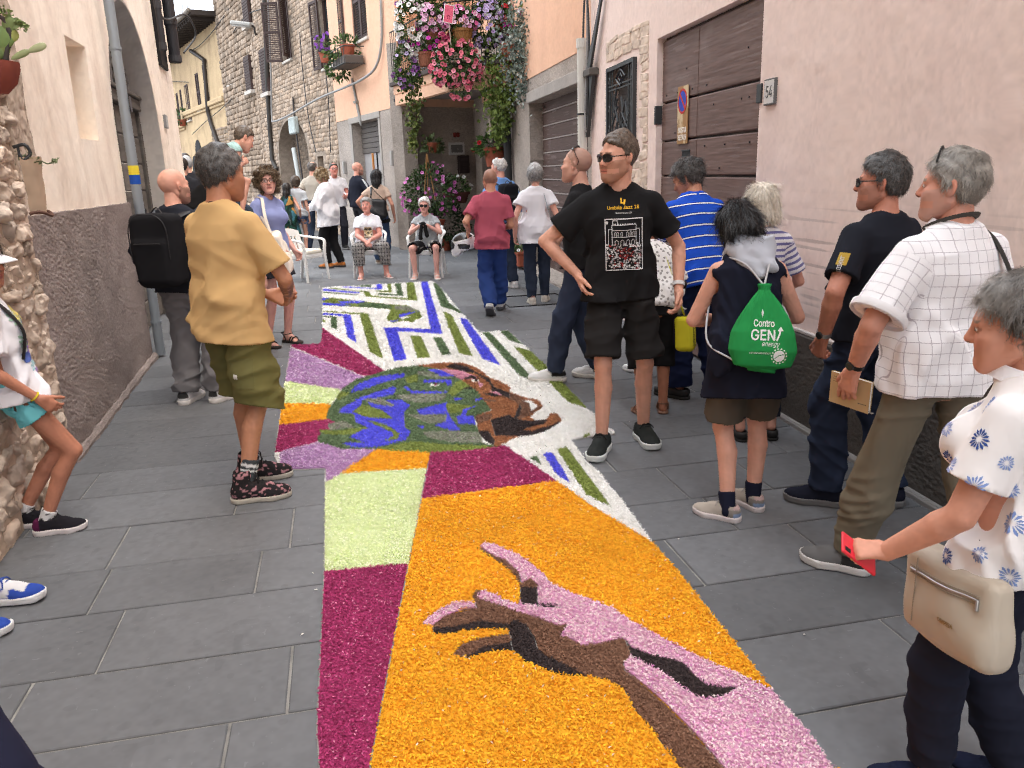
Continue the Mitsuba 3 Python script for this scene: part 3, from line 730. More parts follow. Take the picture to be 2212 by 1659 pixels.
def glasses(s,lens,framecol,tint=None,up=0.0,size=1.0,sun=False):
    """spectacles on the face (up > 0: pushed onto the head)"""
    fr,ln=[],[]
    R=rot('x',0) if not up else rot('x',62);o=np.array([0,.0,0]) if not up else np.array([0,-.03,.03])
    for sg in (-1,1):
        a=np.linspace(0,2*math.pi,20,endpoint=False);q=np.stack([sg*.033+.0255*size*np.sign(np.cos(a))*np.abs(np.cos(a))**.75,.103-.018*(np.abs(np.cos(a)*0.0255+sg*.033*sg)-.03)*8*.2+a*0,.002+.0175*size*np.sign(np.sin(a))*np.abs(np.sin(a))**.8],1)
        q[:,1]=.106-6.5*np.maximum(np.abs(q[:,0])-.012,0)**2*1.2
        fr.append(tube(q,.0026 if sun else .0019,5,closed=True));ln.append(tm(np.vstack([q,q.mean(0)+[0,.002,0]]),[[i,(i+1) % 20,20] for i in range(20)]))
        fr.append(tube([(sg*.057,.094,.008),(sg*.073,.08,.009),(sg*.0815,.03,.009),(sg*.083,-.005,.012),(sg*.082,-.03,-.008)],.0028 if sun else .0018,5))
    fr.append(tube([(-.01,.105,.006),(0,.1075,.009),(.01,.105,.006)],.0025,5));m=cat(fr);l=cat(ln);f=lambda v:np.asarray(v)@R.T+o
    s.emit('sunglasses' if sun else 'glasses',s.headW(f(m.vertices)),m.faces,framecol,smooth=30)
    s.emit('lens',s.headW(f(l.vertices)),l.faces,lens,smooth=False,parent='sunglasses' if sun else 'glasses')
def wristband(s,side,r,band,face=None,name='watch',back=.035,fr=.017,wd=.011):
    b=s.b;d=unit(b.elb[side]-b.wri[side]);o=b.wri[side]+d*back;n=-b.hn[side];t=np.cross(d,n);a=np.linspace(0,2*math.pi,18,endpoint=False);ms=[]
    q=o+np.cos(a)[:,None]*n*r+np.sin(a)[:,None]*t*r
    V=np.vstack([q+d*wd,q-d*wd]);V2=o+(V-o-(V-o)@np.outer(d,d))*1.10+(V-o)@np.outer(d,d);k=np.arange(18);j=(k+1) % 18
    Vv=np.vstack([V,V2]);F=np.vstack([np.stack([k,j,j+18,k+18],1),np.stack([k+36,k+54,j+54,j+36],1),np.stack([k,k+36,j+36,j],1),np.stack([k+18,j+18,j+54,k+54],1)])
    s.emit(name,Vv,np.vstack([F[:,[0,1,2]],F[:,[0,2,3]]]),band,smooth=30)
    if face:
        m=lathe([(0,0),(fr,0),(fr,.009),(fr*.85,.011),(0,.011)],20);Rm=frame(n,d);s.emit('watch_face',m.vertices@Rm.T+o+n*r*.98,m.faces,face,smooth=30,parent=name)
# ------------------------------------------------------------------ things carried
def f_rbox(c,R,half,r):
    M=np.asarray(R).T;h=np.asarray(half,float)-r
    def f(x,y,z):
        x,y,z=x-c[0],y-c[1],z-c[2];q=[np.abs(M[i,0]*x+M[i,1]*y+M[i,2]*z)-h[i] for i in range(3)]
        return np.sqrt(sum(np.maximum(v,0)**2 for v in q))+np.minimum(np.maximum(np.maximum(q[0],q[1]),q[2]),0)-r
    return f
def rb(F,c,R,half,r,k=.01):
    e=np.abs(np.asarray(R))@np.asarray(half,float);return F.add(f_rbox(np.asarray(c,float),R,half,r),np.asarray(c)-e,np.asarray(c)+e,k)
def tint(m,col,amp=.06):return mottle(np.asarray(m.vertices),col,3,amp,12)
def prop(s,name,label,cat_,field,col,res=.010,rough_mat=None,group=None):
    v,f=field.mesh(res);m=tm(s.W(v),f);k=thing(name,label,cat_,group);scene[k]=mikit.ply(m,rough_mat or VCLOTH,True,None,mottle(v,col,3,.07,12));return k
def sub(s,parent,name,m,matn,smooth=30):return part(name,parent,trimesh.Trimesh(s.W(m.vertices),m.faces,process=False),matn,smooth)
def strap(pts,w=.018,t=.25):return tube(curve(pts,20),w,6,flat=t)
def backpack(s,label,col,half=(.155,.075,.235),z=.27,back=-.205,matn=None,straps=True):
    b=s.b;c=b.pel+b.Rt@[0,back,z];R=b.Rt@rot('x',4);F=Field();rb(F,c,R,half,.055);rb(F,c+R@[0,-half[1]*.75,-half[2]*.28],R,(half[0]*.82,.05,half[2]*.62),.04,.02);F.warp(waves(5,18,.004,4))
    k=prop(s,'backpack',label,'backpack',F,col,.011);mt=mat((.022,.022,.024),.55)
    sub(s,k,'zip',tube(curve([c+R@[x*half[0]*.86,-half[1]-.012,z_*half[2]] for x,z_ in ((-1,-.2),(-.98,.6),(-.6,.93),(0,.99),(.6,.93),(.98,.6),(1,-.2))],24),.004,5),mt);sub(s,k,'zip',tube([c+R@[x*half[0]*.6,-half[1]-.038,half[2]*.22] for x in (-1,0,1)],.004,5),mt)
    sub(s,k,'handle',tube(curve([c+R@[-.05,.02,half[2]-.01],c+R@[0,.03,half[2]+.035],c+R@[.05,.02,half[2]-.01]],10),.008,6,flat=.5),mt)
    if straps:
        for i,sg in (('L',-1),('R',1)):
            sh=b.sho[i]+b.Rs@[-sg*.045,0,.062];sub(s,k,'strap',strap([c+R@[sg*.08,half[1]*.6,half[2]*.8],sh+b.Rs@[0,-.04,.0],sh+b.Rs@[0,.03,-.005],b.pel+b.Rs@[sg*.125,.135,b.L*.66],b.pel+b.Rs@[sg*.165,.10,b.L*.5],b.pel+b.Rs@[sg*.19,-.02,b.L*.33],c+R@[sg*half[0]*.8,half[1]*.5,-half[2]*.6]],.026,.22),mt)
    sub(s,k,'side_strap',strap([c+R@[-half[0],0,.06],c+R@[-half[0]-.03,0,.05],c+R@[-half[0]-.035,0,.0]],.012,.3),mt);sub(s,k,'side_strap',strap([c+R@[-half[0]*.9,0,-half[2]*.7],c+R@[-half[0]-.03,-.02,-half[2]*.85]],.012,.3),mt)
    return k
def phone(s,i,label,col,n_off=.018,d_off=.09,half=(.036,.074,.0045),along=0.55,ydir=None):
    b=s.b;d,n=b.hd[i],b.hn[i];t=np.cross(d,n) if i == 'R' else np.cross(n,d);c=b.wri[i]+d*d_off+n*n_off;y=unit(d*along+t*(1-along) if ydir is None else ydir);z=unit(np.cross(np.cross(y,n),y));R=np.stack([np.cross(y,z),y,z],1);F=Field();rb(F,c,R,half,.004)
    v,f=F.mesh(.0032);k=thing('phone',label,'phone');scene[k]=mikit.ply(tm(s.W(v),f),mat(col,.35,spec=.5),True)
    m=bbox((-half[0]+.004,-half[1]+.006,half[2]),(half[0]-.004,half[1]-.006,half[2]+.0008));sub(s,k,'screen',move(m,R,c),'pane_mat');m=bbox((half[0]-.024,half[1]-.034,-half[2]-.001),(half[0]-.010,half[1]-.010,-half[2]));sub(s,k,'camera_lens',move(m,R,c),DARK)
    return k
# ------------------------------------------------------------------ ground
def m_slab(p,n,uv):
    f=fbm(p.x*3.1,p.y*3.1,0,4);g=fbm(p.x*38,p.y*38,3,2);st=smoothstep(.60,.78,fbm(p.x*1.3+7,p.y*1.3,5,4));sp=smoothstep(.80,.88,noise(p.x*21+4,p.y*21,2));wh=smoothstep(.93,.97,noise(p.x*60+9,p.y*60,4))
    v=uv.x*(.88+.24*f)*(.90+.20*g)*(1-.06*st)*(1-.08*sp)+.03*wh
    return mi.Color3f(v*.96,v*1.0,v*1.055)
procmat('slab_mat',m_slab,.62,.35,bump=lambda p,n,uv:fbm(p.x*46,p.y*46,0,3),scale=.0035,eps=.004)
procmat('mortar_mat',lambda p,n,uv:mi.Color3f(.23,.225,.21)*(.6+.8*fbm(p.x*17,p.y*17,1,3)),.95,.1)
def m_far(p,n,uv):
    y=p.y/.41;c=dr.floor(y);x=p.x/1.05+cell_rand(c,3)*1.0;fy,fx=y-c,x-dr.floor(x);j=dr.minimum(dr.minimum(fy,1-fy)*.41,dr.minimum(fx,1-fx)*1.05)
    t=.068+.03*cell_rand(dr.floor(x),c,5);v=t*(.75+.5*fbm(p.x*3.1,p.y*3.1,0,4));k=smoothstep(.004,.012,j)
    return mix(mi.Color3f(.15,.148,.14),mi.Color3f(v*.985,v,v*1.02),k)
procmat('far_paving_mat',m_far,.65,.3)
def ground():
    g=tm([(-60,-12,-.012),(60,-12,-.012),(60,90,-.012),(-60,90,-.012)],[[0,1,2,3]]);struct('ground',g,'mortar_mat')
    far=tm([(-40,18.8,0),(12,18.8,0),(12,80,0),(-40,80,0)],[[0,1,2,3]]);struct('street',far,'far_paving_mat')
    r=random.Random(5);pv=key_for('pavement');scene[pv]=mikit.ply(tm([(-2.3,.2,-.008),(3.6,.2,-.008),(3.6,18.8,-.008),(-2.3,18.8,-.008)],[[0,1,2,3]]),'mortar_mat');labels[pv]={'kind':'structure'}
    ys=[.2,.62,1.03,1.43,1.83,2.23,2.61,3.03,3.41,3.86,4.29,4.69,5.2,5.7]
    while ys[-1] < 18.6:ys.append(ys[-1]+r.uniform(.38,.46))
    ys[-1]=18.79;n=0
    near={2.23:[-1.9,-1.12,-.28,.95,1.22,2.1],2.61:[-1.7,-.93,.1,1.3,1.9],3.03:[-1.9,-1.07,-.45,.6,1.66,2.3],3.41:[-1.8,-1.1,-.33,.75,1.6,2.05]}
    for y0,y1 in zip(ys[:-1],ys[1:]):
        xs=list(near.get(y0,[]));e0=-2.3 if y0 > 3 else -2.3;e1=3.6
        if not xs:
            x=e0+r.uniform(.3,1.1)
            while x < e1-.3:xs.append(x);x += r.uniform(.75,1.35)
        xs=[e0]+xs+[e1]
        for x0,x1 in zip(xs[:-1],xs[1:]):
            g=r.uniform(.0035,.006);t=.132*r.uniform(.84,1.14);dz=r.uniform(-.0015,.0015);sk=r.uniform(-.004,.004)
            lo,hi=np.array([x0+g,y0+g,-.035]),np.array([x1-g,y1-g,dz]);b=.004
            v=[(lo[0],lo[1],-.03),(hi[0],lo[1],-.03),(hi[0],hi[1],-.03),(lo[0],hi[1],-.03),(lo[0],lo[1],dz-b),(hi[0],lo[1],dz-b),(hi[0],hi[1],dz-b),(lo[0],hi[1],dz-b),(lo[0]+b,lo[1]+b,dz),(hi[0]-b,lo[1]+b,dz),(hi[0]-b,hi[1]-b,dz),(lo[0]+b,hi[1]-b,dz)]
            f=[[i,(i+1) % 4,4+(i+1) % 4,4+i] for i in range(4)]+[[4+i,4+(i+1) % 4,8+(i+1) % 4,8+i] for i in range(4)]+[[8,9,10,11]]
            m=tm(v,f);part('slab',pv,m,'slab_mat',uv=np.tile([t,0.],(12,1)));n += 1
ground()
# a manhole cover of slabs in an iron frame
k=thing('manhole_cover','square paved manhole cover with a dark iron rim set in the paving','manhole cover')
a,b,c,d=G(1085,652)[:2],G(1238,628)[:2],G(1165,612)[:2],G(1108,622)[:2]
q=np.array([[1.95,9.35],[2.75,9.35],[2.75,10.15],[1.95,10.15]]);scene[k]=mikit.ply(tube([(*p,.004) for p in q],.012,4,closed=True,flat=.5),mat((.02,.02,.02),.6))
part('cover',k,bbox((1.965,9.365,.0),(2.735,10.135,.004)),'slab_mat',uv=np.tile([.10,0],(8,1)))

# ------------------------------------------------------------------ wall materials
def plaster(name,base,dirt,streak=1.0,low=None,sc=1.0,rough=.92):
    base,dirt=[float(x) for x in base],[float(x) for x in dirt]
    def fn(p,n,uv):
        h=p.x+p.y*.96+.25*fbm(p.x*3+p.y*3,p.z*2.2,6,3);a=fbm(h*1.1*sc,p.z*.5*sc,3,4);s=fbm(h*6.5*sc+.9*p.z,p.z*1.1*sc+2*fbm(h*2,p.z*2,0,2),8,4);g=fbm(h*30,p.z*30,p.x*3,3)
        b=fbm(p.x*2.6+p.y*2.6,p.z*1.5,p.x*3,4);w=dr.clip(streak*(.38*smoothstep(.45,.8,s)+.45*smoothstep(.48,.75,a)+.45*smoothstep(.50,.72,b)),0,1)
        c=mix(base,dirt,w)*(.90+.2*g)
        if low is not None:c=c*(1-.30*smoothstep(.70,.84,noise(p.y*2.1,p.z*42,3))*smoothstep(.55,.8,p.z)*smoothstep(1.5,1.1,p.z)*smoothstep(.4,.6,noise(p.y*1.3,1,2)));c=mix(c,[float(x) for x in low],smoothstep(1.5,.3,p.z+.5*a)*.5)
        return c
    return procmat(name,fn,rough,.15,bump=lambda p,n,uv:fbm((p.x+p.y)*7,p.z*7,p.x*2,4),scale=.012,eps=.012)
plaster('cream_plaster',(.82,.735,.63),(.60,.49,.40),.85)
plaster('pink_plaster',(.80,.655,.585),(.70,.55,.50),.5,low=(.62,.50,.49))
plaster('orange_plaster',(.70,.43,.29),(.60,.36,.25),.5)
plaster('yellow_plaster',(.52,.385,.23),(.36,.255,.16),1.0,sc=.6)
plaster('reveal_plaster',(.58,.54,.49),(.42,.385,.35),.8)
plaster('grey_stucco_smooth',(.34,.31,.28),(.25,.23,.21),.6)
def rough(name,base,var,bump=.02,f=26):
    base=[float(x) for x in base];var=[float(x) for x in var]
    def fn(p,n,uv):
        a=fbm(p.x*1.5,p.y*1.5,p.z*1.3,4);w=noise(p.x*f+5*noise(p.x*9,p.y*9,p.z*9),p.y*f,p.z*f);t=fbm(p.x*f*2.2,p.y*f*2.2,p.z*f*2.2,2)
        return mix(var,base,dr.clip(.25+.6*w+.5*(a-.5),0,1))*(.72+.56*t)*(.75+.5*a)
    return procmat(name,fn,.95,.1,bump=lambda p,n,uv:noise(p.x*f+5*noise(p.x*9,p.y*9,p.z*9),p.y*f,p.z*f)+.5*noise(p.x*f*2.3,p.y*f*2.3,p.z*f*2.3),scale=bump,eps=.006)
rough('roughcast_left',(.30,.25,.23),(.175,.145,.135),.012,60)
rough('roughcast_right',(.115,.105,.096),(.060,.054,.05),.010,70)
rough('roughcast_grey',(.40,.345,.30),(.26,.225,.195),.02,24)
procmat('rubble_mat',lambda p,n,uv:mi.Color3f(uv.x*1.12,uv.x*(.83+.10*uv.y),uv.x*(.60+.16*uv.y))*(.62+.76*fbm(p.x*14,p.y*14,p.z*14,4)),.95,.1,bump=lambda p,n,uv:fbm(p.x*30,p.y*30,p.z*30,3),scale=.02,eps=.006)
def m_wood(p,n,uv):
    g=fbm((p.x+p.y)*1.6,p.z*34,uv.y*9,4);h=fbm((p.x+p.y)*6,p.z*90,3,2);w=smoothstep(.62,.8,fbm((p.x+p.y)*2.2,p.z*2.2,uv.y*5,4));sc=smoothstep(.80,.86,noise((p.x+p.y)*2.5,p.z*55,7))
    c=mix((.125,.074,.062),(.172,.110,.092),g)*(.8+.4*h)*uv.x;return mix(c,(.22,.17,.155),.35*w+.35*sc)
procmat('brown_boards',m_wood,.55,.35,bump=lambda p,n,uv:fbm((p.x+p.y)*2,p.z*60,uv.y*9,4),scale=.006,eps=.004)
procmat('old_door_wood',lambda p,n,uv:mix((.085,.075,.066),(.165,.148,.130),fbm((p.x+p.y)*3,p.z*30,uv.y*7,4))*uv.x,.7,.25)
IRON=mat((.03,.032,.034),.45,.0,.5,name='iron_mat');DARK=mat((.012,.012,.013),.6,name='dark_mat');ZINC=mat((.30,.34,.37),.5,.35,name='zinc_mat');SHUT=mat((.060,.036,.032),.55,name='shutter_mat')
TERRA=mat(lin(150,82,62),.85,name='terracotta_mat');WIRE=mat((.06,.06,.062),.6,name='wire_mat');GREYC=mat((.32,.31,.30),.7,name='conduit_mat');STONE=mat((.50,.46,.41),.9,name='sill_mat');DARKROOF=mat((.045,.035,.03),.8,name='eave_mat')
scene['pane_mat']={'type':'twosided','nested':{'type':'principled','base_color':{'type':'rgb','value':[.02,.022,.025]},'roughness':.12,'specular':.6}}
TONE=lambda m,t,s=0.:np.tile([t,s],(len(m.vertices),1))
def wallmesh(W,outline,holes=(),thick=.3,off=0.0):
    """wall of thickness thick behind the face; outline and holes in (u, z)"""
    s=poly(outline)
    for h in holes:s=s.difference(poly(h))
    m=extrude(s,thick);m.apply_translation((0,0,off-thick));return W.world(m)
def wbox(W,u0,u1,z0,z1,o0,o1,bev=0.0):return W.world(bbox((u0,z0,o0),(u1,z1,o1),bev))
rect=lambda u0,u1,z0,z1:[(u0,z0),(u1,z0),(u1,z1),(u0,z1)]
def subdiv_noise(m,size,amp,freq,seed=0):
    v,f=trimesh.remesh.subdivide_to_size(np.asarray(m.vertices),np.asarray(m.faces),size);mm=trimesh.Trimesh(v,f,process=True);n=mm.vertex_normals
    return trimesh.Trimesh(mm.vertices+n*((meshkit.fbm(mm.vertices*freq,3,seed)-.5)*2*amp)[:,None],mm.faces,process=False)
_rock_base=trimesh.creation.icosphere(subdivisions=2)
_rocks=[]
for _i in range(10):
    v=np.asarray(_rock_base.vertices).copy();q=np.sign(v)*np.abs(v)**.62;q *= (1+.35*(meshkit.fbm(v*1.6+_i*5,3,_i)-.5))[:,None];_rocks.append((q,np.asarray(_rock_base.faces)))
_rock_lo=trimesh.creation.icosphere(subdivisions=1)
_rocks_lo=[]
for _i in range(14):
    v=np.asarray(_rock_lo.vertices).copy();q=np.sign(v)*np.abs(v)**.55;q *= (1+.4*(meshkit.fbm(v*1.3+_i*5,2,_i)-.5))[:,None];_rocks_lo.append((q,np.asarray(_rock_lo.faces)))
def rubble(W,u0,u1,z0,z1,size=(.16,.34),rowh=(.09,.17),seed=1,proud=.05,holes=(),lo=False,square=False,sink=.25,gap=.012,tone=(.30,.52)):
    """stones laid in uneven courses; returns list of (mesh, tone, tint)"""
    r=random.Random(seed);out=[];z=z0;H=[poly(h).buffer(.03) for h in holes];R=_rocks_lo if lo else _rocks
    while z < z1:
        h=min(r.uniform(*rowh),z1-z+.03);u=u0+r.uniform(-.1,0)
        while u < u1:
            w=r.uniform(*size);a,b=max(u,u0),min(u+w,u1)
            if b-a > .04 and not any(x.intersects(sbox(a+.02,z+.02,b-.02,z+h-.02)) for x in H):
                q,f=R[r.randrange(len(R))];q=np.sign(q)*np.abs(q)**.4*[.96,.96,.9] if square else q;s=np.array([(b-a)/2-gap*.2,h/2*r.uniform(.94,1.1)-gap*.2,proud*r.uniform(.7,1.3)]);v=q*s;c,sn=math.cos(t := r.uniform(-.12,.12)),math.sin(t)
                v=np.stack([v[:,0]*c-v[:,1]*sn+(a+b)/2,v[:,0]*sn+v[:,1]*c+z+h/2+r.uniform(-.01,.01),v[:,2]-proud*sink],1)
                out.append((W.world(trimesh.Trimesh(v,f,process=False)),r.uniform(*tone),r.uniform(0,.65)))
            u += w
        z += h*.98
    return out
def joined(stones):
    m=cat([s[0] for s in stones]);uv=np.vstack([TONE(*s) for s in stones]);return m,uv
def shutter(W,u0,u1,z0,z1,off=.03,angle=0.0,hinge='l',n=None):
    """louvred leaf; angle opens it on its hinge side"""
    w,h=abs(u1-u0),z1-z0;n=n or max(8,int(h/.055));ms=[bbox((0,0,0),(.05,h,.04)),bbox((w-.05,0,0),(w,h,.04)),bbox((.05,0,0),(w-.05,.07,.04)),bbox((.05,h-.07,0),(w-.05,h,.04)),bbox((.05,h*.48,0),(w-.05,h*.48+.06,.04))]
    for i in range(n):
        y=.07+(h-.14)*(i+.5)/n;b=bbox((.05,-.018,-.004),(w-.05,.018,.004));b=move(b,rot('x',-38),(0,y,.02));ms.append(b)
    m=cat(ms)
    if hinge == 'r':m=move(m,None,(-w,0,0));m=move(m,rot('y',angle),None);base=max(u0,u1)
    else:m=move(m,rot('y',-angle),None);base=min(u0,u1)
    return W.world(move(m,None,(base,z0,off)))
def window(W,parent,u0,u1,z0,z1,sill=True,deep=.14,closed=True,name='window'):
    f=part(name,parent,cat([wbox(W,u0,u0+.05,z0,z1,-deep,-deep+.05),wbox(W,u1-.05,u1,z0,z1,-deep,-deep+.05),wbox(W,u0+.05,u1-.05,z1-.05,z1,-deep,-deep+.05),wbox(W,(u0+u1)/2-.03,(u0+u1)/2+.03,z0+.05,z1-.05,-deep,-deep+.05),wbox(W,u0+.05,u1-.05,z0,z0+.05,-deep,-deep+.05)]),SHUT)
    part('pane',f,wbox(W,u0,u1,z0,z1,-deep-.02,-deep-.005),'pane_mat')
    if sill:part('sill',f,wbox(W,u0-.08,u1+.08,z0-.07,z0-.003,-deep+.06,.07,.01),STONE)
    if closed:
        m=(u0+u1)/2
        for k,(a,b) in enumerate(((u0,m-.004),(m+.004,u1))):part('shutter',f,shutter(W,a,b,z0,z1,-.05),SHUT)
    return f
def wire(pts,r=.012,name='cable',label='',matn=None,n=40,group=None,cat_='cable'):
    return solo(name,tube(curve(pts,n),r,6),matn or WIRE,label,cat_,group,smooth=True)

# ------------------------------------------------------------------ left: cream house with the arched doorway
WL=Wall(G(325,770),G(100,1060))
cream=thing('house','cream plastered house on the left with a tall arched doorway and a blind niche','house')
arc=[(-2.72,-.1)]+[(-1.36-1.36*math.cos(t),2.0+1.36*math.sin(t)) for t in np.linspace(0,math.pi,32)]+[(-.0,-.1)]
nic=[(.76,1.93),(1.385,1.92),(1.36,2.62),(.745,2.63)]
part('wall',cream,wallmesh(WL,rect(-4.53,3.06,-.1,8.0),[arc,nic],.30),'cream_plaster')
part('niche_back',cream,wbox(WL,.6,1.5,1.8,2.75,-.24,-.16),'cream_plaster')
Mc=wbox(WL,-4.53,-4.40,-.1,8.0,-6,-.30);part('end_wall',cream,Mc,'cream_plaster')
part('roof',cream,wbox(WL,-4.7,3.06,8.0,8.25,-6,.6),DARKROOF)
g=trimesh.creation.box((2.79,1.5,.06));plin=subdiv_noise(bbox((.05,-.05,0),(3.06,1.43,.035)),.07,.012,6,3)
pv_=np.asarray(plin.vertices);pv_[:,1] += np.where(pv_[:,1] > 1.3,.02*(pv_[:,0]-1.4)*.2,0);part('plinth',cream,WL.world(plin),'roughcast_left',smooth=40)
part('plinth',cream,wbox(WL,-4.53,-2.74,-.05,.7,.0,.03,.01),'roughcast_left')
ft=subdiv_noise(bbox((.0,-.05,.02),(3.05,.045,.075),.02),.06,.022,9,5);part('footing',cream,WL.world(ft),'roughcast_left',smooth=50)
_a=poly(arc);part('arch_reveal',cream,WL.world(move(extrude(_a.difference(_a.buffer(-.015)).intersection(sbox(-2.8,.0,.05,4)),.292),None,(0,0,-.297))),'reveal_plaster')
portal=key_for('door',cream)
rr=random.Random(3)
for j in range(8):
    for u0,u1 in ((-2.59,-1.37),(-1.35,-.13)):
        m=wbox(WL,u0,u1,.02+j*.298,.02+j*.298+.29,-.30,-.235+rr.uniform(-.004,.004),.012);part('plank',portal,m,'old_door_wood',uv=TONE(m,rr.uniform(.85,1.2),rr.random()))
scene[portal]=mikit.ply(m0 := cat([wbox(WL,-2.72,-2.60,0,2.40,-.30,-.20,.006),wbox(WL,-.12,0,0,2.40,-.30,-.20,.006),wbox(WL,-2.72,0,2.40,2.52,-.29,-.17,.008),wbox(WL,-2.72,0,2.52,2.56,-.29,-.14,.008)]),'old_door_wood',uv=TONE(m0,.8))
part('latch',portal,WL.world(cat([bbox((-2.25,1.24,-.235),(-2.02,1.258,-.215)),bbox((-2.27,1.20,-.235),(-2.25,1.30,-.21))])),IRON)
fan=part('fanlight',cream,wallmesh(WL,[(-1.36-1.36*math.cos(t),2.0+1.36*math.sin(t)) for t in np.linspace(.42,math.pi-.42,24)],[],.02,-.27),'pane_mat')
iw=[]
def spiral(c,r0,turns,a0,sg=1,n=26):
    t=np.linspace(0,1,n);a=a0+sg*t*turns*2*math.pi;rr_=r0*(1-.82*t);return np.stack([c[0]+rr_*np.cos(a),c[1]+rr_*np.sin(a),0*t-.225],1)
for sg in (-1,1):
    for cu,cz,r0 in ((.22,2.78,.15),(.60,2.76,.16),(.92,2.70,.12),(.28,3.06,.11)):
        iw.append(tube(spiral((-1.36+sg*cu,cz),r0,1.3,1.57,sg),.011,5));iw.append(tube(spiral((-1.36+sg*cu,cz+.02),r0*1.0,.9,-1.57,-sg),.010,5))
    iw.append(tube(curve([(-1.36+sg*.06,2.57,-.225),(-1.36+sg*.10,2.9,-.225),(-1.36,3.3,-.225)],12),.011,5))
iw.append(tube([(-1.36,2.57,-.225),(-1.36,3.34,-.225)],.012,5))
part('scroll_grille',fan,WL.world(cat(iw)),mat((.20,.19,.18),.5,.2),smooth=True)
pl=thing('plaque','small grey house number plaque beside the arched doorway','plaque');scene[pl]=mikit.ply(wbox(WL,-3.27,-3.08,2.24,2.40,.0,.03,.006),mat((.24,.24,.24),.5))
part('face',pl,wbox(WL,-3.255,-3.095,2.255,2.385,.03,.033),mat((.42,.41,.40),.6))
dp=thing('drainpipe','blue grey drainpipe on the cream wall with a yellow and blue band','drainpipe')
ax=WL.p(.035,0,.10);scene[dp]=mikit.ply(tube([ax+[0,0,z] for z in np.linspace(.02,8,30)],.042,16),ZINC,True)
for z in (1.0,2.72,.33,4.2):part('clamp',dp,tube([ax+[0,0,z-.012],ax+[0,0,z+.012]],.050,16),ZINC)
part('band',dp,tube([ax+[0,0,1.665],ax+[0,0,1.745]],.0445,16),mat(lin(225,205,60),.6),label='yellow upper stripe of the band');part('band',dp,tube([ax+[0,0,1.585],ax+[0,0,1.664]],.0445,16),mat(lin(30,80,170),.6),label='blue lower stripe of the band')
part('sticker',dp,WL.world(bbox((-.01,2.20,.152),(.05,2.33,.157))),mat((.08,.08,.09),.5))
for n_,u_,z0,lab in ((0,-3.93,3.10,'thick black drainpipe hanging at the far corner of the cream house'),(1,-2.85,3.10,'dark downpipe stub on the cream wall beside the arch')):
    dq=thing('downpipe',lab,'downpipe');a_=WL.p(u_,0,.14);scene[dq]=mikit.ply(tube([a_+[0,0,z] for z in (z0,z0+.5,8)],.072 if n_ == 0 else .036,14),mat((.035,.035,.04),.45),True)
    for z in (z0+.05,z0+.5,z0+1.0):part('collar',dq,tube([a_+[0,0,z-.04],a_+[0,0,z+.04]],.084 if n_ == 0 else .044,14),mat((.05,.05,.055),.5))
wire([WL.p(-2.9,3.9,.05),WL.p(-3.4,3.55,.12),WL.p(-4.3,3.75,.3),WL.p(-4.9,3.6,.35),WL.p(-4.5,3.3,.2)],.014,label='loop of black cable hanging at the corner of the cream house')
dk=thing('dark_panel','dark wooden shutter edge on the cream wall beyond the arch','shutter');scene[dk]=mikit.ply(wbox(WL,-3.95,-3.35,3.0,4.6,.0,.04,.01),DARK)

# ------------------------------------------------------------------ far left: rough stone house
WS=Wall(WL.p(3.06,0,.04),WL.p(6.5,0,.04))
sh=thing('house','rough pink stone house at the far left edge with bulging rubble masonry','house')
key_for('wall',sh)
mw=wallmesh(WS,rect(0,9.5,-.1,8),[],.35);scene[sh+'__wall']=mikit.ply(mw,'rubble_mat',uv=TONE(mw,.40,.6))
me=subdiv_noise(bbox((-.22,1.62,-.02),(.10,3.4,.03)),.05,.02,8,2);part('corner_render',sh,WS.world(me),'rubble_mat',uv=TONE(me,.36,.75),smooth=True)
for m,t,q in rubble(WS,.03,2.2,.0,2.6,(.10,.30),(.07,.17),9,.05,sink=.62,gap=.004,tone=(.34,.58)):
    v,f=trimesh.remesh.subdivide(np.asarray(m.vertices),np.asarray(m.faces));n=vnormals(v,f);v=v+n*((meshkit.fbm(v*15,4,4)-.5)*.085+(np.abs(meshkit.noise(v*38,2)-.5))*-.022)[:,None]
    m=trimesh.Trimesh(v,f,process=False);part('stone',sh,m,'rubble_mat',True,uv=TONE(m,t,q*.6+.75))

# ------------------------------------------------------------------ right: pink house
WR=Wall((2.72,3.75),(2.77,4.75))
pink=thing('house','pink plastered house on the right with a wide brown board door and a grilled window','house')
door_h,win_h=rect(1.33,3.36,-.1,2.68),rect(3.93,4.87,1.70,2.61)
part('wall',pink,wallmesh(WR,rect(-7.5,5.62,-.1,8.2),[door_h,win_h],.32),'pink_plaster')
part('end_wall',pink,wbox(WR,5.50,5.62,-.1,8.2,-4,-.32),'pink_plaster');part('roof',pink,wbox(WR,-7.5,5.8,8.2,8.45,-5,.6),DARKROOF)
pm=subdiv_noise(bbox((-7.5,-.05,.0),(1.31,.575,.03),.008),.12,.006,7,2);part('plinth',pink,WR.world(pm),'roughcast_right',smooth=40)
part('plinth_ledge',pink,wbox(WR,-7.5,1.31,.577,.600,.0,.022,.005),mat((.50,.46,.43),.9));part('plinth_ledge',pink,wbox(WR,-7.5,1.31,-.02,.03,.03,.075,.01),mat((.24,.23,.22),.9))
bd=key_for('door',pink);m0=wbox(WR,1.33,3.36,-.05,2.68,-.14,-.085);scene[bd]=mikit.ply(m0,'brown_boards',uv=TONE(m0,.25))
rr=random.Random(8);zs=[.02,.35,.65,.93,1.22,1.515,1.815,2.14,2.665]
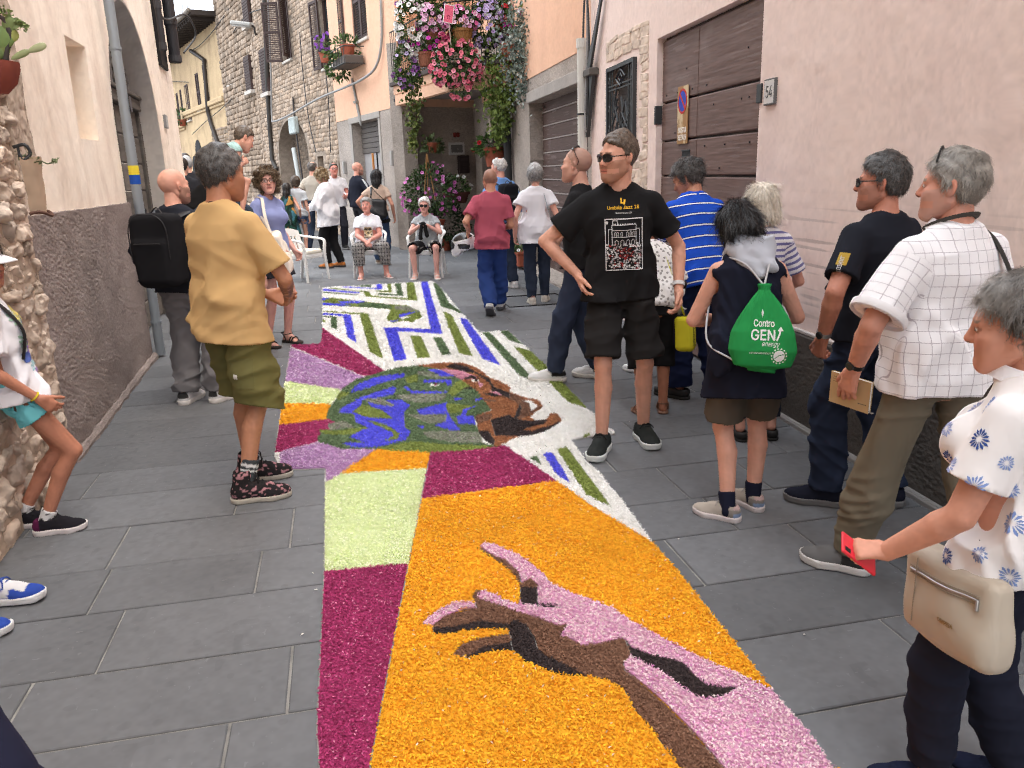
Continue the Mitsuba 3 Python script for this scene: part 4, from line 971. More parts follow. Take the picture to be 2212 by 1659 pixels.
for i,(a_,b_) in enumerate(zip(zs[:-1],zs[1:])):
    for u0,u1 in ((1.335,2.525),(2.528,3.355)):
        m=wbox(WR,u0,u1,a_+.004,b_-.012,-.09,-.055+rr.uniform(-.003,.003),.008);part('board',bd,m,'brown_boards',uv=TONE(m,rr.uniform(.9,1.15),rr.random()))
part('hinge',bd,wbox(WR,1.29,1.36,1.98,2.10,-.05,.012,.004),IRON);part('hinge',bd,wbox(WR,3.345,3.385,1.96,2.12,-.05,.012,.004),IRON)
part('letter_slot',bd,cat([wbox(WR,2.66,2.84,1.665,1.675,-.06,-.045),wbox(WR,2.66,2.84,1.715,1.725,-.06,-.045)]),IRON);part('slot_opening',bd,wbox(WR,2.66,2.84,1.675,1.715,-.06,-.052),DARK);part('lock_plate',bd,wbox(WR,2.72,2.80,1.52,1.60,-.06,-.047,.003),mat((.20,.16,.14),.5,.4))
nl=[]
for i in range(40):nl.append(bbox(*(np.array([u_ := rr.uniform(1.36,3.33),z_ := rr.choice(zs[:-1])+rr.choice((.05,.22)),-.056]),np.array([u_+.012,z_+.012,-.048]))))
part('nails',bd,WR.world(cat(nl)),DARK,stuff=True)
# brick surround and grille
for m,t,q in rubble(WR,3.58,4.98,.55,2.86,(.20,.30),(.072,.088),4,.016,square=True,holes=[rect(3.90,4.90,1.68,2.63)],gap=.004,tone=(.50,.64)):part('brick',pink,m,'rubble_mat',True,uv=TONE(m,t,.95))
gr=part('window_grille',pink,cat([wbox(WR,3.93,3.97,1.70,2.61,.0,.04),wbox(WR,4.83,4.87,1.70,2.61,.0,.04),wbox(WR,3.97,4.83,2.57,2.61,.0,.04),wbox(WR,3.97,4.83,1.70,1.74,.0,.04)]),IRON)
gb=[]
for u in (4.04,4.12,4.68,4.76):gb.append(bbox((u-.007,1.74,.012),(u+.007,2.57,.026)))
for z in (1.82,2.38,2.42):gb.append(bbox((3.97,z-.007,.010),(4.83,z+.007,.024)))
gb.append(tube([(4.40,2.40,.02),(4.56,2.48,.02),(4.40,2.56,.02),(4.24,2.48,.02)],.012,5,closed=True));gb.append(tube([(4.40,2.44,.02),(4.46,2.48,.02),(4.40,2.52,.02),(4.34,2.48,.02)],.009,5,closed=True))
rg=random.Random(4)
for i in range(20):
    u,z=rg.uniform(4.16,4.64),rg.uniform(1.86,2.3);a=rg.uniform(.6,2.6);l=rg.uniform(.07,.14);gb.append(tube([(u-l*math.cos(a),z-l*math.sin(a),.02),(u+l*math.cos(a),z+l*math.sin(a),.02)],.011,5))
for u in (4.0,4.80):
    for z in (1.78,2.0,2.2,2.48):gb.append(tube([(u+.028*math.cos(t),z+.028*math.sin(t),.02) for t in np.linspace(0,6.28,10,endpoint=False)],.008,5,closed=True))
part('grille_bars',gr,WR.world(cat(gb)),IRON);part('pane',gr,wbox(WR,3.93,4.87,1.70,2.61,-.12,-.10),mat((.10,.10,.10),.3,spec=.5))
# no-parking board
sg=thing('no_parking_sign','rusty yellow no parking sign with a blue and red disc on the brown door','sign')
procmat('sign_rust',lambda p,n,uv:mix((.60,.47,.28),(.36,.20,.08),smoothstep(.42,.62,fbm(p.y*14,p.z*9,2,4)+.25*smoothstep(2.05,1.85,p.z))),.6,.3)
scene[sg]=mikit.ply(wbox(WR,2.70,2.93,1.775,2.235,-.045,-.038),'sign_rust')
def disc(r0,r1,n=36):
    a=np.linspace(0,2*math.pi,n,endpoint=False);o=Polygon(np.stack([r1*np.cos(a),r1*np.sin(a)],1));return o.difference(Polygon(np.stack([r0*np.cos(a),r0*np.sin(a)],1))) if r0 else o
c0=np.array([2.815,2.115])
def onr(shape,z,h=.002):m=extrude(shape,h);m.apply_translation((c0[0],c0[1],z));return WR.world(m)
part('disc',sg,onr(disc(0,.083),-.038),mat(lin(40,62,170),.5));part('ring',sg,onr(disc(.083,.100).union(LineString([(.06,.06),(-.06,-.06)]).buffer(.010)),-.0365),mat(lin(190,50,45),.5))
for tx,z in (('SOSTA',1.865),('VIETATA',1.805)):
    t=meshkit.text_mesh(tx,.042,.002,True);w=t.bounds[1,0];v=np.asarray(t.vertices).copy();v[:,0]=(v[:,0]-w/2)*.19/w*1.0;v=np.stack([2.815-v[:,0],v[:,1]+z,v[:,2]-.038],1)
    part('lettering',sg,WR.world(trimesh.Trimesh(v,np.asarray(t.faces)[:,::-1],process=False)),mat((.82,.80,.74),.6))
hn=thing('house_number','white house number 54 plate in a dark frame on the pink wall','house number');scene[hn]=mikit.ply(wbox(WR,1.09,1.235,1.955,2.115,.0,.02,.003),mat((.13,.13,.13),.5))
part('plate',hn,wbox(WR,1.10,1.225,1.965,2.105,.02,.022),mat((.62,.60,.57),.4));t=meshkit.text_mesh('54',.062,.002);w=t.bounds[1,0];v=np.asarray(t.vertices);v=np.stack([1.1625-(v[:,0]-w/2)*.85,v[:,1]*1.15+2.0,v[:,2]+.022],1);part('numeral',hn,WR.world(trimesh.Trimesh(v,np.asarray(t.faces)[:,::-1],process=False)),mat((.05,.05,.05),.5))
wp=thing('drainpipe','white plastic drainpipe at the corner between the pink and grey houses','drainpipe');a_=WR.p(5.66,0,.10);scene[wp]=mikit.ply(tube([a_+[0,0,.02],a_+[0,0,3.0]],.055,14),mat((.62,.60,.54),.5),True)
part('socket',wp,tube([a_+[0,0,2.93],a_+[0,0,3.03]],.064,14),mat((.66,.64,.58),.5));part('clamp',wp,tube([a_+[0,0,2.2],a_+[0,0,2.22]],.062,14),IRON)
for q,(du,zz) in enumerate(((.02,.0),(-.09,.05),(-.14,.1))):wire([WR.p(5.62+du,z,.08+.02*math.sin(z*3+q)) for z in (1.4+q*.6,2.2,3.0,3.8,4.6,6)],.012,label=('black cable','thin grey cable','bent dark cable')[q]+' running up beside the white drainpipe',matn=[WIRE,GREYC,WIRE][q])
# long iron anchor bar with its bracket
ab=thing('wall_anchor','long black iron tie bar slanting down the pink wall beside the brick window','wall anchor');scene[ab]=mikit.ply(WR.world(cat([tm([(4.92,3.45,.03),(4.98,3.45,.03),(5.50,2.68,.06),(5.35,2.68,.06),(4.92,3.45,.05),(4.98,3.45,.05),(5.50,2.68,.09),(5.35,2.68,.09)],[[0,1,2,3],[4,7,6,5],[0,4,5,1],[1,5,6,2],[2,6,7,3],[3,7,4,0]]),tm([(5.32,2.60,.03),(5.54,2.60,.03),(5.62,1.95,.03),(5.58,1.95,.03),(5.32,2.60,.07),(5.54,2.60,.07),(5.62,1.95,.07),(5.58,1.95,.07)],[[0,1,2,3],[4,7,6,5],[0,4,5,1],[1,5,6,2],[2,6,7,3],[3,7,4,0]])])),IRON)
part('bracket',ab,wbox(WR,5.28,5.58,2.60,2.68,.0,.11,.01),mat((.10,.09,.08),.6))
# ------------------------------------------------------------------ right, farther on: grey house with the garage, the recess and the balcony
def hdir(x,y=380):
    d=ray(x,y)[:2];return d/np.linalg.norm(d)
def meet(P,d,x):
    """where the line P + t d meets the upright plane seen at column x"""
    r=hdir(x);t,s=np.linalg.solve(np.array([[d[0],-r[0]],[d[1],-r[1]]]),-np.array(P[:2]));return np.array(P[:2])+t*np.array(d)
W2=Wall((3.06,9.45),(3.16,14.45))
ZB=2.98                                                   # top of the grey render
grey=thing('house','house with grey roughcast below orange plaster, a deep garage door and a flowered balcony','house')
U2=W2.len;gu1=3.55;gu0=.25;gz=2.62
part('wall',grey,wallmesh(W2,[(0,-.1),(U2,-.1),(U2,ZB),(0,ZB)],[[(gu0,-.2),(gu1+.16,-.2),(gu1+.16,1.45),(gu1,1.75),(gu1,gz),(gu0,gz)]],.27),'roughcast_grey')
part('upper_wall',grey,wallmesh(W2,[(0,ZB),(U2,ZB),(U2,8.4),(0,8.4)],[],.9,.012),'orange_plaster')
part('lintel',grey,wbox(W2,gu0,gu1+.05,gz,gz+.16,.0,.03,.008),'grey_stucco_smooth')
gd=part('garage_door',grey,wbox(W2,gu0-.2,gu1+.2,0,gz+.1,-.30,-.25),SHUT)
for i in range(13):m=wbox(W2,gu0-.1,gu1+.1,.02+i*.205,.02+i*.205+.19,-.25,-.22,.01);part('board',gd,m,'brown_boards',uv=TONE(m,.62,i*.07))
for i in range(13):part('batten',gd,wbox(W2,gu0-.1,gu1+.1,.02+i*.205+.188,.02+i*.205+.207,-.25,-.212),mat((.30,.26,.24),.6))
part('threshold',grey,wbox(W2,gu0,gu1+.3,-.05,.05,-.25,.14,.02),'roughcast_grey')
PB=W2.p(U2,0)[:2];Bk=atY(1028,380,18.3)[:2];Ak=atY(908,380,17.9)[:2];C3=np.array([1.50,17.55])
WD=Wall(PB,Bk);WK=Wall(Bk,Ak);W3=Wall(C3,C3+hdir(221));E3=meet(C3,hdir(221),737);W3=Wall(C3,E3);WJ=Wall(Ak,C3)
zt=8.4
d0,d1=WD.uz(1128,400)[0],WD.uz(1040,400)[0]
dd=sorted((WD.uz(1092,300)[0],WD.uz(1040,320)[0]));dz=2.30
part('wall',grey,wallmesh(WD,rect(.0,WD.len,-.1,4.2),[rect(dd[0],dd[1],-.2,dz)],.35),'roughcast_grey')
part('wall',grey,wallmesh(WK,rect(0,WK.len,-.1,4.2),[],.3),'roughcast_grey');part('upper_wall',grey,wallmesh(WK,rect(-.2,WK.len+.2,4.2,8.4),[],.3),'orange_plaster');part('upper_wall',grey,wallmesh(WD,rect(0,WD.len,4.2,8.4),[],.3),'orange_plaster');part('wall',grey,wallmesh(WJ,rect(0,WJ.len,-.1,4.2),[],.3),'roughcast_grey')
fd=part('door',grey,wbox(WD,dd[0],dd[1],0,dz,-.32,-.26),SHUT);part('door_panel',fd,wbox(WD,dd[0]+.12,dd[1]-.12,1.1,2.1,-.26,-.24,.01),SHUT);part('door_panel',fd,wbox(WD,dd[0]+.12,dd[1]-.12,.2,.95,-.26,-.24,.01),SHUT)
# orange house to the left of the recess
z3a,z3b=W3.uz(885,215)[1],W3.uz(737,268)[1];ZO=(z3a+z3b)/2
u_a,u_b=sorted((W3.uz(826,380)[0],W3.uz(769,380)[0]));zd=(W3.uz(824,253)[1]+W3.uz(771,265)[1])/2
orange=thing('house','orange house with grey roughcast ground floor and a narrow roller shutter doorway','house')
part('wall',orange,wallmesh(W3,rect(0,W3.len,-.1,ZO),[rect(u_a,u_b,-.2,zd)],.30),'roughcast_grey')
sh_u=sorted((W3.uz(793,40)[0],W3.uz(762,40)[0]));sh_z=W3.uz(778,88)[1]
part('upper_wall',orange,wallmesh(W3,rect(0,W3.len,ZO,8.6),[rect(sh_u[0],sh_u[1],sh_z,sh_z+1.75)],.30,.012),'orange_plaster')
window(W3,orange,sh_u[0],sh_u[1],sh_z,sh_z+1.75)
part('lintel',orange,wbox(W3,u_a-.15,u_b+.2,zd,zd+.14,.0,.03,.008),'grey_stucco_smooth');part('jamb',orange,wbox(W3,u_a-.13,u_a-.003,0,zd-.003,.0,.022,.008),'grey_stucco_smooth');part('jamb',orange,wbox(W3,u_b+.003,u_b+.20,0,zd-.003,.0,.022,.008),'grey_stucco_smooth')
od=part('door',orange,wbox(W3,u_a,u_b,0,zd,-.30,-.26),mat((.33,.31,.30),.6));part('mullion',od,wbox(W3,(u_a+u_b)/2-.02,(u_a+u_b)/2+.02,0,zd,-.26,-.235),DARK)
for i in range(6):part('shutter_slat',od,wbox(W3,u_a,u_b,zd-.12*(i+1),zd-.12*i-.012,-.25,-.22,.008),mat((.11,.095,.085),.6))
part('roof',orange,wbox(W3,-.2,W3.len,8.6,8.85,-6,.7),DARKROOF);part('roof',grey,wbox(W2,-.1,U2+3.5,8.4,8.65,-6,.7),DARKROOF)
for lab,u,z in (('small grey meter box on the wall to the right of the roller shutter doorway',W3.uz(852,342)[0],W3.uz(852,342)[1]),('small grey doorbell box to the left of the roller shutter doorway',W3.uz(748,362)[0],W3.uz(748,362)[1])):
    k=thing('wall_box',lab,'wall box');scene[k]=mikit.ply(wbox(W3,u-.06,u+.06,z-.16,z+.16,.0,.08,.01),mat((.30,.28,.26),.6));part('lid',k,wbox(W3,u-.05,u+.05,z-.14,z+.14,.08,.09,.004),mat((.36,.34,.32),.6))
def anchor(W,px,a,b,lab,w=.055,col=(.25,.24,.22)):
    p,q=W.uz(*a),W.uz(*b);d=unit(q-p);n=np.array([-d[1],d[0]])*w
    s=Polygon([p-n*.6,q-n*1.0,q+d*.12,q+n*1.0,p+n*.6]);m=extrude(s,.03);m.apply_translation((0,0,.03));k=thing('wall_anchor',lab,'wall anchor');scene[k]=mikit.ply(W.world(m),mat(col,.7))
    c=p*.45+q*.55;part('pin',k,wbox(W,c[0]-.09,c[0]+.09,c[1]-.03,c[1]+.03,.0,.10,.01),mat(col,.6))
anchor(W3,0,(764,170),(782,262),'grey iron tie bar slanting on the orange wall above the roller shutter door')
anchor(W3,0,(866,172),(855,252),'black iron tie bar on the orange wall left of the balcony',.07,(.03,.03,.033))
# back wall things
def wl(W,a,b):p,q=W.uz(*a),W.uz(*b);return min(p[0],q[0]),max(p[0],q[0]),min(p[1],q[1]),max(p[1],q[1])
u0,u1,z0,z1=wl(WK,(968,308),(1003,334));k=thing('picture','grey framed picture in clear plastic on the recess wall','picture');scene[k]=mikit.ply(wbox(WK,u0,u1,z0,z1,.0,.03,.004),mat((.55,.54,.53),.3));part('print',k,wbox(WK,u0+.05,u1-.05,z0+.05,z1-.05,.03,.034),mat((.16,.155,.15),.5));part('print_detail',k,wbox(WK,u0+.16,u1-.2,z0+.09,z1-.12,.034,.037),mat((.34,.33,.31),.5));part('bow',k,WK.world(move(cat([bbox((-.08,-.05,0),(.0,.05,.04),.02),bbox((.0,-.05,0),(.08,.05,.04),.02)]),None,((u0+u1)/2,z1+.16,.02))),mat(lin(120,50,45),.7))
u0,u1,z0,z1=wl(WK,(987,336),(1011,374));k=thing('mailbox','dark brown letter box on the recess wall below the picture','letter box');scene[k]=mikit.ply(wbox(WK,u0,u1,z0,z1,.0,.10,.01),mat((.035,.022,.022),.5));part('flap',k,wbox(WK,u0+.04,u1-.04,z1-.12,z1-.06,.10,.112,.004),mat((.05,.035,.035),.4));part('slats',k,cat([wbox(WK,u0+.08,u1-.08,z0+.05+i*.035,z0+.065+i*.035,.10,.11) for i in range(5)]),mat((.055,.04,.04),.4))
u,z=WD.uz(1062,278);k=thing('wall_plaque','oval ceramic plaque beside the hanging vine in the recess','plaque');a=np.linspace(0,2*math.pi,24,endpoint=False);m=extrude(Polygon(np.stack([u+.2*np.cos(a),z+.27*np.sin(a)],1)),.03);scene[k]=mikit.ply(WD.world(m),mat((.30,.25,.20),.4));m=extrude(Polygon(np.stack([u+.14*np.cos(a),z+.2*np.sin(a)],1)),.012);m.apply_translation((0,0,.03));part('relief',k,WD.world(m),mat((.55,.48,.40),.4))
u,z=WD.uz(1098,352);k=thing('wall_lantern','small pale tiled panel with a drawing beside the recess door','tile panel');scene[k]=mikit.ply(wbox(WD,u-.16,u+.16,z-.22,z+.22,.0,.03,.005),mat((.40,.36,.30),.4));part('tile',k,wbox(WD,u-.11,u+.11,z-.17,z+.17,.03,.036),mat((.55,.50,.40),.3))  # flat tile panel fixed to the wall, not a lamp
# balcony
def plan(*xyY):return [tuple(atY(x,380,Y)[:2]) for x,Y in xyY]
P_=[tuple(W3.p(-.0,0,.0)[:2]),tuple(W3.p(.06,0,.0)[:2]),tuple(W3.p(.02,0,.14)[:2]),*plan((975,14.55),(1112,13.95)),tuple(W2.p(U2-.15,0)[:2]),tuple(Bk+np.array([.2,.1])),tuple(Ak)]
bal=part('balcony',grey,move(extrude(poly(P_),.16),None,(0,0,3.18)),'orange_plaster');P2_=poly(P_).buffer(-.14);part('soffit_beam',bal,move(extrude(poly(P_).buffer(-.02).difference(P2_),.22),None,(0,0,2.97)),'orange_plaster')
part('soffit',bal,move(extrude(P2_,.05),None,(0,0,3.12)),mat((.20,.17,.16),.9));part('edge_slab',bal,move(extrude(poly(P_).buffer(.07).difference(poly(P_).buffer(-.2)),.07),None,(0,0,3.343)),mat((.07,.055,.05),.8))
rail=[np.array([*p,3.42]) for p in (P_[2],P_[3],P_[4],P_[5])];rails_=[]
for a,b in zip(rail[:-1],rail[1:]):
    n=int(np.linalg.norm(b-a)/.12)
    for i in range(n+1):p=a+(b-a)*i/n;rails_.append(tube([p,p+[0,0,.95]],.008,5))
    for z in (.05,.95):rails_.append(tube([a+[0,0,z],b+[0,0,z]],.014,5))
part('railing',bal,cat(rails_),IRON)
part('gutter',grey,tube([W2.p(U2-.05,z,.1) for z in (1.35,2,3.2)],.07,12),mat((.035,.035,.038),.5),True)

# ------------------------------------------------------------------ stone houses and the yellow house beyond
W4=Wall(E3,meet(E3,hdir(119),577));E4=W4.P[:2]+W4.t[:2]*W4.len
r5=hdir(505);E5=r5*37.0;W5=Wall(E4,E5);r6=hdir(415);E6=r6*46.0;W6=Wall(E5,E6);E7=hdir(372)*53.0;W7=Wall(E6,E7)
st=thing('house','old stone house with brown open shutters and a brick arch','house')
ar=sorted((W4.uz(604,350)[0],W4.uz(668,350)[0]));az=W4.uz(633,256)[1];ac=(ar[0]+ar[1])/2;aw=(ar[1]-ar[0])/2;asp=az-1.25
archp=[(ar[0],-.2),(ar[1],-.2),(ar[1],asp)]+[(ac+aw*math.cos(t),asp+(az-asp)*math.sin(t)**.8) for t in np.linspace(.05,math.pi-.05,20)]+[(ar[0],asp)]
w1=wl(W4,(688,0),(745,145));wA=(W4.uz(690,60)[0],W4.uz(740,60)[0]);wAu=sorted(wA);wAz=W4.uz(715,142)[1];wBu=sorted((W4.uz(609,80)[0],W4.uz(627,80)[0]));wBz=W4.uz(618,132)[1]
dn=wl(W4,(685,338),(705,420));dka=sorted((W4.uz(733,380)[0],W4.uz(748,380)[0]));dkz=W4.uz(741,338)[1]
dkp=[(.02,-.2),(dka[1],-.2),(dka[1],dkz-.7)]+[((dka[1]+.02)/2+(dka[1]-.02)/2*math.cos(t),dkz-.7+.7*math.sin(t)) for t in np.linspace(.05,math.pi-.05,12)]+[(.02,dkz-.7)]
holes=[archp,rect(wAu[0]+.1,wAu[1]-.1,wAz,wAz+1.7),rect(wBu[0],wBu[1],wBz,wBz+1.7),rect(dn[0],dn[1],.5,dn[3]),dkp]
m0=wallmesh(W4,rect(0,W4.len,-.1,9.5),holes,.5);part('wall',st,m0,'rubble_mat',uv=TONE(m0,.27,.75))
sm,suv=joined(rubble(W4,.02,W4.len,0.0,8.2,(.16,.42),(.085,.16),21,.03,holes=holes,lo=True,tone=(.24,.44)));part('stonework',st,sm,'rubble_mat',True,uv=suv,stuff=True)
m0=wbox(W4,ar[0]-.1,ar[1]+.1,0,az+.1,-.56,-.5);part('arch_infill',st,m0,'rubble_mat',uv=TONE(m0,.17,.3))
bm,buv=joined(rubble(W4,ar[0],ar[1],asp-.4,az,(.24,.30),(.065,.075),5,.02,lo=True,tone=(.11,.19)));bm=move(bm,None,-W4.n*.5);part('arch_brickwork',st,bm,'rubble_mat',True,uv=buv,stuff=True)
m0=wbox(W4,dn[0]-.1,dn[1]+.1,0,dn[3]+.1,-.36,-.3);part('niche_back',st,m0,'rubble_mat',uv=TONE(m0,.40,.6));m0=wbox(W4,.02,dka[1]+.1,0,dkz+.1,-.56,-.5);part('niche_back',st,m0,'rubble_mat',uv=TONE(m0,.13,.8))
f=window(W4,st,wAu[0]+.1,wAu[1]-.1,wAz,wAz+1.7,closed=False);part('shutter',f,shutter(W4,wAu[1]-.1,wAu[1]+.42,wAz,wAz+1.7,.03,8,'l'),SHUT);part('shutter',f,shutter(W4,wAu[0]-.42,wAu[0]+.1,wAz,wAz+1.7,.03,8,'r'),SHUT)
f=window(W4,st,wBu[0],wBu[1],wBz,wBz+1.7,closed=False);part('shutter',f,shutter(W4,wBu[1],wBu[1]+.5,wBz,wBz+1.7,.05,60,'l'),SHUT);part('shutter',f,shutter(W4,wBu[0]-.5,wBu[0],wBz,wBz+1.7,.05,35,'r'),SHUT)
part('roof',st,wbox(W4,-.1,W4.len+.2,9.5,9.75,-6,.7),DARKROOF)
s5=thing('house','narrow rough stone house front between the yellow house and the brown shuttered stone house','house')
m0=wallmesh(W5,rect(0,W5.len,-.1,10.2),[],.5);part('wall',s5,m0,'rubble_mat',uv=TONE(m0,.24,.6));part('return_wall',s5,wbox(W4,W4.len,W4.len+.15,-.1,10.2,-1,.04),'rubble_mat',uv=TONE(wbox(W4,0,1,0,1,0,1),.36,.5))
sm,suv=joined(rubble(W5,.02,W5.len,0.0,9.0,(.2,.45),(.12,.26),33,.07,lo=True,tone=(.18,.38)));part('stonework',s5,sm,'rubble_mat',True,uv=suv,stuff=True)
for a,b in (((566,110),(571,205)),((532,125),(537,200)),((529,0),(534,60))):
    u,z1_,z0_=W5.uz(a[0],a[1])[0],W5.uz(*a)[1],W5.uz(*b)[1];part('shutter',s5,W5.world(move(cat([bbox((-.9,0,0),(-.05,z1_-z0_,.09),.01)]+[bbox((-.9,i*.09,.09),(-.05,i*.09+.05,.105)) for i in range(int((z1_-z0_)/.09))]),None,(u,z0_,.05))),SHUT);part('sill',s5,W5.world(move(bbox((-1.0,-.12,0),(.05,0,.2)),None,(u,z0_,.0))),STONE)
part('door',s5,wbox(W5,W5.uz(572,400)[0]-1.0,W5.uz(572,400)[0],0,W5.uz(572,385)[1],.04,.10),DARK);part('roof',s5,wbox(W5,-.1,W5.len,10.2,10.45,-6,.6),DARKROOF)
def yellow(W,lab,zr,wins,cornice):
    y=thing('house',lab,'house');hs=[]
    for (x0,x1,yt,yb) in wins:u=sorted((W.uz(x0,(yt+yb)/2)[0],W.uz(x1,(yt+yb)/2)[0]));hs.append((u[0],u[1],W.uz((x0+x1)/2,yb)[1],W.uz((x0+x1)/2,yt)[1]))
    part('wall',y,wallmesh(W,rect(0,W.len,-.1,zr),[rect(*h) for h in hs],.4),'yellow_plaster')
    for h in hs:window(W,y,*h)
    part('cornice',y,cat([wbox(W,0,W.len,cornice,cornice+.22,.0,.14,.03),wbox(W,0,W.len,cornice-.12,cornice-.003,.0,.07,.02)]),'yellow_plaster')
    ev=part('roof',y,wbox(W,-.3,W.len+.2,zr+.02,zr+.2,-6,1.0),DARKROOF);rf=[wbox(W,u,u+.12,zr-.12,zr+.018,-.3,.95) for u in np.arange(.1,W.len,.45)]
    part('rafters',ev,cat(rf),DARKROOF,stuff=True);part('gutter',ev,tube([W.p(-.3,zr+.16,1.06),W.p(W.len+.2,zr+.16,1.06)],.09,10),mat((.20,.17,.14),.6),True);return y
zr6=W6.uz(455,40)[1]-.2;zc6=(W6.uz(508,195)[1]+W6.uz(415,258)[1])/2
y1=yellow(W6,'yellow plastered house with tall closed louvred shutters under dark deep eaves',7.95,[(487,499,68,185),(440,449,135,228),(424,432,155,240)],zc6)
y2=yellow(W7,'farther yellow house with a row of brown shutters and potted plants on its cornice',7.75,[(401,408,180,262),(391,397,190,268),(383,388,198,275)],(W7.uz(410,268)[1]+W7.uz(380,285)[1])/2)
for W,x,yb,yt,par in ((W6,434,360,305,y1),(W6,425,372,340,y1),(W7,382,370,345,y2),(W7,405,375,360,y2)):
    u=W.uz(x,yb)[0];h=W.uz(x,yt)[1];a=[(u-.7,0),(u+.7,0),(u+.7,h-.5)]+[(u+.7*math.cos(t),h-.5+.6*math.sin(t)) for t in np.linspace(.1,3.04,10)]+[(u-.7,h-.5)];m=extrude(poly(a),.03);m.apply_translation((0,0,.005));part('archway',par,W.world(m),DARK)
m0=wallmesh(W6,rect(.02,3.2,-.1,zc6-.9),[],.02,.03);sm,suv=joined(rubble(W6,.1,3.2,0,zc6-1.0,(.2,.42),(.12,.22),12,.05,lo=True,tone=(.20,.34)));part('stonework',y1,sm,'rubble_mat',True,uv=suv,stuff=True)
# pipes and cables
def pipe_on(W,pts,r,lab,col,off=.08,name='drainpipe'):
    p=[W.p(*W.uz(*q),off) for q in pts];return solo(name,tube(p,r,10),mat(col,.5),lab,name.replace('_',' '),smooth=True)
pipe_on(W4,[(578,0),(584,180),(589,280),(594,345),(604,366)],.07,'dark drainpipe down the edge of the stone house left of the brick arch',(.06,.055,.05),.10)
pipe_on(W4,[(641,320),(648,360),(655,402)],.07,'pale grey straight pipe below the meter box right of the brick arch',(.50,.52,.50),.10)
pipe_on(W4,[(637,210),(640,255),(660,405)],.025,'thin black conduit beside the pale pipe on the stone house',(.05,.045,.045),.06,'conduit')
pipe_on(W6,[(418,110),(447,130),(455,240),(462,268),(484,330)],.09,'dark brown bent downpipe on the yellow house',(.05,.04,.035),.12)
u0,u1,z0,z1=wl(W4,(632,255),(648,288));solo('meter_box',wbox(W4,u0,u1,z0,z1,.0,.16,.03),mat((.45,.50,.48),.5),'pale green meter box on the stone house beside the brick arch','meter box')
cb=[W4.p(*W4.uz(586,0),.1),W4.p(*W4.uz(592,150),.1),W4.p(*W4.uz(597,250),.15),W4.p(*W4.uz(605,262),.2),W4.p(*W4.uz(640,250),.25),W4.p(*W4.uz(700,215),.2),W3.p(*W3.uz(760,190),.2),W3.p(*W3.uz(800,172),.2),W3.p(*W3.uz(823,145),.12),W3.p(*W3.uz(830,90),.06),W3.p(*W3.uz(829,0),.06)]
solo('cable',tube(curve(cb,80),.030,6),GREYC,'thick grey cable swagged across the stone and orange house fronts','cable',smooth=True)
for i,(W,pts,lab) in enumerate(((W6,[(508,10),(470,62),(440,95),(415,112)],'black cable swagged along the yellow wall under the eaves'),(W5,[(572,20),(545,30),(520,55),(510,70)],'black cable reaching from the stone house to the street lamp'),(W7,[(371,176),(400,177),(412,178)],'thin wire across the farther yellow house'),(W6,[(505,215),(480,238),(450,262),(420,290)],'thin black wire below the cornice of the yellow house'),(W4,[(655,70),(662,160),(675,260),(690,330)],'thin wire hanging down the stone house front'),(W4,[(700,60),(716,200),(722,330)],'dark wire down the stone house below the flowered window'))):
    wire([W.p(*W.uz(*q),.10) for q in pts],.018 if i < 4 else .014,label=lab)
lamp=thing('street_lamp','flat grey street lamp on a bent arm at the corner of the stone house','street lamp');scene[lamp]=mikit.ply(tube(curve([atY(576,90,31.2),atY(553,75,30.5),atY(548,58,29.8),atY(530,53,29.3)],16),.035,8),WIRE,True)
m=bbox((-.32,-.14,-.07),(.32,.14,.07),.04);part('lamp_head',lamp,move(m,rot('y',6),atY(520,52,29.0)),mat((.42,.42,.40),.5));part('lamp_glass',lamp,move(bbox((-.28,-.11,-.085),(.15,.11,-.068),.01),rot('y',6),atY(520,52,29.0)),mat((.6,.6,.58),.2))
# wooded hill and the aerials behind the roofs
hp=[];n=26
xs=np.linspace(-220,40,n)
for i,y in enumerate(np.linspace(170,300,12)):
    for x in xs:hp.append((x,y,14+38*(1-math.exp(-(y-170)/60))+8*math.sin(x*.05)))
F=[[j*n+i,j*n+i+1,(j+1)*n+i+1,(j+1)*n+i] for j in range(11) for i in range(n-1)];struct('hill',tm(hp,F),mat((.12,.15,.11),.95),True)
r=np.random.default_rng(4);hv=np.array(hp);c=hv[r.integers(0,len(hv),900)]+r.normal(size=(900,3))*[6,5,1];bl=[]
lf=np.asarray(trimesh.creation.icosphere(subdivisions=1).vertices);lff=np.asarray(trimesh.creation.icosphere(subdivisions=1).faces);V,Fc,C=[],[],[]
for i,q in enumerate(c):
    s=r.uniform(2.5,5);V.append(q+lf*(1+.35*r.normal(size=(len(lf),1))*.6)*[s,s,s*1.15]);Fc.append(lff+i*len(lf));C.append(np.tile(np.array([.13,.18,.13])*r.uniform(.6,1.3)+[.03,.035,.05],(len(lf),1)))
k=key_for('hill_wood');scene[k]=mikit.ply(tm(np.vstack(V),np.vstack(Fc)),VLEAF,False,None,np.vstack(C));labels[k]={'kind':'stuff','label':'distant green woodland covering the hill beyond the roofs','category':'woodland'}
for i,(x,yt) in enumerate(((393,2),(405,12))):
    b,t=atY(x+6,115,60),atY(x,yt,60);k=thing('aerial',('taller','shorter')[i]+' thin television aerial mast against the sky','aerial');scene[k]=mikit.ply(tube([b,t],.035,5),mat((.45,.46,.48),.5));d=np.array([1.,.2,0]);part('crossbar',k,tube([t-d*1.0,t+d*.9],.025,5),mat((.45,.46,.48),.5));part('rods',k,cat([tube([t+d*q-[0,.1,.25],t+d*q+[0,.1,.25]],.018,4) for q in (-.9,-.5,-.1,.3,.7)]),mat((.45,.46,.48),.5))
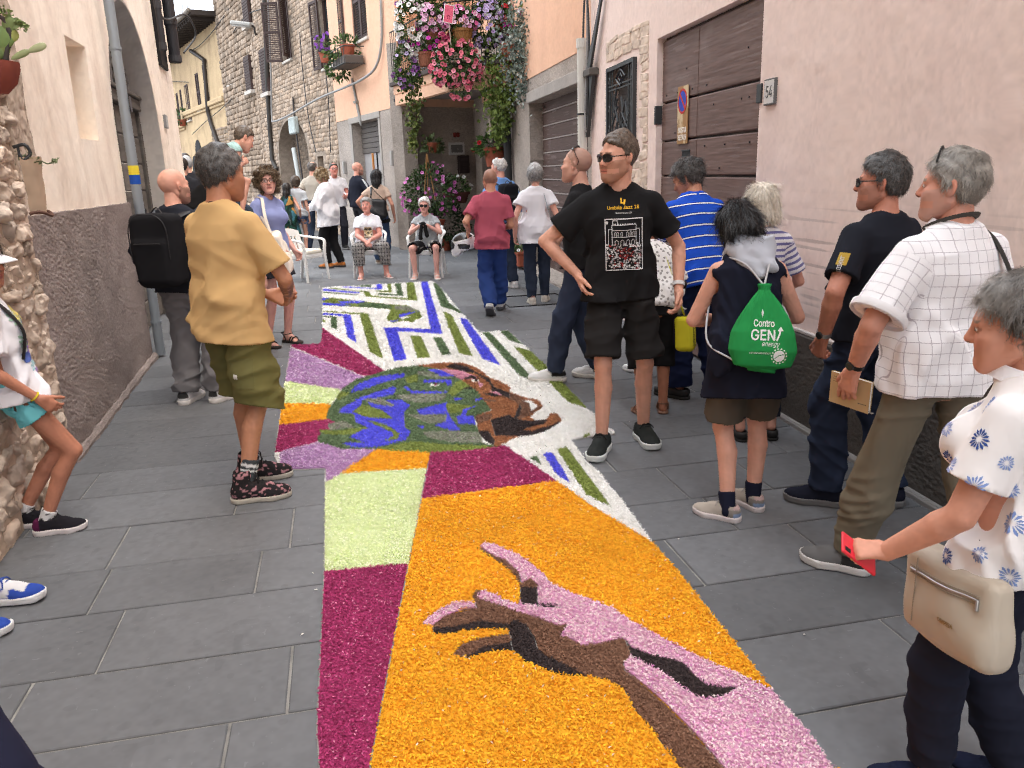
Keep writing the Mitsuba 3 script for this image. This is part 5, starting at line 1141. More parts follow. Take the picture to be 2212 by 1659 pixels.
# ------------------------------------------------------------------ the flower carpet: patches traced on the photograph, laid on the ground where they lie
def gA(*p):return [tuple(G((640+x/3.456)/1.15732,(680+y/3.456)/1.15732)[:2]) for x,y in p]
def gB(*p):return gA(*[(x+1589.8,y) for x,y in p])
def gC(*p):return [tuple(G((700+x/1.975)/1.15732,(1080+y/1.975)/1.15732)[:2]) for x,y in p]
def gD(*p):return gC(*[(x+1185,y) for x,y in p])
PAL={  # petals of each kind: colours with their shares, lengths
 'white':[((.84,.84,.80),5),((.74,.73,.68),2),((.86,.86,.84),3)],
 'orange':[((.84,.41,.02),5),((.76,.33,.015),3),((.88,.52,.03),3),((.60,.24,.012),1),((.80,.70,.55),.10)],
 'purple':[((.24,.022,.085),5),((.17,.016,.06),4),((.32,.04,.13),2),((.52,.22,.32),.5)],
 'lilac':[((.46,.26,.48),4),((.55,.37,.56),3),((.34,.16,.38),2),((.72,.60,.72),1.6)],
 'lime':[((.66,.74,.42),5),((.54,.64,.28),2.5),((.80,.84,.64),3),((.40,.48,.20),.4)],
 'pink':[((.66,.34,.50),4),((.74,.52,.58),3),((.80,.68,.66),4),((.52,.18,.40),1.2)],
 'rose':[((.62,.30,.40),4),((.70,.42,.48),2),((.52,.22,.32),1)],
 'brown':[((.17,.085,.052),5),((.12,.058,.036),3),((.23,.125,.08),3)],
 'sienna':[((.30,.125,.055),4),((.24,.09,.04),3),((.38,.17,.08),2)],
 'dark':[((.040,.028,.028),5),((.058,.040,.038),3),((.025,.018,.019),3)],
 'blue':[((.075,.075,.55),5),((.055,.055,.42),3),((.13,.13,.66),2),((.16,.13,.40),.6)],
 'olive':[((.16,.20,.045),5),((.115,.15,.032),3),((.21,.25,.075),2)],
 'green':[((.075,.115,.055),5),((.05,.08,.04),3),((.11,.15,.085),2)],
 'grey_green':[((.17,.185,.135),4),((.11,.125,.085),3),((.26,.26,.22),2),((.20,.13,.18),.6)]}
GAIN={'purple':1.55,'blue':1.3,'olive':1.4,'green':1.6,'grey_green':1.5,'lime':1.08,'brown':1.15,'sienna':1.15}
PATCH=[]
def pt(kind,pts,label=None):PATCH.append((kind,poly(pts),label))
bot=[(1.37,1.15),(-.20,1.15)]
OUT=gA((575,145),(740,132),(830,128),(1035,116),(1300,102),(1520,88),(1560,108),(1650,205),(1750,328),(1815,405),(1870,462),(1930,532))+gB((590,515),(705,620),(780,690),(900,800),(1285,1200),(1515,1405),(1240,1440),(1130,1460),(1270,1655))+gD((380,195),(500,340),(660,560),(740,650),(860,790),(1000,970),(1130,1130),(1250,1290),(1420,1480),(1540,1659))+bot+gC((195,1659),(183,1480),(205,1000),(218,700),(222,260),(222,184),(0,190))+gA((160,1600),(200,1300),(240,1010),(300,640),(560,632),(575,495))
pt('white',OUT,'white petals that edge and fill between the coloured shapes')
pt('purple',gA((578,497),(1115,870),(950,920),(305,655),(300,640),(560,632)))
pt('lilac',gA((300,662),(940,925),(730,1030),(255,955)))
pt('lime',gA((253,957),(735,1030),(650,1160),(225,1145)))
pt('orange',gA((225,1147),(650,1160),(615,1290),(200,1340)))
pt('purple',gA((200,1338),(600,1290),(705,1310),(540,1482),(165,1580)))
pt('lilac',gC((0,108),(180,62),(480,92),(300,215),(230,257),(224,183),(0,190)))
pt('orange',gC((490,88),(745,100),(725,190),(300,215)))
pt('lime',gC((300,215),(725,190),(695,335),(660,560),(635,662),(220,698),(222,262)),'pale green square of petals left of the purple one')
pt('purple',gC((745,102),(1110,76),(1365,250),(700,338)))
pt('purple',gC((218,700),(633,662),(600,830),(540,1150),(490,1420),(443,1659))+[(.10,1.15),(-.20,1.15)]+gC((195,1659),(183,1480),(205,1000)),'long purple strip along the left edge nearest the viewer')
pt('orange',gC((700,340),(1365,252))+gD((370,385),(662,562),(745,655),(860,795),(1000,975),(1130,1135),(1255,1300),(1420,1485),(1540,1659))+[(1.36,1.16),(.12,1.16)]+gC((446,1659),(492,1420),(543,1150),(603,830),(637,662)),'large field of orange petals behind the hand')
# stripes at the far end
S=[('blue',[(1425,92),(1480,90),(1612,548),(1222,524),(1305,770),(1197,785),(1105,492),(1510,506)]),('olive',[(1300,103),(1365,100),(1397,262),(1200,243),(945,222),(930,176),(975,178),(1000,215),(1310,237)]),('green',[(1200,110),(1250,107),(1275,220),(1052,208),(1058,192),(1220,205)]),('olive',[(1130,113),(1165,111),(1178,188),(1035,180),(1040,168),(1148,173)]),('blue',[(1035,118),(1085,115),(1097,162),(760,144),(745,134),(1045,150)]),('green',[(835,131),(990,121),(995,140),(860,135)]),
 ('blue',[(578,154),(890,185),(888,197),(580,173)]),('green',[(580,181),(890,208),(888,215),(580,191)]),('olive',[(640,146),(930,175),(925,183),(630,153)]),('green',[(1530,105),(1562,108),(1625,190),(1665,272),(1805,382),(1690,338),(1600,312)]),
 ('olive',[(580,345),(780,360),(970,370),(1104,772),(985,705),(895,378),(580,356)]),('blue',[(578,365),(820,382),(872,627),(790,572),(755,396),(578,380)]),('green',[(580,390),(700,400),(702,516),(650,490),(648,410),(580,402)]),('olive',[(578,420),(600,425),(600,446),(578,446)]),
 ('olive',[(1335,562),(1430,570),(1507,750),(1395,758)]),('green',[(1530,575),(1605,577),(1690,728),(1610,738)]),('olive',[(1615,350),(1690,382),(1872,740),(1755,715)]),('blue',[(1757,410),(1818,415),(2117,824),(1955,765)])]
for k,p in S:pt(k,gA(*p))
for k,p in (('green',[(365,535),(430,530),(835,968),(690,915)]),('green',[(520,525),(590,517),(722,645),(600,602)]),('olive',[(635,657),(780,692),(900,802),(1280,1196),(1110,1140)]),('olive',[(1235,1432),(1292,1405),(1300,1425),(1245,1440)]),('olive',[(1400,1335),(1440,1325),(1475,1360),(1420,1366)])):pt(k,gB(*p))
for k,p in (('blue',[(113,120),(160,110),(252,264),(185,225)]),('olive',[(183,95),(230,83),(452,382),(330,325)]),('green',[(48,140),(85,130),(108,172)])):pt(k,gD(*p))
# far hand and sleeve
for k,p in (('olive',[(578,232),(640,232),(900,262),(1150,290),(1300,297),(1410,345),(1432,400),(1350,450),(1330,440),(1270,430),(1180,456),(1150,438),(1128,410),(1165,335),(1000,322),(800,312),(578,300)]),('blue',[(578,232),(640,238),(592,256),(578,262)]),('blue',[(578,276),(720,285),(840,300),(720,306),(578,298)]),('blue',[(700,266),(830,258),(940,262),(930,280),(760,286)]),('green',[(900,272),(1150,290),(1185,330),(1000,322),(880,312)]),('blue',[(1238,380),(1330,360),(1412,350),(1300,388),(1240,412)]),('grey_green',[(1200,300),(1330,310),(1412,345),(1330,350),(1200,335)]),('blue',[(1150,436),(1240,424),(1185,447)]),('white',[(1225,402),(1345,392),(1270,424)])):pt(k,gA(*p))
# the green and blue bearded head
pt('green',gA((1110,870),(1250,835),(1400,825),(1560,850),(1750,930),(1920,995),(1940,1050),(1980,1120),(2050,1200),(1900,1260),(1890,1330),(1920,1370),(1960,1500),(2115,1525),(1800,1562),(1500,1577),(1050,1547),(730,1547),(540,1482),(535,1445),(565,1410),(540,1372),(620,1385),(705,1320),(605,1280),(630,1200),(700,1100),(740,1030),(850,950),(950,920)))
HD=[('grey_green',[(1300,1250),(1640,1250),(1640,1310),(1500,1330),(1380,1280)]),('grey_green',[(1200,1080),(1500,1060),(1660,1080),(1600,1130),(1400,1150),(1240,1110)]),('grey_green',[(1440,1400),(1700,1390),(1940,1400),(1962,1500),(1700,1492),(1480,1450)]),('grey_green',[(1400,870),(1560,880),(1700,930),(1560,935),(1400,900)]),('grey_green',[(620,1330),(760,1300),(860,1360),(640,1385)]),
 ('olive',[(920,1160),(1100,1210),(1190,1285),(950,1272),(830,1222)]),('olive',[(1290,920),(1400,900),(1400,970),(1300,972)]),('olive',[(1650,1060),(1740,950),(1880,982),(1780,1040),(1700,1092)]),('olive',[(1050,1542),(1350,1480),(1600,1502),(2112,1525),(1800,1560),(1500,1575),(1150,1562)]),('olive',[(540,1375),(700,1390),(980,1350),(850,1420),(600,1422)]),('olive',[(740,1040),(820,1070),(720,1120),(690,1100)]),('olive',[(1640,1150),(1880,1170),(1800,1230),(1660,1240)]),
 ('blue',[(805,1062),(880,985),(1040,920),(1290,890),(1280,922),(1100,970),(900,1042)]),('blue',[(1180,1010),(1212,1015),(1190,1072),(1020,1112),(900,1132),(720,1232),(700,1250),(760,1180),(900,1100),(1050,1050)]),
 ('blue',[(740,1190),(920,1120),(910,1165),(830,1225),(960,1275),(1190,1288),(1100,1215),(1000,1180),(950,1120),(1260,1120),(1335,1165),(1280,1230),(1290,1360),(1342,1400),(1290,1472),(1050,1532),(820,1532),(738,1492),(950,1492),(800,1440),(975,1362),(860,1312),(850,1242),(720,1232)]),
 ('blue',[(1480,855),(1600,860),(1735,917),(1600,917)]),('blue',[(1445,950),(1692,945),(1690,1002),(1650,992),(1640,967),(1450,977)]),('blue',[(1270,1005),(1300,1000),(1360,1045),(1662,1050),(1640,1062),(1350,1067)]),('blue',[(1390,1210),(1652,1138),(1640,1190),(1700,1300),(1772,1387),(1680,1382),(1540,1340),(1640,1312),(1650,1242),(1420,1252)]),('blue',[(1730,1260),(1770,1255),(1790,1200),(1942,1160),(1830,1205),(1810,1260),(1880,1260),(1902,1332),(1750,1332)]),('blue',[(1708,1100),(1802,1105),(1720,1132)]),('blue',[(1890,1110),(1972,1105),(1900,1142)]),('blue',[(1388,1350),(1462,1345),(1440,1372)]),
 ('grey_green',[(930,1110),(1090,1105),(1200,1165),(1180,1185),(1000,1150)]),('olive',[(940,1290),(1130,1340),(1240,1410),(1220,1470),(1100,1480),(1190,1440),(1180,1400),(1080,1360)]),('white',[(1480,998),(1540,985),(1600,985),(1560,1000)]),('purple',[(1520,985),(1570,982),(1560,996)])]
for k,p in HD:pt(k,gA(*p))
# the brown face in profile
FB=[('sienna',[(-200,825),(-40,800),(190,798),(300,830),(430,925),(580,990),(607,1010),(600,1050),(720,1095),(840,1120),(892,1175),(790,1258),(830,1312),(960,1235),(1012,1240),(1057,1300),(980,1352),(820,1422),(640,1452),(560,1500),(500,1522),(460,1512),(330,1380),(320,1330),(430,1290),(300,1262),(450,1212),(360,1100),(330,1050),(190,950),(0,850)]),('rose',[(0,856),(60,850),(200,870),(345,932),(300,940),(200,945),(130,917)]),('brown',[(440,1030),(600,1060),(720,1110),(880,1180),(780,1250),(660,1300),(700,1200),(660,1140),(560,1100)]),('dark',[(40,836),(120,805),(230,830),(330,890),(430,940),(470,1010),(602,1060),(600,1112),(540,1080),(450,1042),(440,990),(390,942),(300,892),(120,852)]),('dark',[(203,942),(260,910),(352,932),(280,937)]),('dark',[(185,1030),(250,1012),(310,1020),(250,1028)]),('dark',[(360,1060),(480,1065),(540,1100),(420,1085)]),('brown',[(370,1110),(470,1120),(500,1140),(400,1135)]),('rose',[(330,960),(382,985),(350,1012),(325,990)]),('rose',[(420,1045),(500,1050),(540,1082),(470,1065)]),
 ('dark',[(440,1292),(600,1250),(660,1290),(800,1302),(940,1290),(1045,1312),(900,1402),(700,1442),(480,1432)]),('dark',[(640,1280),(690,1150),(706,1200),(668,1290)]),('sienna',[(700,1382),(900,1330),(970,1240),(1052,1292),(960,1342),(800,1392)]),('white',[(713,1125),(790,1130),(847,1170),(790,1222),(770,1150)]),('white',[(773,1268),(880,1220),(960,1232),(920,1288),(830,1298)]),('dark',[(330,1392),(420,1390),(470,1472),(460,1512),(390,1472)]),('brown',[(300,1257),(452,1240),(430,1292),(320,1327)]),('white',[(262,948),(330,940),(350,960),(290,965)]),('dark',[(300,944),(325,942),(328,960),(302,960)])]
for k,p in FB:pt(k,gB(*p))
# the near hand
HN=[('pink',[(985,572),(1010,556),(1060,565),(1150,605),(1230,650),(1300,710),(1340,760),(1440,805),(1560,850),(1640,880),(1740,950),(1850,1010),(1950,1060),(2080,1130),(2190,1180),(2262,1205),(2442,1295),(2500,1372),(2600,1482),(2722,1659),(2880,1850),(2330,1850),(2180,1659),(2100,1560),(2010,1460),(1900,1350),(1800,1262),(1700,1182),(1693,1150),(1735,1110),(1690,1030),(1600,1050),(1480,1067),(1440,1032),(1375,1022),(1420,962),(1370,966),(1260,922),(1150,895),(1085,866),(1085,832),(1180,862),(1190,770),(1160,715),(1100,660)]),
 ('brown',[(755,965),(830,915),(975,880),(948,820),(985,788),(1000,830),(1085,866),(1150,895),(1260,925),(1370,968),(1420,962),(1380,1020),(1440,1035),(1490,1070),(1590,1055),(1690,1030),(1725,1062),(1738,1112),(1695,1150),(1702,1190),(1800,1270),(1900,1360),(2010,1470),(2178,1659),(2328,1850),(2120,1850),(1965,1659),(1850,1500),(1755,1390),(1700,1282),(1610,1235),(1505,1217),(1300,1120),(1160,960),(990,965),(860,1000),(760,1000)]),
 ('pink',[(970,832),(1000,793),(1060,810),(1092,830),(1080,866),(1030,850),(985,838)]),('pink',[(703,950),(760,905),(850,855),(950,850),(977,880),(900,890),(830,915),(755,966),(720,970)]),
 ('brown',[(985,580),(1060,622),(1120,650),(1180,706),(1192,758),(1235,733),(1277,770),(1262,792),(1190,777),(1160,722),(1100,667),(1000,602)]),('dark',[(1190,776),(1270,786),(1272,872),(1200,862),(1184,830)]),('dark',[(1270,862),(1350,869),(1427,880),(1350,877),(1268,874)]),('dark',[(753,1012),(760,985),(870,975),(990,945),(1130,965),(1160,942),(1222,970),(1262,1040),(1272,1082),(1320,1122),(1440,1182),(1515,1220),(1390,1212),(1300,1182),(1220,1152),(1150,1092),(1130,990),(1000,985),(900,998),(810,1017)]),
 ('brown',[(858,1107),(900,1060),(1000,1030),(1140,1010),(1142,1052),(1000,1080),(920,1127),(865,1122)]),('dark',[(920,1127),(1000,1080),(1140,1050),(1152,1092),(1050,1096),(940,1130)]),
 ('dark',[(1703,1033),(1735,1075),(1830,1118),(1900,1128),(1990,1153),(2050,1220),(2110,1264),(2180,1275),(2258,1272),(2200,1312),(2100,1332),(2040,1312),(1960,1252),(1900,1202),(1820,1162),(1738,1122)])]
for k,p in HN:pt(k,gC(*p))
for q in range(6):pt('white',[tuple(np.array(p)) for p in gA((800+22*q,268-1*q),(812+22*q,267-q),(812+22*q,273-q),(800+22*q,274-q))]) if q % 2 == 0 else None
SIZE=[(1.0,3.6,.0120,.0054,40000),(3.6,5.6,.0150,.0072,21000),(5.6,8.2,.022,.011,9000),(8.2,13.,.030,.015,4600)]
def petals(shape,kind,seed):
    r=np.random.default_rng(seed);x0,y0,x1,y1=shape.bounds;V,C,F,nv=[],[],[],0;cols=np.array([c for c,w in PAL[kind]]);wt=np.array([w for c,w in PAL[kind]],float);wt /= wt.sum()
    for a,b,L,Wd,dens in SIZE:
        lo,hi=max(y0,a),min(y1,b)
        if hi <= lo:continue
        if kind == 'orange':L,Wd,dens=L*1.25,Wd*1.1,dens*.85
        n=r.poisson(dens*(x1-x0)*(hi-lo));p=np.stack([r.uniform(x0,x1,n),r.uniform(lo,hi,n)],1)
        p=p[shapely.contains_xy(shape,p[:,0],p[:,1])];n=len(p)
        if not n:continue
        p=p+r.normal(size=p.shape)*L*.22
        th=r.uniform(0,2*math.pi,n);tilt=r.normal(0,.38,n);roll_=r.normal(0,.5,n);ln=L*r.uniform(.6,1.25,n);wd=Wd*r.uniform(.6,1.3,n);z=.010+.009*r.random(n)**.7+.002*np.sin(p[:,0]*21)*np.sin(p[:,1]*17)
        d=np.stack([np.cos(th)*np.cos(tilt),np.sin(th)*np.cos(tilt),np.sin(tilt)],1);s=np.stack([-np.sin(th)*np.cos(roll_),np.cos(th)*np.cos(roll_),np.sin(roll_)],1);c=np.column_stack([p,z])
        q=np.stack([c-d*ln[:,None]*.5,c+s*wd[:,None]*.5+[0,0,0],c+d*ln[:,None]*.5,c-s*wd[:,None]*.5],1);q[:,[1,3],2] += (wd*.22)[:,None];q[:,:,2]=np.maximum(q[:,:,2],.003)
        V.append(q.reshape(-1,3));i=np.arange(n)[:,None]*4+nv;F += [i+np.array([[0,1,2]]),i+np.array([[0,2,3]])];nv += 4*n
        co=cols[r.choice(len(cols),n,p=wt)]*GAIN.get(kind,1.0)*r.uniform(.78,1.18,(n,1))*(.86+.28*meshkit.fbm(np.column_stack([p*3.0,p[:,0]*0]),3,2))[:,None];C.append(np.repeat(co,4,0))
    return V,F,C,nv
fc=thing('flower_carpet','long flower petal carpet on the paving with a hand, two faces and stripes','flower carpet')
PART={'white':'white_petals','orange':'orange_petals','purple':'purple_petals','lilac':'lilac_petals','lime':'pale_green_petals','pink':'pink_petals','rose':'rose_petals','brown':'brown_petals','sienna':'sienna_petals','dark':'dark_petals','blue':'blue_petals','olive':'olive_leaves','green':'dark_green_leaves','grey_green':'grey_green_leaves'}
def carpet():
    scene[fc]=mikit.ply(move(extrude(PATCH[0][1].buffer(.002),.003),None,(0,0,.001)),mat((.30,.29,.27),.95))
    top=None
    for i in range(len(PATCH)-1,-1,-1):
        k,s,lab=PATCH[i];vis=s if top is None else s.difference(top);top=s if top is None else top.union(s)
        if i:vis=vis.intersection(PATCH[0][1]);
        vis=vis.buffer(-.0025)
        if vis.area < 2e-4:continue
        V,F,C,nv=petals(vis,k,100+i)
        if not nv:continue
        base=extrude(vis,.0065);base.apply_translation((0,0,.0042));bc=np.array(PAL[k][0][0])*GAIN.get(k,1)*.85
        V.append(np.asarray(base.vertices));C.append(np.tile(bc,(len(base.vertices),1)));F.append(np.asarray(base.faces)+nv)
        part(PART[k],fc,trimesh.Trimesh(np.vstack(V),np.vstack(F),process=False),VPETAL,False,None,np.clip(np.vstack(C),0,.9),stuff=True,label=lab)
    # fallen petals round the carpet
    r=np.random.default_rng(77);ms=[]
    for i in range(60):
        p=PATCH[0][1].exterior.interpolate(r.uniform(0,PATCH[0][1].exterior.length));x,y=p.x+r.normal()*.10,p.y+r.normal()*.10;L,w=r.uniform(.008,.018),r.uniform(.004,.008);a=r.uniform(0,6);d,s=np.array([math.cos(a),math.sin(a),0]),np.array([-math.sin(a),math.cos(a),0]);c=np.array([x,y,.006]);ms.append(tm([c-d*L/2,c+s*w/2+[0,0,.003],c+d*L/2,c-s*w/2+[0,0,.003]],[[0,1,2,3]]))
    part('loose_petals',fc,cat(ms),mat((.78,.76,.70),.8),stuff=True)
carpet()
# ------------------------------------------------------------------ the people in the street
BLACK,NAVY,WHITE=(.012,.012,.013),(.012,.015,.030),(.74,.74,.75)
JEANS=(.030,.040,.070)
def head_h(pos,px,py):
    d=ray(px,py);return CAM[2]+math.hypot(pos[0],pos[1])/math.hypot(d[0],d[1])*d[2]
# patterned cloths, from the cloth's own coordinates (uv in metres of the figure)
procmat('check_cloth',lambda p,n,uv:mix((.80,.80,.81),(.33,.30,.33),dr.clip(smoothstep(.91,.96,dr.abs(2*(uv.x*25-dr.floor(uv.x*25))-1))+smoothstep(.91,.96,dr.abs(2*(uv.y*25-dr.floor(uv.y*25))-1)),0,1)*.75),.9,.15)
def m_polo(p,n,uv):
    y=uv.y*13.2;f=y-dr.floor(y);return mix(mix((.012,.075,.50),(.015,.025,.20),smoothstep(.60,.62,f)*(1-smoothstep(.84,.86,f))),(.78,.80,.84),smoothstep(.675,.69,f)*(1-smoothstep(.785,.80,f)))
procmat('blue_striped_cloth',m_polo,.85,.2)
procmat('violet_striped_cloth',lambda p,n,uv:mix((.70,.70,.73),(.16,.16,.34),smoothstep(.5,.56,uv.y*26-dr.floor(uv.y*26))*(1-smoothstep(.94,1.0,uv.y*26-dr.floor(uv.y*26)))),.9,.15)
def m_dots(p,n,uv):
    a,b_,c=voronoi(uv.x*26,uv.y*26);return mix((.30,.28,.26),(.74,.72,.69),smoothstep(.22,.30,a))
procmat('dotted_cloth',m_dots,.9,.15)
def m_jung(p,n,uv):
    a,b_,c=voronoi(uv.x*11+2*noise(uv.x*9,uv.y*9),uv.y*7+2*noise(uv.x*9,uv.y*9,3));k=smoothstep(.28,.5,a);base=mix((.02,.07,.05),(.05,.16,.20),smoothstep(.4,.6,c));return mix(mix(base,(.50,.26,.08),smoothstep(.72,.75,c)),(.01,.015,.012),k*.8)
procmat('leafy_cloth',m_jung,.85,.2)
def m_tile(p,n,uv):
    x,y=uv.x*17,uv.y*17;fx,fy=x-dr.floor(x)-.5,y-dr.floor(y)-.5;r=dr.sqrt(fx*fx+fy*fy);return mix((.035,.033,.034),(.42,.40,.38),dr.clip(smoothstep(.46,.42,r)*smoothstep(.24,.30,r)+smoothstep(.16,.12,r),0,1))
procmat('medallion_cloth',m_tile,.9,.15)
procmat('mottled_skirt_cloth',lambda p,n,uv:mix((.018,.018,.02),(.40,.39,.36),smoothstep(.55,.62,fbm(uv.x*24,uv.y*24,3,3))),.9,.15)
def denim(col,fade=.5):
    def f(b,v):
        z=np.asarray(v)[:,2];c=mottle(v,col,5,.22,11);m=np.clip(meshkit.fbm(np.asarray(v)*5,3,8)-.45,0,1)[:,None]*fade;return c*(1-m)+m*np.asarray(col)*2.6
    return f
P=[]
def person(**k):
    f=Figure(**k);P.append(f);return f
# -- the man in the black festival shirt
pos=(G(1300,978)[:2]+G(1376,944)[:2])/2
def fest_print(s):
    b=s.b;o=b.pel+b.Rt@[-.012,.20,.255];up=b.Rt@[0,0,1];n=b.Rt@[0,1,0]
    gold,wh,red,gy=mat(lin(228,178,50),.7),mat((.66,.66,.66),.8),mat(lin(150,40,40),.8),mat((.30,.29,.29),.8)
    t=meshkit.text_mesh('Umbria Jazz 18',.017,.0004,True);v=np.asarray(t.vertices).copy();w=v[:,0].max();v[:,0]=(v[:,0]-w/2)*.165/w;v[:,1] += .150;s.print_on('t_shirt','lettering',o,n,up,trimesh.Trimesh(v,t.faces,process=False),gold)
    lg=unary_union([sbox(-.012,.177,-.004,.205),sbox(-.012,.177,.004,.184),Polygon([(.002,.172),(.010,.172),(.016,.196),(.006,.198)])]);s.print_on('t_shirt','emblem',o,n,up,flat(lg),gold)
    t=meshkit.text_mesh('#UmbriaJazz18',.007,.0004);v=np.asarray(t.vertices).copy();w=v[:,0].max();v[:,0]=(v[:,0]-w/2)*.08/w;v[:,1] += .128;s.print_on('t_shirt','lettering',o,n,up,trimesh.Trimesh(v,t.faces,process=False),wh)
    fr=sbox(-.098,-.165,.098,.105).difference(sbox(-.093,-.160,.093,.100));ln=[fr];L=lambda p,w=.0016:LineString(p).buffer(w)
    ln += [L([(-.062,-.03),(-.062,.072),(.062,.072),(.062,-.03)]),L([(-.062,.045),(.062,.045)]),L([(-.062,.01),(.062,.01)]),L([(-.08,-.03),(-.08,.05),(-.062,.05)]),L([(.08,-.03),(.08,.05),(.062,.05)]),L([(-.058,.075),(-.058,.094),(-.034,.094),(-.034,.075)])]
    for i in range(10):ln.append(sbox(-.06+.0125*i,.072,-.0535+.0125*i,.079))
    for x in (-.05,-.038,-.018,.012,.03,.045):ln.append(L([(x,.014),(x,.032),(x+.004,.038),(x+.008,.032),(x+.008,.014)],.0011))
    for x in (-.04,-.01,.02,.046):ln.append(L([(x-.008,-.03),(x-.008,-.012),(x,-.003),(x+.008,-.012),(x+.008,-.03)],.0013))
    ln.append(Polygon([(-.086+.008*math.cos(a),.085+.008*math.sin(a)) for a in np.linspace(.6,5.2,12)]));s.print_on('t_shirt','drawing',o,n,up,flat(unary_union(ln)),wh)
    r=np.random.default_rng(3);sets={'w':[],'r':[],'g':[]}
    for i in range(330):
        x,y=r.uniform(-.09,.09),r.uniform(-.157,-.025);q='r' if (x-.01)**2/.0018+(y+.075)**2/.0012 < 1 and r.random() < .8 else r.choice(list('wwgr'),p=[.3,.3,.25,.15]);a=np.linspace(0,6.28,7)[:-1]+r.uniform(0,6);rr=r.uniform(.0025,.0062);sets[q].append(Polygon(np.stack([x+rr*np.cos(a),y+rr*.8*np.sin(a)],1)))
    for q,mt in (('w',wh),('r',red),('g',gy)):s.print_on('t_shirt','crowd_drawing',o,n,up,flat(unary_union(sets[q]).buffer(0),h=.0006),mt,stuff=True)
person(label='man in black festival T-shirt, shorts and sunglasses with one hand on his hip',pos=pos,heading=192,H=head_h(pos,1318,270),res=.0095,skin=lin(200,146,122),fat=-.15,
    face=dict(stubble=(lin(120,84,62),.45),brow=(.05,.035,.025)),hair=dict(style='crop',col=(.085,.062,.046),n=3500,len=.012,w=.0022,lift=.5,vol=.95),
    body=dict(handR=(.235,.03,.985),elbowR=(1,-.25,.15),dirR=(-.25,.35,-.75),palmR=(-.6,.2,-.3),handL=(-.295,.10,.895),elbowL=(-.6,-.6,0),head=(-56,3,-2),footL=(-.145,-.07,.085),footR=(.115,.10,.085),yawL=10,yawR=-20,lean=1,side=1.5,hipyaw=-3,curlL=26,curlR=22,shoulders=1.0),
    wear=[('t_shirt','shirt',dict(sleeve=.66,hem=-.075,off=.016,loose=.6,fold=.012,neck=.070,flare=.026),BLACK,dict(amp=.2)),('shorts','trousers',dict(length=.92,flare=.032,fold=.008),(.017,.016,.016),dict(amp=.2))],
    shoes=('sneaker',lambda v:mottle(v,(.022,.026,.025),2,.3,40),(.55,.58,.56),(.012,.012,.012)),extra=[fest_print,lambda s:glasses(s,mat((.012,.012,.013),.08,spec=.6),mat((.03,.015,.01),.3),sun=True,size=1.05),lambda s:wristband(s,'L',.030,mat((.65,.65,.65),.6),mat((.015,.015,.017),.3),fr=.021)])
# -- black T-shirt man behind him
pos=(G(1240,812)[:2]*.5+G(1280,832)[:2]*.5)
person(label='man with shaved head and sunglasses pushed up, in black T-shirt and jeans, looking left',pos=pos,heading=-62,H=head_h(pos,1248,306),res=.012,skin=lin(200,150,128),face=dict(scalp=((.10,.08,.07),.45)),
    body=dict(footL=(-.07,.20,.085),footR=(.10,-.10,.085),handL=(-.05,.235,.99),elbowL=(-1,-.3,.1),dirL=(.6,-.2,-.5),palmL=(.2,-1,0),handR=(.27,.02,.90),head=(-8,-4,0),lean=2),
    wear=[('t_shirt','shirt',dict(sleeve=.62,hem=-.06),BLACK,dict(amp=.15)),('jeans','trousers',dict(flare=.012,fold=.008),denim(JEANS))],shoes=('sneaker',lambda v:np.where(((v[:,1:2] < .02) & (v[:,2:3] > .05) & (v[:,2:3] < .085)),.02,.66)*np.ones((1,3))*mottle(v,(1,.98,.94),1,.05),(.58,.55,.50),(.7,.7,.68)),extra=[lambda s:glasses(s,mat((.012,.012,.013),.08,spec=.6),mat((.012,.012,.012),.3),up=1,sun=True)])
# -- mustard T-shirt man
pos=(G(520,1088)[:2]+G(562,1036)[:2])/2
def hitop(v):
    n=meshkit.noise(np.asarray(v)*75,5)[:,None];c=mottle(v,(.022,.019,.020),1,.2,30);return np.where(n > .68,np.array([[.40,.20,.22]]),c)
person(label='man in mustard yellow T-shirt and olive cargo shorts seen from behind',pos=pos,heading=38,H=head_h(pos,500,296),res=.0095,skin=lin(172,118,90),fat=-.2,
    hair=dict(style='short',col=(.055,.052,.05),n=5200,len=.026,w=.0026,lift=.10,col2=(.22,.21,.20),mix=lambda v:np.clip((v[:,1]+.0)*3+.25,0,.7)),face=dict(brow=(.05,.04,.03)),
    limbs=lambda b,v,c:c*(1-.62*np.clip(1-np.minimum(np.linalg.norm(v-(b.elb['R']*.45+b.wri['R']*.55),axis=1)/.16,1),0,1)**.35*(meshkit.fbm(v*34,2,3) > .44))[:,None],
    body=dict(footL=(-.10,.12,.085),footR=(.08,-.10,.085),yawL=-44,yawR=-48,handR=(.13,.285,.985),elbowR=(1,-.5,-.4),palmR=(-1,0,.3),handL=(-.02,.30,.98),elbowL=(-1,-.4,-.3),head=(-12,3,0),lean=4,belly=.03,shoulders=.98),
    wear=[('t_shirt','shirt',dict(sleeve=.78,hem=-.13,off=.020,loose=1.3,fold=.010,flare=.034,neck=.072),lin(196,162,112),dict(amp=.10)),('shorts','trousers',dict(length=1.06,flare=.05,fold=.010,seat=.010,off=.016),lin(106,102,62),dict(amp=.12))],
    shoes=('hitop',hitop,(.42,.39,.33),(.02,.02,.02)),extra=[lambda s:[s.emit('sock',*sock(s.b,i),VCLOTH,sock_col(s.b,i,(.045,.05,.055),(.6,.6,.6))) for i in 'LR'],lambda s:pocket(s),lambda s:s.solid('necklace',tube([s.b.neck+s.b.Rs@[.068*math.cos(a),.02+.075*math.sin(a),-.012+.02*-math.sin(a)] for a in np.linspace(0,6.28,24,endpoint=False)],.0045,5,closed=True),DARK)])
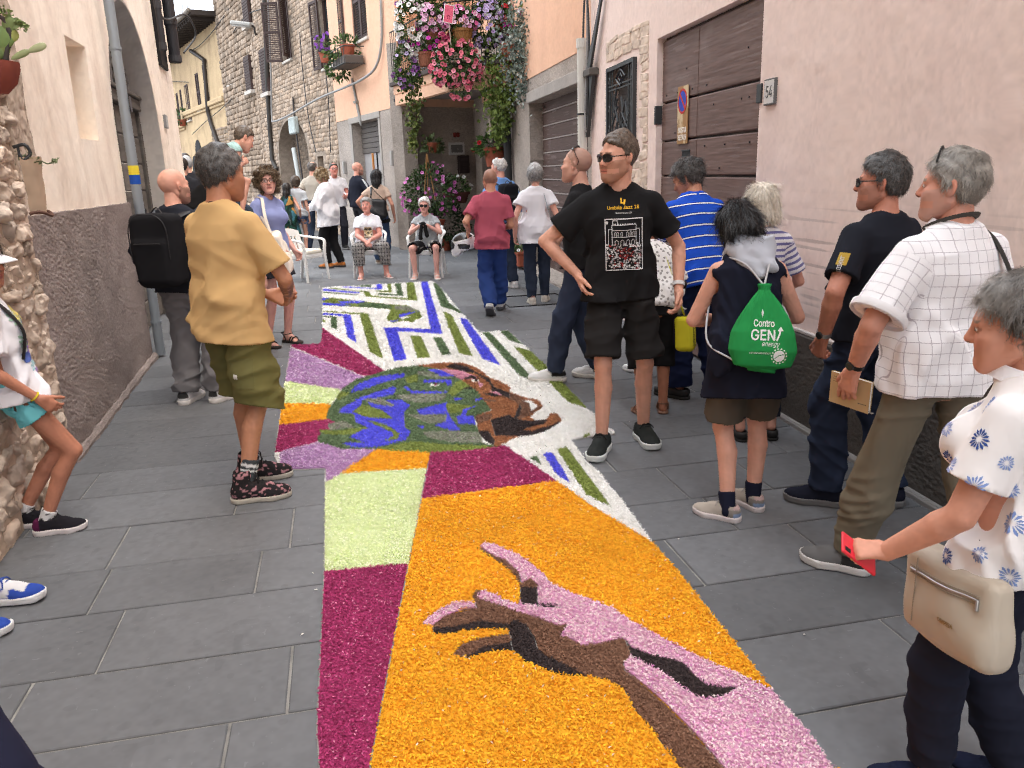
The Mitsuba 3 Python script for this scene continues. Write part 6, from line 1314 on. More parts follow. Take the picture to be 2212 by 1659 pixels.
def sock(b,i,h=.13,r=.006):
    F=Field();u=unit(b.knee[i]-b.ank[i]);F.cone(b.ank[i]-u*.03,b.ank[i]+u*h,b.leg_r[3]+r,b.leg_r[3]+r+.006,.01);F.cut(f_plane(b.ank[i]+u*h,-u),None,None,0);return F.mesh(.008)
def sock_col(b,i,c1,c2):
    v=sock(b,i)[0];u=unit(b.knee[i]-b.ank[i]);t=(v-b.ank[i])@u;return np.where(((np.abs(t-.10) < .008) | (np.abs(t-.075) < .005))[:,None],np.array(c2),np.array(c1))
def pocket(s):
    b=s.b;m=flat(sbox(-.075,-.085,.075,.075),h=.002);s.print_on('shorts','pocket',b.hip['L']+np.array([0,-.12,-.20]),(-.1,-1,0),(0,0,1),m,mat(lin(100,97,58),.9),lift=.003);s.print_on('shorts','pocket_flap',b.hip['L']+np.array([0,-.12,-.125]),(-.1,-1,0),(0,0,1),flat(sbox(-.08,-.012,.08,.018),h=.004),mat(lin(96,93,55),.9),lift=.005)
    s.print_on('shorts','pocket',b.hip['R']+np.array([.04,-.10,-.26]),(.5,-1,0),(0,0,1),flat(sbox(-.06,-.08,.06,.06),h=.002),mat(lin(100,97,58),.9),lift=.003);s.print_on('shorts','emblem',b.hip['R']+np.array([.02,-.12,-.28]),(.5,-1,0),(0,0,1),flat(sbox(-.011,-.011,.011,.011),h=.001),mat((.6,.6,.55),.8),lift=.007)
# -- bald man with backpack
pos=(G(410,880)[:2]+G(452,862)[:2])/2
wsn=lambda v:np.where((v[:,1:2] < -.045) & (v[:,2:3] > .05),.03,.70)*np.ones((1,3))
bp=person(label='bald man with a big black backpack, dark jacket and grey jeans',pos=pos,heading=22,H=head_h(pos,376,351),res=.0105,skin=lin(205,150,128),fat=.1,face=dict(stubble=((.10,.07,.05),.5),brow=(.05,.035,.03)),
    body=dict(footL=(-.10,.0,.085),footR=(.13,.06,.085),yawL=2,yawR=-20,head=(-28,0,0),handR=(.16,.25,1.02),elbowR=(1,-.6,0),handL=(-.17,.24,1.0),elbowL=(-1,-.6,0)),
    wear=[('jacket','shirt',dict(sleeve=1.75,hem=-.08,off=.024,loose=.8,fold=.012,neck=.068),(.018,.020,.028),dict(amp=.15)),('jeans','trousers',dict(flare=.020,fold=.013,off=.012),lambda b,v:denim((.165,.16,.165),.35)(b,v))],shoes=('sneaker',wsn,(.66,.64,.60),(.7,.7,.7)))
# -- tall bald man beyond
pos=atD(446,345,7.7)[:2]
person(label='tall bald man in black T-shirt standing behind the man with the backpack',pos=pos,heading=5,H=head_h(pos,440,318),res=.014,skin=lin(205,152,130),wear=[('t_shirt','shirt',dict(),BLACK),('trousers','trousers',dict(),(.03,.03,.035))],shoes=('sneaker',(.03,.03,.03),(.4,.4,.4),(.1,.1,.1)),body=dict(head=(8,-3,0)))
# -- boy on shoulders and his carrier
pos=atD(470,345,7.0)[:2]
person(label='man hidden behind the mustard shirt who carries the boy on his shoulders',pos=pos,heading=10,H=1.74,res=.015,hair=dict(style='short',col=(.04,.03,.025)),wear=[('t_shirt','shirt',dict(),(.05,.07,.10)),('trousers','trousers',dict(),(.03,.03,.035))],shoes=('sneaker',(.03,.03,.03),(.4,.4,.4),(.1,.1,.1)),body=dict(handL=(-.14,.17,1.36),headshift=(-.06,0,-.02)))
q=atD(519,300,6.93)
person(label='small boy in pale teal top looking down from the shoulders of a man',pos=(q[0]-.02,q[1]),z=1.36,heading=58,H=1.05,aim=(527,300,6.9),res=.010,skin=lin(205,150,128),headsize=1.25,hair=dict(style='crop',col=(.10,.075,.055),n=1500,len=.015),wear=[('t_shirt','shirt',dict(sleeve=1.3,loose=.6),lin(158,190,186),dict(amp=.2)),('shorts','trousers',dict(length=.8,flare=.02),(.1,.12,.16))],shoes=('sneaker',(.3,.3,.3),(.5,.5,.5),(.3,.3,.3)),
    body=dict(pelvis=(-.02,-.12,.36),footL=(-.16,.16,-.15),footR=(.16,.16,-.15),lean=50,head=(-14,22,-8),handL=(-.12,.28,.48),handR=(.12,.28,.48),legs=.9))
# -- lilac T-shirt woman
pos=(G(578,752)[:2]+G(632,734)[:2])/2
lil=person(label='curly haired woman with glasses in lilac T-shirt and dark shorts carrying a tote bag',pos=pos,heading=128,H=head_h(pos,568,352),sex='f',fat=.18,res=.011,skin=lin(205,152,134),face=dict(lips=lin(178,100,95),brow=(.10,.07,.05)),headsize=1.02,
    hair=dict(style='curly',col=(.115,.078,.045),n=5200,len=.034,w=.003,wave=.5,lift=.5),body=dict(footL=(-.10,.02,.085),footR=(.14,-.02,.085),yawL=-6,yawR=-20,hipyaw=0,head=(-42,2,4),handR=(.17,.225,.97),elbowR=(.6,-1,-.2),dirR=(-.2,.6,-.8),handL=(-.24,.1,.9),bust=1.12),
    wear=[('t_shirt','shirt',dict(sleeve=.52,hem=-.02,loose=.25,fold=.008,vneck=.03),lin(142,152,198),dict(amp=.08)),('shorts','trousers',dict(length=.62,flare=.045,fold=.008),(.035,.035,.042))],shoes=('sandal',(.016,.015,.015),(.035,.027,.024)),extra=[lambda s:glasses(s,'lens_mat',DARK)])
scene['lens_mat']={'type':'thindielectric'}
# -- the two seated women
pos=G(808,602)[:2]
SIT=dict(pelvis=(0,-.05,.50),lean=-4,footL=(-.14,.42,.085),footR=(.13,.40,.085))
seat1=person(label='seated grey haired woman in white van print T-shirt and patterned trousers',pos=pos+np.array([-.02,.40]),heading=184,H=1.70,sex='f',fat=.55,res=.012,skin=lin(205,142,126),hair=dict(style='wavy',col=(.32,.31,.30),n=2500,len=.028,wave=.3),
    body=dict(pelvis=(0,-.02,.50),lean=-5,footL=(-.26,.36,.085),footR=(.15,.40,.085),yawL=26,yawR=-10,handL=(-.035,.30,.62),handR=(.045,.31,.60),elbowL=(-1,-.6,-.4),elbowR=(1,-.6,-.4),dirL=(.5,.55,-.5),dirR=(-.5,.55,-.5),palmL=(.3,0,-1),palmR=(-.3,0,-1),kneeL=(-.35,1,.5),kneeR=(.25,1,.5),bust=1.25,head=(-12,0,4)),
    wear=[('t_shirt','shirt',dict(sleeve=.62,hem=-.02,off=.016,loose=.7,fold=.010),(.70,.71,.76),dict(amp=.06)),('trousers','trousers',dict(length=1.68,flare=.022,fold=.006),'medallion_cloth')],shoes=('flip',(.62,.55,.54),(.55,.48,.46)),extra=[lambda s:van_print(s)])
def van_print(s):
    b=s.b;o=b.pel+b.Rt@[0,.22,.22];n,up=b.Rt@[0,1,.15],b.Rt@[0,0,1];tan,lt,dk=mat(lin(178,158,118),.8),mat(lin(214,204,180),.8),mat((.07,.065,.06),.8)
    body=sbox(-.07,-.07,.07,.03).buffer(.012);roof=Polygon([(-.062,.04),(.062,.04),(.048,.082),(-.048,.082)]).buffer(.008)
    for q,mt,l in ((body,lt,.002),(roof,tan,.002),(sbox(-.055,.042,-.004,.074),dk,.004),(sbox(.004,.042,.055,.074),dk,.004),(Polygon([(-.075,.03),(.075,.03),(0,-.05)]),tan,.0035),(unary_union([disc_(-.052,-.03,.014),disc_(.052,-.03,.014),disc_(0,.0,.017)]),dk,.005),(sbox(-.08,-.075,.08,-.066),dk,.004)):s.print_on('t_shirt','van_drawing',o,n,up,flat(q,h=.0006),mt,lift=l)
def disc_(x,y,r):return Polygon([(x+r*math.cos(a),y+r*math.sin(a)) for a in np.linspace(0,6.28,14)[:-1]])
pos=G(930,604)[:2]
seat2=person(label='seated white haired woman in sunglasses and grey top, knitting',pos=pos+np.array([.02,.42]),heading=196,H=1.68,sex='f',fat=.25,res=.012,skin=lin(205,150,134),hair=dict(style='wavy',col=(.66,.64,.60),n=2200,len=.025),face=dict(lips=lin(160,85,80)),
    body=dict(pelvis=(0,-.02,.50),lean=2,footL=(-.20,.36,.085),footR=(.16,.34,.085),yawL=14,yawR=-4,handL=(-.06,.27,.86),handR=(.03,.28,.87),elbowL=(-1,-.3,-.7),elbowR=(1,-.3,-.7),dirL=(.7,.5,0),dirR=(-.7,.5,0),palmL=(.2,-.2,-1),palmR=(-.2,-.2,-1),curlL=42,curlR=42,kneeL=(-.3,1,.5),kneeR=(.2,1,.5),bust=1.2,head=(0,6,-3)),
    wear=[('top','shirt',dict(sleeve=.42,hem=-.0,loose=.3,fold=.007),lin(160,165,168),dict(amp=.06)),('skirt','trousers',dict(length=.92,flare=.035,fold=.008,seat=.03),'mottled_skirt_cloth')],shoes=('sandal',(.60,.55,.52),(.58,.55,.52)),extra=[lambda s:glasses(s,mat((.02,.016,.014),.08,spec=.6),mat((.02,.015,.012),.3),sun=True,size=1.15)])
# -- pink T-shirt man
pos=G(1062,684)[:2]
pinkm=person(label='man with shaved head in pink T-shirt and blue trousers walking away',pos=pos+np.array([.06,.1]),heading=8,H=head_h(pos,1047,354),res=.0115,skin=lin(185,130,105),face=dict(scalp=((.07,.055,.05),.5)),fat=.05,
    body=dict(footL=(-.06,-.10,.13),footR=(.08,.34,.085),pitchL=-38,yawL=-12,pelvis=(0,.04,.91),handL=(-.27,.15,1.00),elbowL=(-.35,-1,0),dirL=(-.2,.5,-.8),curlL=48,handR=(.15,.28,1.0),elbowR=(.35,-1,0),head=(14,0,0),lean=2),
    wear=[('t_shirt','shirt',dict(sleeve=.72,hem=-.13,off=.018,loose=.8,fold=.010),lin(168,82,98),dict(amp=.08)),('trousers','trousers',dict(flare=.022,fold=.010),lin(44,66,122),dict(amp=.14))],shoes=('sneaker',(.46,.47,.48),(.10,.10,.11),(.5,.5,.5)))
# -- blue shirt man with small backpack
pos=G(1090,622)[:2]
bluem=person(label='white haired man in light blue shirt with a black backpack beside the pink T-shirt',pos=pos,heading=-18,H=head_h(pos,1052,335),res=.013,skin=lin(205,146,126),hair=dict(style='balding',col=(.55,.54,.52),n=1500,len=.02),body=dict(head=(26,2,0),footL=(-.1,.08,.085),footR=(.1,-.08,.085),handL=(-.2,.22,1.0),handR=(.2,.24,1.02)),
    wear=[('shirt','shirt',dict(sleeve=1.5,hem=-.05,off=.018),lin(110,150,205),dict(amp=.1)),('jeans','trousers',dict(),denim((.025,.035,.06)))],shoes=('sneaker',(.66,.66,.66),(.66,.66,.66),(.6,.6,.6)))
# -- white blouse woman walking away
pos=G(1162,656)[:2]
wt=person(label='grey haired woman in white linen top and dark jeans walking away by the grey wall',pos=pos,heading=14,H=head_h(pos,1156,350),sex='f',res=.0115,fat=.22,skin=lin(200,145,125),hair=dict(style='short',col=(.20,.195,.19),vol=1.7,n=3000,len=.04,col2=(.5,.5,.49),mix=lambda v:np.clip((v[:,2]-.05)*9,0,.75)),
    body=dict(footL=(-.07,-.02,.085),footR=(.09,.16,.085),handL=(-.27,.0,.86),handR=(.27,.06,.88),lean=2),wear=[('blouse','shirt',dict(sleeve=.5,hem=-.16,off=.024,loose=.85,fold=.012,flare=.03),(.74,.74,.77),dict(amp=.06)),('jeans','trousers',dict(off=.006,flare=.010),denim((.022,.03,.05)))],shoes=('sneaker',(.52,.48,.42),(.55,.52,.46),(.5,.48,.44)),extra=[lambda s:s.solid('strap',strap([s.b.sho['R']+np.array([-.06,.03,.07]),s.b.sho['R']+np.array([-.05,-.07,.04]),s.b.pel+np.array([.14,-.16,.30]),s.b.pel+np.array([.2,-.10,.08])],.006,.6),mat((.25,.30,.33),.7))])
# -- blue striped polo man
pos=G(1505,862)[:2]
polo=person(label='man in blue and white striped polo shirt bending to look down',pos=pos+np.array([.02,.02]),heading=-4,H=1.73,res=.0098,fat=.22,skin=lin(176,122,98),hair=dict(style='wavy',col=(.062,.056,.052),n=5000,len=.04,w=.003,wave=.4,lift=.3,vol=.85,col2=(.25,.24,.23),mix=lambda v:np.clip((v[:,1])*7,0,.6)),
    body=dict(pelvis=(0,-.02,.92),lean=21,head=(44,26,0),footL=(-.12,.06,.085),footR=(.13,-.04,.085),yawL=30,handL=(-.16,.46,.98),elbowL=(-1,-.4,-.6),handR=(.18,.42,1.0),elbowR=(1,-.4,-.6),shoulders=.98),
    wear=[('polo_shirt','shirt',dict(sleeve=.82,hem=-.12,off=.020,loose=.9,fold=.011,flare=.034,neck=.066),'blue_striped_cloth'),('trousers','trousers',dict(flare=.03,fold=.013,off=.014),lin(28,36,66),dict(amp=.16))],shoes=('loafer',(.022,.022,.023),(.03,.03,.03)),extra=[lambda s:collar(s,lin(38,80,190))])
def collar(s,col,r=.070,h=.042,nm='collar'):
    b=s.b;n=24;a=np.linspace(math.radians(110),math.radians(430),n);o=b.neck+b.Rs@[0,.012,-.022];R=b.Rs@rot('x',14);V=[]
    for k,(rr,z) in enumerate(((r+.002,-.012),(r-.004,h),(r+.006,h+.003),(r+.024,h*.15))):V.append(o+np.stack([rr*np.cos(a),rr*1.02*np.sin(a),np.full(n,z)+.0*a],1)@R.T)
    V=np.vstack(V);F=[]
    for k in range(3):i=np.arange(n-1)+k*n;F.append(np.stack([i,i+1,i+1+n,i+n],1))
    F=np.vstack(F);s.emit(nm,V,np.vstack([F[:,[0,1,2]],F[:,[0,2,3]]]),VCLOTH,np.tile(np.asarray(col,float),(len(V),1)))
# -- child in dotted top
pos=(G(1392,902)[:2]+G(1428,886)[:2])/2
child=person(label='child in white dotted blouse and black knee length trousers with a yellow bag',pos=pos,heading=12,H=1.40,sex='f',res=.0105,fat=.35,skin=lin(150,98,74),hair=dict(style='bob',col=(.02,.016,.014)),body=dict(lean=30,footL=(-.10,-.03,.085),footR=(.09,.04,.085),head=(12,24,0),handL=(-.16,.45,.75),handR=(.19,.36,.80),elbowR=(1,-.3,-.3),bust=.75),
    wear=[('blouse','shirt',dict(sleeve=.8,hem=-.06,off=.026,loose=1.,fold=.014,flare=.03),'dotted_cloth'),('trousers','trousers',dict(length=1.28,flare=.026,fold=.008),BLACK)],shoes=('sandal',lin(120,92,76),lin(130,100,84)))
# -- someone hidden between: patterned trousers and white trainers
pos=G(1405,800)[:2]
person(label='person in patterned trousers and white trainers mostly hidden behind the child',pos=pos,heading=-20,H=1.46,sex='f',res=.015,fat=.2,hair=dict(style='bob',col=(.05,.04,.03)),body=dict(footL=(-.15,.0,.085),footR=(.19,.02,.085),lean=24),wear=[('top','shirt',dict(),lin(150,60,70)),('trousers','trousers',dict(length=1.9),'mottled_skirt_cloth')],shoes=('sneaker',(.66,.66,.66),(.62,.62,.62),(.6,.6,.6)))
# -- white blond woman
pos=atD(1648,560,4.75)[:2]
person(label='white blond woman in violet and white striped top behind the green bag',pos=pos,heading=8,H=head_h(pos,1622,398)+.02,sex='f',res=.0105,fat=.15,skin=lin(200,146,126),hair=dict(style='fbob',col=(.62,.57,.48),n=5200,len=.075,w=.003,lift=.06,vol=1.05),body=dict(head=(10,12,0),lean=5,handL=(-.2,.3,1.0),handR=(.22,.28,1.0),footL=(-.1,.0,.085),footR=(.12,.0,.085)),
    wear=[('t_shirt','shirt',dict(sleeve=.75,hem=-.08,off=.016,loose=.6),'violet_striped_cloth'),('trousers','trousers',dict(length=1.85),(.02,.025,.04))],shoes=('loafer',(.02,.02,.02),(.02,.02,.02)))
# -- woman with the green bag
pos=(G(1572,1128)[:2]+G(1622,1090)[:2])/2
def trainers(v):
    x,y,z=v.T;c=mottle(v,(.40,.36,.31),3,.1,20);c[(y < -.045) & (z > .07)]=(.50,.36,.34);c[(y < .01) & (z < .075) & (y > -.08)]=(.22,.20,.18);c[(y < -.05) & (z < .058)]=(.20,.27,.40);return c
gb=person(label='dark haired woman in navy sleeveless top and brown shorts wearing a green drawstring bag',pos=pos,heading=16,H=1.49,sex='f',res=.0088,fat=.36,skin=lin(200,146,124),hair=dict(style='bob',col=(.010,.010,.011),n=5500,len=.07,w=.003,lift=.12,wave=.1,vol=1.15),
    body=dict(lean=13,headshift=(-.04,0,0),head=(8,40,0),footL=(-.085,-.08,.085),footR=(.085,.07,.085),yawL=58,yawR=30,handL=(-.07,.30,1.04),elbowL=(-1,-.5,-.5),handR=(.10,.30,1.04),elbowR=(1,-.5,-.5),arms=1.05,pelvis=(0,-.02,.92)),
    wear=[('top','shirt',dict(sleeveless=True,hem=-.24,off=.022,loose=1.0,fold=.012,neck=.085),(.010,.012,.024),dict(amp=.12)),('shorts','trousers',dict(length=.86,flare=.034,fold=.008,off=.010),lin(82,75,66),dict(amp=.1))],shoes=('sneaker',trainers,(.60,.55,.54),(.35,.33,.31)),extra=[lambda s:scarf(s),lambda s:[s.emit('sock',*sock(s.b,i,.075,.005),VCLOTH,np.tile((.012,.014,.03),(len(sock(s.b,i,.075,.005)[0]),1))) for i in 'LR']])
def scarf(s):
    b=s.b;F=Field();r=np.random.default_rng(4);o=b.neck+b.Rs@[0,-.0,-.02]
    for i in range(16):a=i/16*2*math.pi;p=o+b.Rs@[.082*math.cos(a),.03+.085*math.sin(a),.035-.03*math.sin(a)*-1*0-.02*(math.sin(a) > 0)];F.ell(p,(.042,.042,.038),k=.02)
    F.cone(o+b.Rs@[-.07,-.06,.02],o+b.Rs@[.03,-.115,-.11],.040,.018,.03).cone(o+b.Rs@[.08,-.06,.02],o+b.Rs@[.10,-.10,-.07],.040,.012,.03).cone(o+b.Rs@[.0,-.08,.01],o+b.Rs@[.08,-.115,-.05],.04,.02,.03)
    F.warp(folds(3,34,.016,(1,1,1.8)));v,f=F.mesh(.008);s.emit('scarf',v,f,VCLOTH,mottle(v,lin(178,182,190),2,.08,20))
# -- navy T-shirt man
pos=G(1858,1088)[:2]
navy=person(label='man with sunglasses in dark navy T-shirt with a printed sleeve, and jeans',pos=pos,heading=-14,H=head_h(pos,1925,332)+.03,res=.0088,fat=.32,skin=lin(178,118,96),hair=dict(style='short',col=(.050,.048,.046),n=5500,len=.030,w=.0024,lift=.10,col2=(.2,.2,.2),mix=lambda v:np.clip(v[:,1]*6,0,.5)),face=dict(stubble=((.2,.16,.14),.3)),
    body=dict(head=(38,0,0),footL=(-.15,.08,.085),footR=(.14,-.06,.085),yawL=40,handL=(-.30,.045,.885),elbowL=(-1,-.7,0),curlL=52,lean=2,belly=.05),
    wear=[('t_shirt','shirt',dict(sleeve=.74,hem=-.06,off=.018,loose=.7,fold=.011,flare=.030),(.013,.015,.022),dict(amp=.15)),('jeans','trousers',dict(fold=.012,flare=.012,off=.012),denim((.018,.026,.050),.5))],shoes=('sneaker',(.012,.014,.026),(.16,.16,.16),(.012,.012,.014)),extra=[lambda s:glasses(s,mat((.012,.012,.014),.08,spec=.6),DARK,sun=True),lambda s:wristband(s,'L',.031,mat((.45,.44,.42),.3,.8),mat((.03,.03,.03),.2)),lambda s:sleeve_print(s)])
def sleeve_print(s):
    b=s.b;d=unit(b.elb['L']-b.sho['L']);o=b.sho['L']*.5+b.elb['L']*.5;n=b.Rs@np.array([-1,-.45,.1]);gold,wh=mat(lin(170,140,50),.7),mat((.5,.5,.5),.8);up=-np.cross(d,n)
    s.print_on('t_shirt','sleeve_patch',o,n,-d,flat(sbox(-.018,.0,.028,.055),h=.0008),gold)
    t=meshkit.text_mesh('ORIGINAL',.018,.0004,True);v=np.asarray(t.vertices).copy();w=v[:,0].max();v[:,0]=(v[:,0]-w*.5)*.10/w;v=np.stack([v[:,1]-.006,v[:,0]-.01,v[:,2]],1);s.print_on('t_shirt','lettering',o,n,-d,trimesh.Trimesh(v,np.asarray(t.faces)[:,::-1],process=False),wh,lift=.004)
    s.print_on('t_shirt','emblem',o,n,-d,flat(disc_(.0,-.075,.014)),gold,lift=.003)
# -- checked shirt man
pos=(G(1872,1325)[:2]*.5+G(2075,1215)[:2]*.5)
chk=person(label='grey haired man in white checked shirt and khaki trousers holding a book',pos=pos,heading=-4,H=head_h(pos,2045,316)+.02,res=.0078,fat=.28,skin=lin(192,134,112),hair=dict(style='short',col=(.23,.215,.19),vol=.7,n=9000,len=.035,w=.0022,lift=.12,wave=.15,col2=(.45,.43,.40),mix=lambda v:np.clip(v[:,1]*6+.2,0,.7)),face=dict(brow=(.25,.23,.2),stubble=((.35,.3,.28),.3)),
    body=dict(head=(40,0,0),footL=(-.16,.20,.085),footR=(.12,-.20,.085),yawL=40,handL=(-.285,.13,.91),elbowL=(-1,-.8,0),dirL=(.05,.35,-.9),palmL=(.9,.3,-.1),curlL=10,lean=2,belly=.04),
    wear=[('shirt','shirt',dict(sleeve=.86,hem=-.09,off=.020,loose=1.3,fold=.012,flare=.036,neck=.068),'check_cloth'),('trousers','trousers',dict(fold=.012,flare=.012,off=.012),lin(112,105,90),dict(amp=.10))],shoes=('sneaker',lambda v:np.where((v[:,1:2] < .03) & (v[:,2:3] < .075),.035,.14)*mottle(v,(1,1,1),1,.1,30),(.55,.54,.52),(.10,.10,.10)),extra=[lambda s:collar(s,(.72,.72,.73)),lambda s:cuff(s,'L'),lambda s:wristband(s,'L',.031,mat((.012,.012,.012),.5),mat((.02,.02,.022),.2),back=.04),
        lambda s:s.solid('strap',strap([s.b.sho['R']+s.b.Rs@[-.07,.09,.03],s.b.sho['R']+s.b.Rs@[-.05,.02,.085],s.b.sho['R']+s.b.Rs@[-.045,-.06,.055],s.b.sho['R']+s.b.Rs@[-.03,-.13,-.06],s.b.sho['R']+s.b.Rs@[.0,-.16,-.2]],.018,.3),mat((.03,.03,.028),.7)),lambda s:s.solid('camera_strap',strap([s.b.neck+s.b.Rs@[.078*math.cos(a),.02+.085*math.sin(a),.012-.03*math.sin(a)] for a in np.linspace(2.2,7.2,16)],.013,.4),mat((.05,.045,.04),.7)),lambda s:s.head_solid('sunglasses',tube(curve([(-.07,.05,.085),(-.05,.045,.122),(0,.045,.135),(.05,.045,.122),(.07,.05,.085)],14),.008,6,flat=.5),DARK)])
def cuff(s,i,col=(.72,.72,.73)):
    b=s.b;e=b.sho[i]*(1-.86)+b.elb[i]*.86;d=unit(b.elb[i]-b.sho[i]);r0=b.arm_r[1]+.020+.036;a=np.linspace(0,6.28,25)[:-1];R=frame(d);V=[]
    for t,r in ((-.024,r0-.001),(-.020,r0+.004),(.006,r0+.003),(.008,r0-.004),(-.02,r0-.006)):V.append(e+d*t+np.stack([r*np.cos(a),r*np.sin(a),0*a],1)@R.T)
    n=24;k=np.arange(n);F=np.vstack([np.stack([j*n+k,j*n+(k+1) % n,j*n+n+(k+1) % n,j*n+n+k],1) for j in range(4)]);V=np.vstack(V);s.emit('cuff',V,np.vstack([F[:,[0,1,2]],F[:,[0,2,3]]]),VCLOTH,np.tile(np.asarray(col,float),(len(V),1)))
# -- the woman with the beige handbag
pos=np.array([1.60,1.27])
lady=person(label='grey haired woman in white polo shirt with blue flowers holding a red phone',pos=pos,aimx=2192,heading=-40,H=head_h(pos,2165,606)+.03,sex='f',res=.0068,fat=.30,skin=lin(190,132,108),headsize=1.10,hair=dict(style='short',col=(.115,.105,.095),vol=1.05,n=9000,len=.04,w=.0022,lift=.08,wave=.12,col2=(.45,.43,.40),mix=lambda v:np.clip((v[:,1]-.01)*9,0,.8)),face=dict(brow=(.2,.17,.14),lips=lin(165,95,85)),
    body=dict(head=(10,8,0),lean=3,footL=(-.02,.13,.085),footR=(.12,-.10,.085),yawL=26,handL=(-.20,.29,.905),elbowL=(-.8,-.8,-.8),dirL=(-.35,.88,.0),palmL=(.5,.1,-.85),curlL=50,bust=1.3,arms=1.15,thumbL=(.8,.35,.35)),
    wear=[('polo_shirt','shirt',dict(sleeve=.66,hem=-.06,off=.018,loose=.55,fold=.009,flare=.030,neck=.064),(.76,.74,.73),dict(amp=.05)),('trousers','trousers',dict(length=1.92,fold=.006,flare=.012),(.012,.014,.026),dict(amp=.12))],shoes=('slip',(.010,.014,.035),(.012,.013,.02)),extra=[lambda s:collar(s,(.76,.75,.76),.066,.046),lambda s:rings(s),lambda s:flowers_on(s)])
def flowers_on(s):
    b=s.b;r=np.random.default_rng(12);fld=s.fields['polo_shirt'];v,f=fld.mesh(.02);n=vnormals(v,f);cs=[mat(lin(52,76,140),.8),mat(lin(120,140,190),.8),mat(lin(72,78,118),.8),mat(lin(150,160,200),.8)];done=[]
    for i in r.permutation(len(v)):
        p,q=v[i],n[i]
        if q[2] > .75 or q[2] < -.5 or (done and min(np.linalg.norm(p-d) for d in done) < .085):continue
        done.append(p);R_=r.uniform(.022,.036);pet=[]
        for a in np.linspace(0,6.283,15)[:-1]+r.uniform(0,1):l=R_*r.uniform(.8,1.1);pet.append(Polygon([(R_*.24*math.cos(a),R_*.24*math.sin(a)),(l*.8*math.cos(a-.15),l*.8*math.sin(a-.15)),(l*math.cos(a),l*math.sin(a)),(l*.8*math.cos(a+.15),l*.8*math.sin(a+.15))]))
        m=extrude(shapely.MultiPolygon([g for g in pet]),.0004);s.print_on('polo_shirt','flower_drawing',p,q,(.1,0,1),m,cs[r.integers(4)],lift=.0015,far=.05)
        if len(done) > 95:break
def rings(s):
    b=s.b;d,n=b.hd['L'],b.hn['L'];t=np.cross(n,d);g=mat(lin(200,160,80),.25,.9)
    for o in (-.009,-.027):
        c=b.wri['L']+(d*.105+t*o)*.93+n*.006;ax=unit(d*.8+n*.6);R=frame(ax);a=np.linspace(0,6.28,15)[:-1];s.solid('ring',tube(c+np.stack([.0105*np.cos(a),.0105*np.sin(a),0*a],1)@R.T,.0022,5,closed=True),g)
# -- girl against the wall
pos=G(78,1150)[:2]
girl=person(label='girl in white cap, flowered white T-shirt and turquoise shorts leaning on the stone wall',pos=(pos[0]+.07,pos[1]+.02),heading=74,H=1.50,sex='f',fat=-.2,res=.009,skin=lin(170,112,88),headsize=1.1,hair=dict(style='long',col=(.05,.035,.025),n=1500,len=.06),face=dict(lips=lin(150,80,75)),
    body=dict(pelvis=(0,-.06,.84),lean=-6,footL=(-.12,-.14,.085),pitchL=-6,footR=(.05,-.02,.085),kneeL=(-.1,1,.2),kneeR=(.1,1,.1),handR=(.20,.06,.80),handL=(-.19,-.12,.84),elbowL=(-1,-.6,0),head=(-26,8,0),bust=.4,yawR=-12,yawL=-6),
    wear=[('t_shirt','shirt',dict(sleeve=.75,hem=-.06,off=.022,loose=.95,fold=.012,flare=.035),(.70,.70,.74),dict(amp=.06)),('shorts','trousers',dict(length=.42,flare=.035,fold=.007),lin(110,190,198),dict(amp=.08))],shoes=('sneaker',lambda v:np.where((v[:,1:2] < -.03),np.array([[.09,.012,.05]]),np.array([[.014,.013,.017]])),(.60,.56,.55),(.02,.02,.02)),extra=[lambda s:cap(s),lambda s:girl_print(s),lambda s:wristband(s,'R',.026,mat(lin(215,200,50),.5),back=.02,wd=.004,name='bracelet'),lambda s:[s.emit('sock',*sock(s.b,i,.06,.005),VCLOTH,np.where(meshkit.noise(sock(s.b,i,.06,.005)[0]*55,2)[:,None] > .66,.02,.62)*np.ones((1,3))) for i in 'LR'],lambda s:s.solid('strap',strap([s.b.sho['R']+s.b.Rs@[-.05,-.05,.06],s.b.sho['R']+s.b.Rs@[-.045,.05,.04],s.b.pel+s.b.Rt@[.10,.135,.30],s.b.pel+s.b.Rt@[.13,.10,.15]],.02,.25),DARK)])
def cap(s):
    F=Field();F.add(skull(.016),(-.11,-.14,.0),(.11,.12,.15),0);F.cut(lambda x,y,z:z-.028-.12*np.maximum(-y,0)*0+0*x,None,None,.004);v,f=F.mesh(.006);s.emit('cap',s.headW(v),f,VCLOTH,mottle(v,(.70,.70,.74),1,.05,20))
    a=np.linspace(-1.15,1.15,15);V=np.vstack([np.stack([.085*np.sin(a),.095*np.cos(a)-.008,.04+0*a],1),np.stack([.088*np.sin(a),.175*np.cos(a)**.6+.0,.022-.02*(1-np.cos(a))*0-.018*np.sin(a)**2],1)]);V=np.vstack([V,V-[0,0,.005]]);n=15;i=np.arange(n-1)
    F2=np.vstack([np.stack([i,i+n,i+n+1,i+1],1),np.stack([i+2*n,i+2*n+1,i+3*n+1,i+3*n],1),np.stack([i+n,i+3*n,i+3*n+1,i+n+1],1)]);s.emit('brim',s.headW(V),np.vstack([F2[:,[0,1,2]],F2[:,[0,2,3]]]),mat((.70,.70,.74),.9),parent='cap',smooth=False)
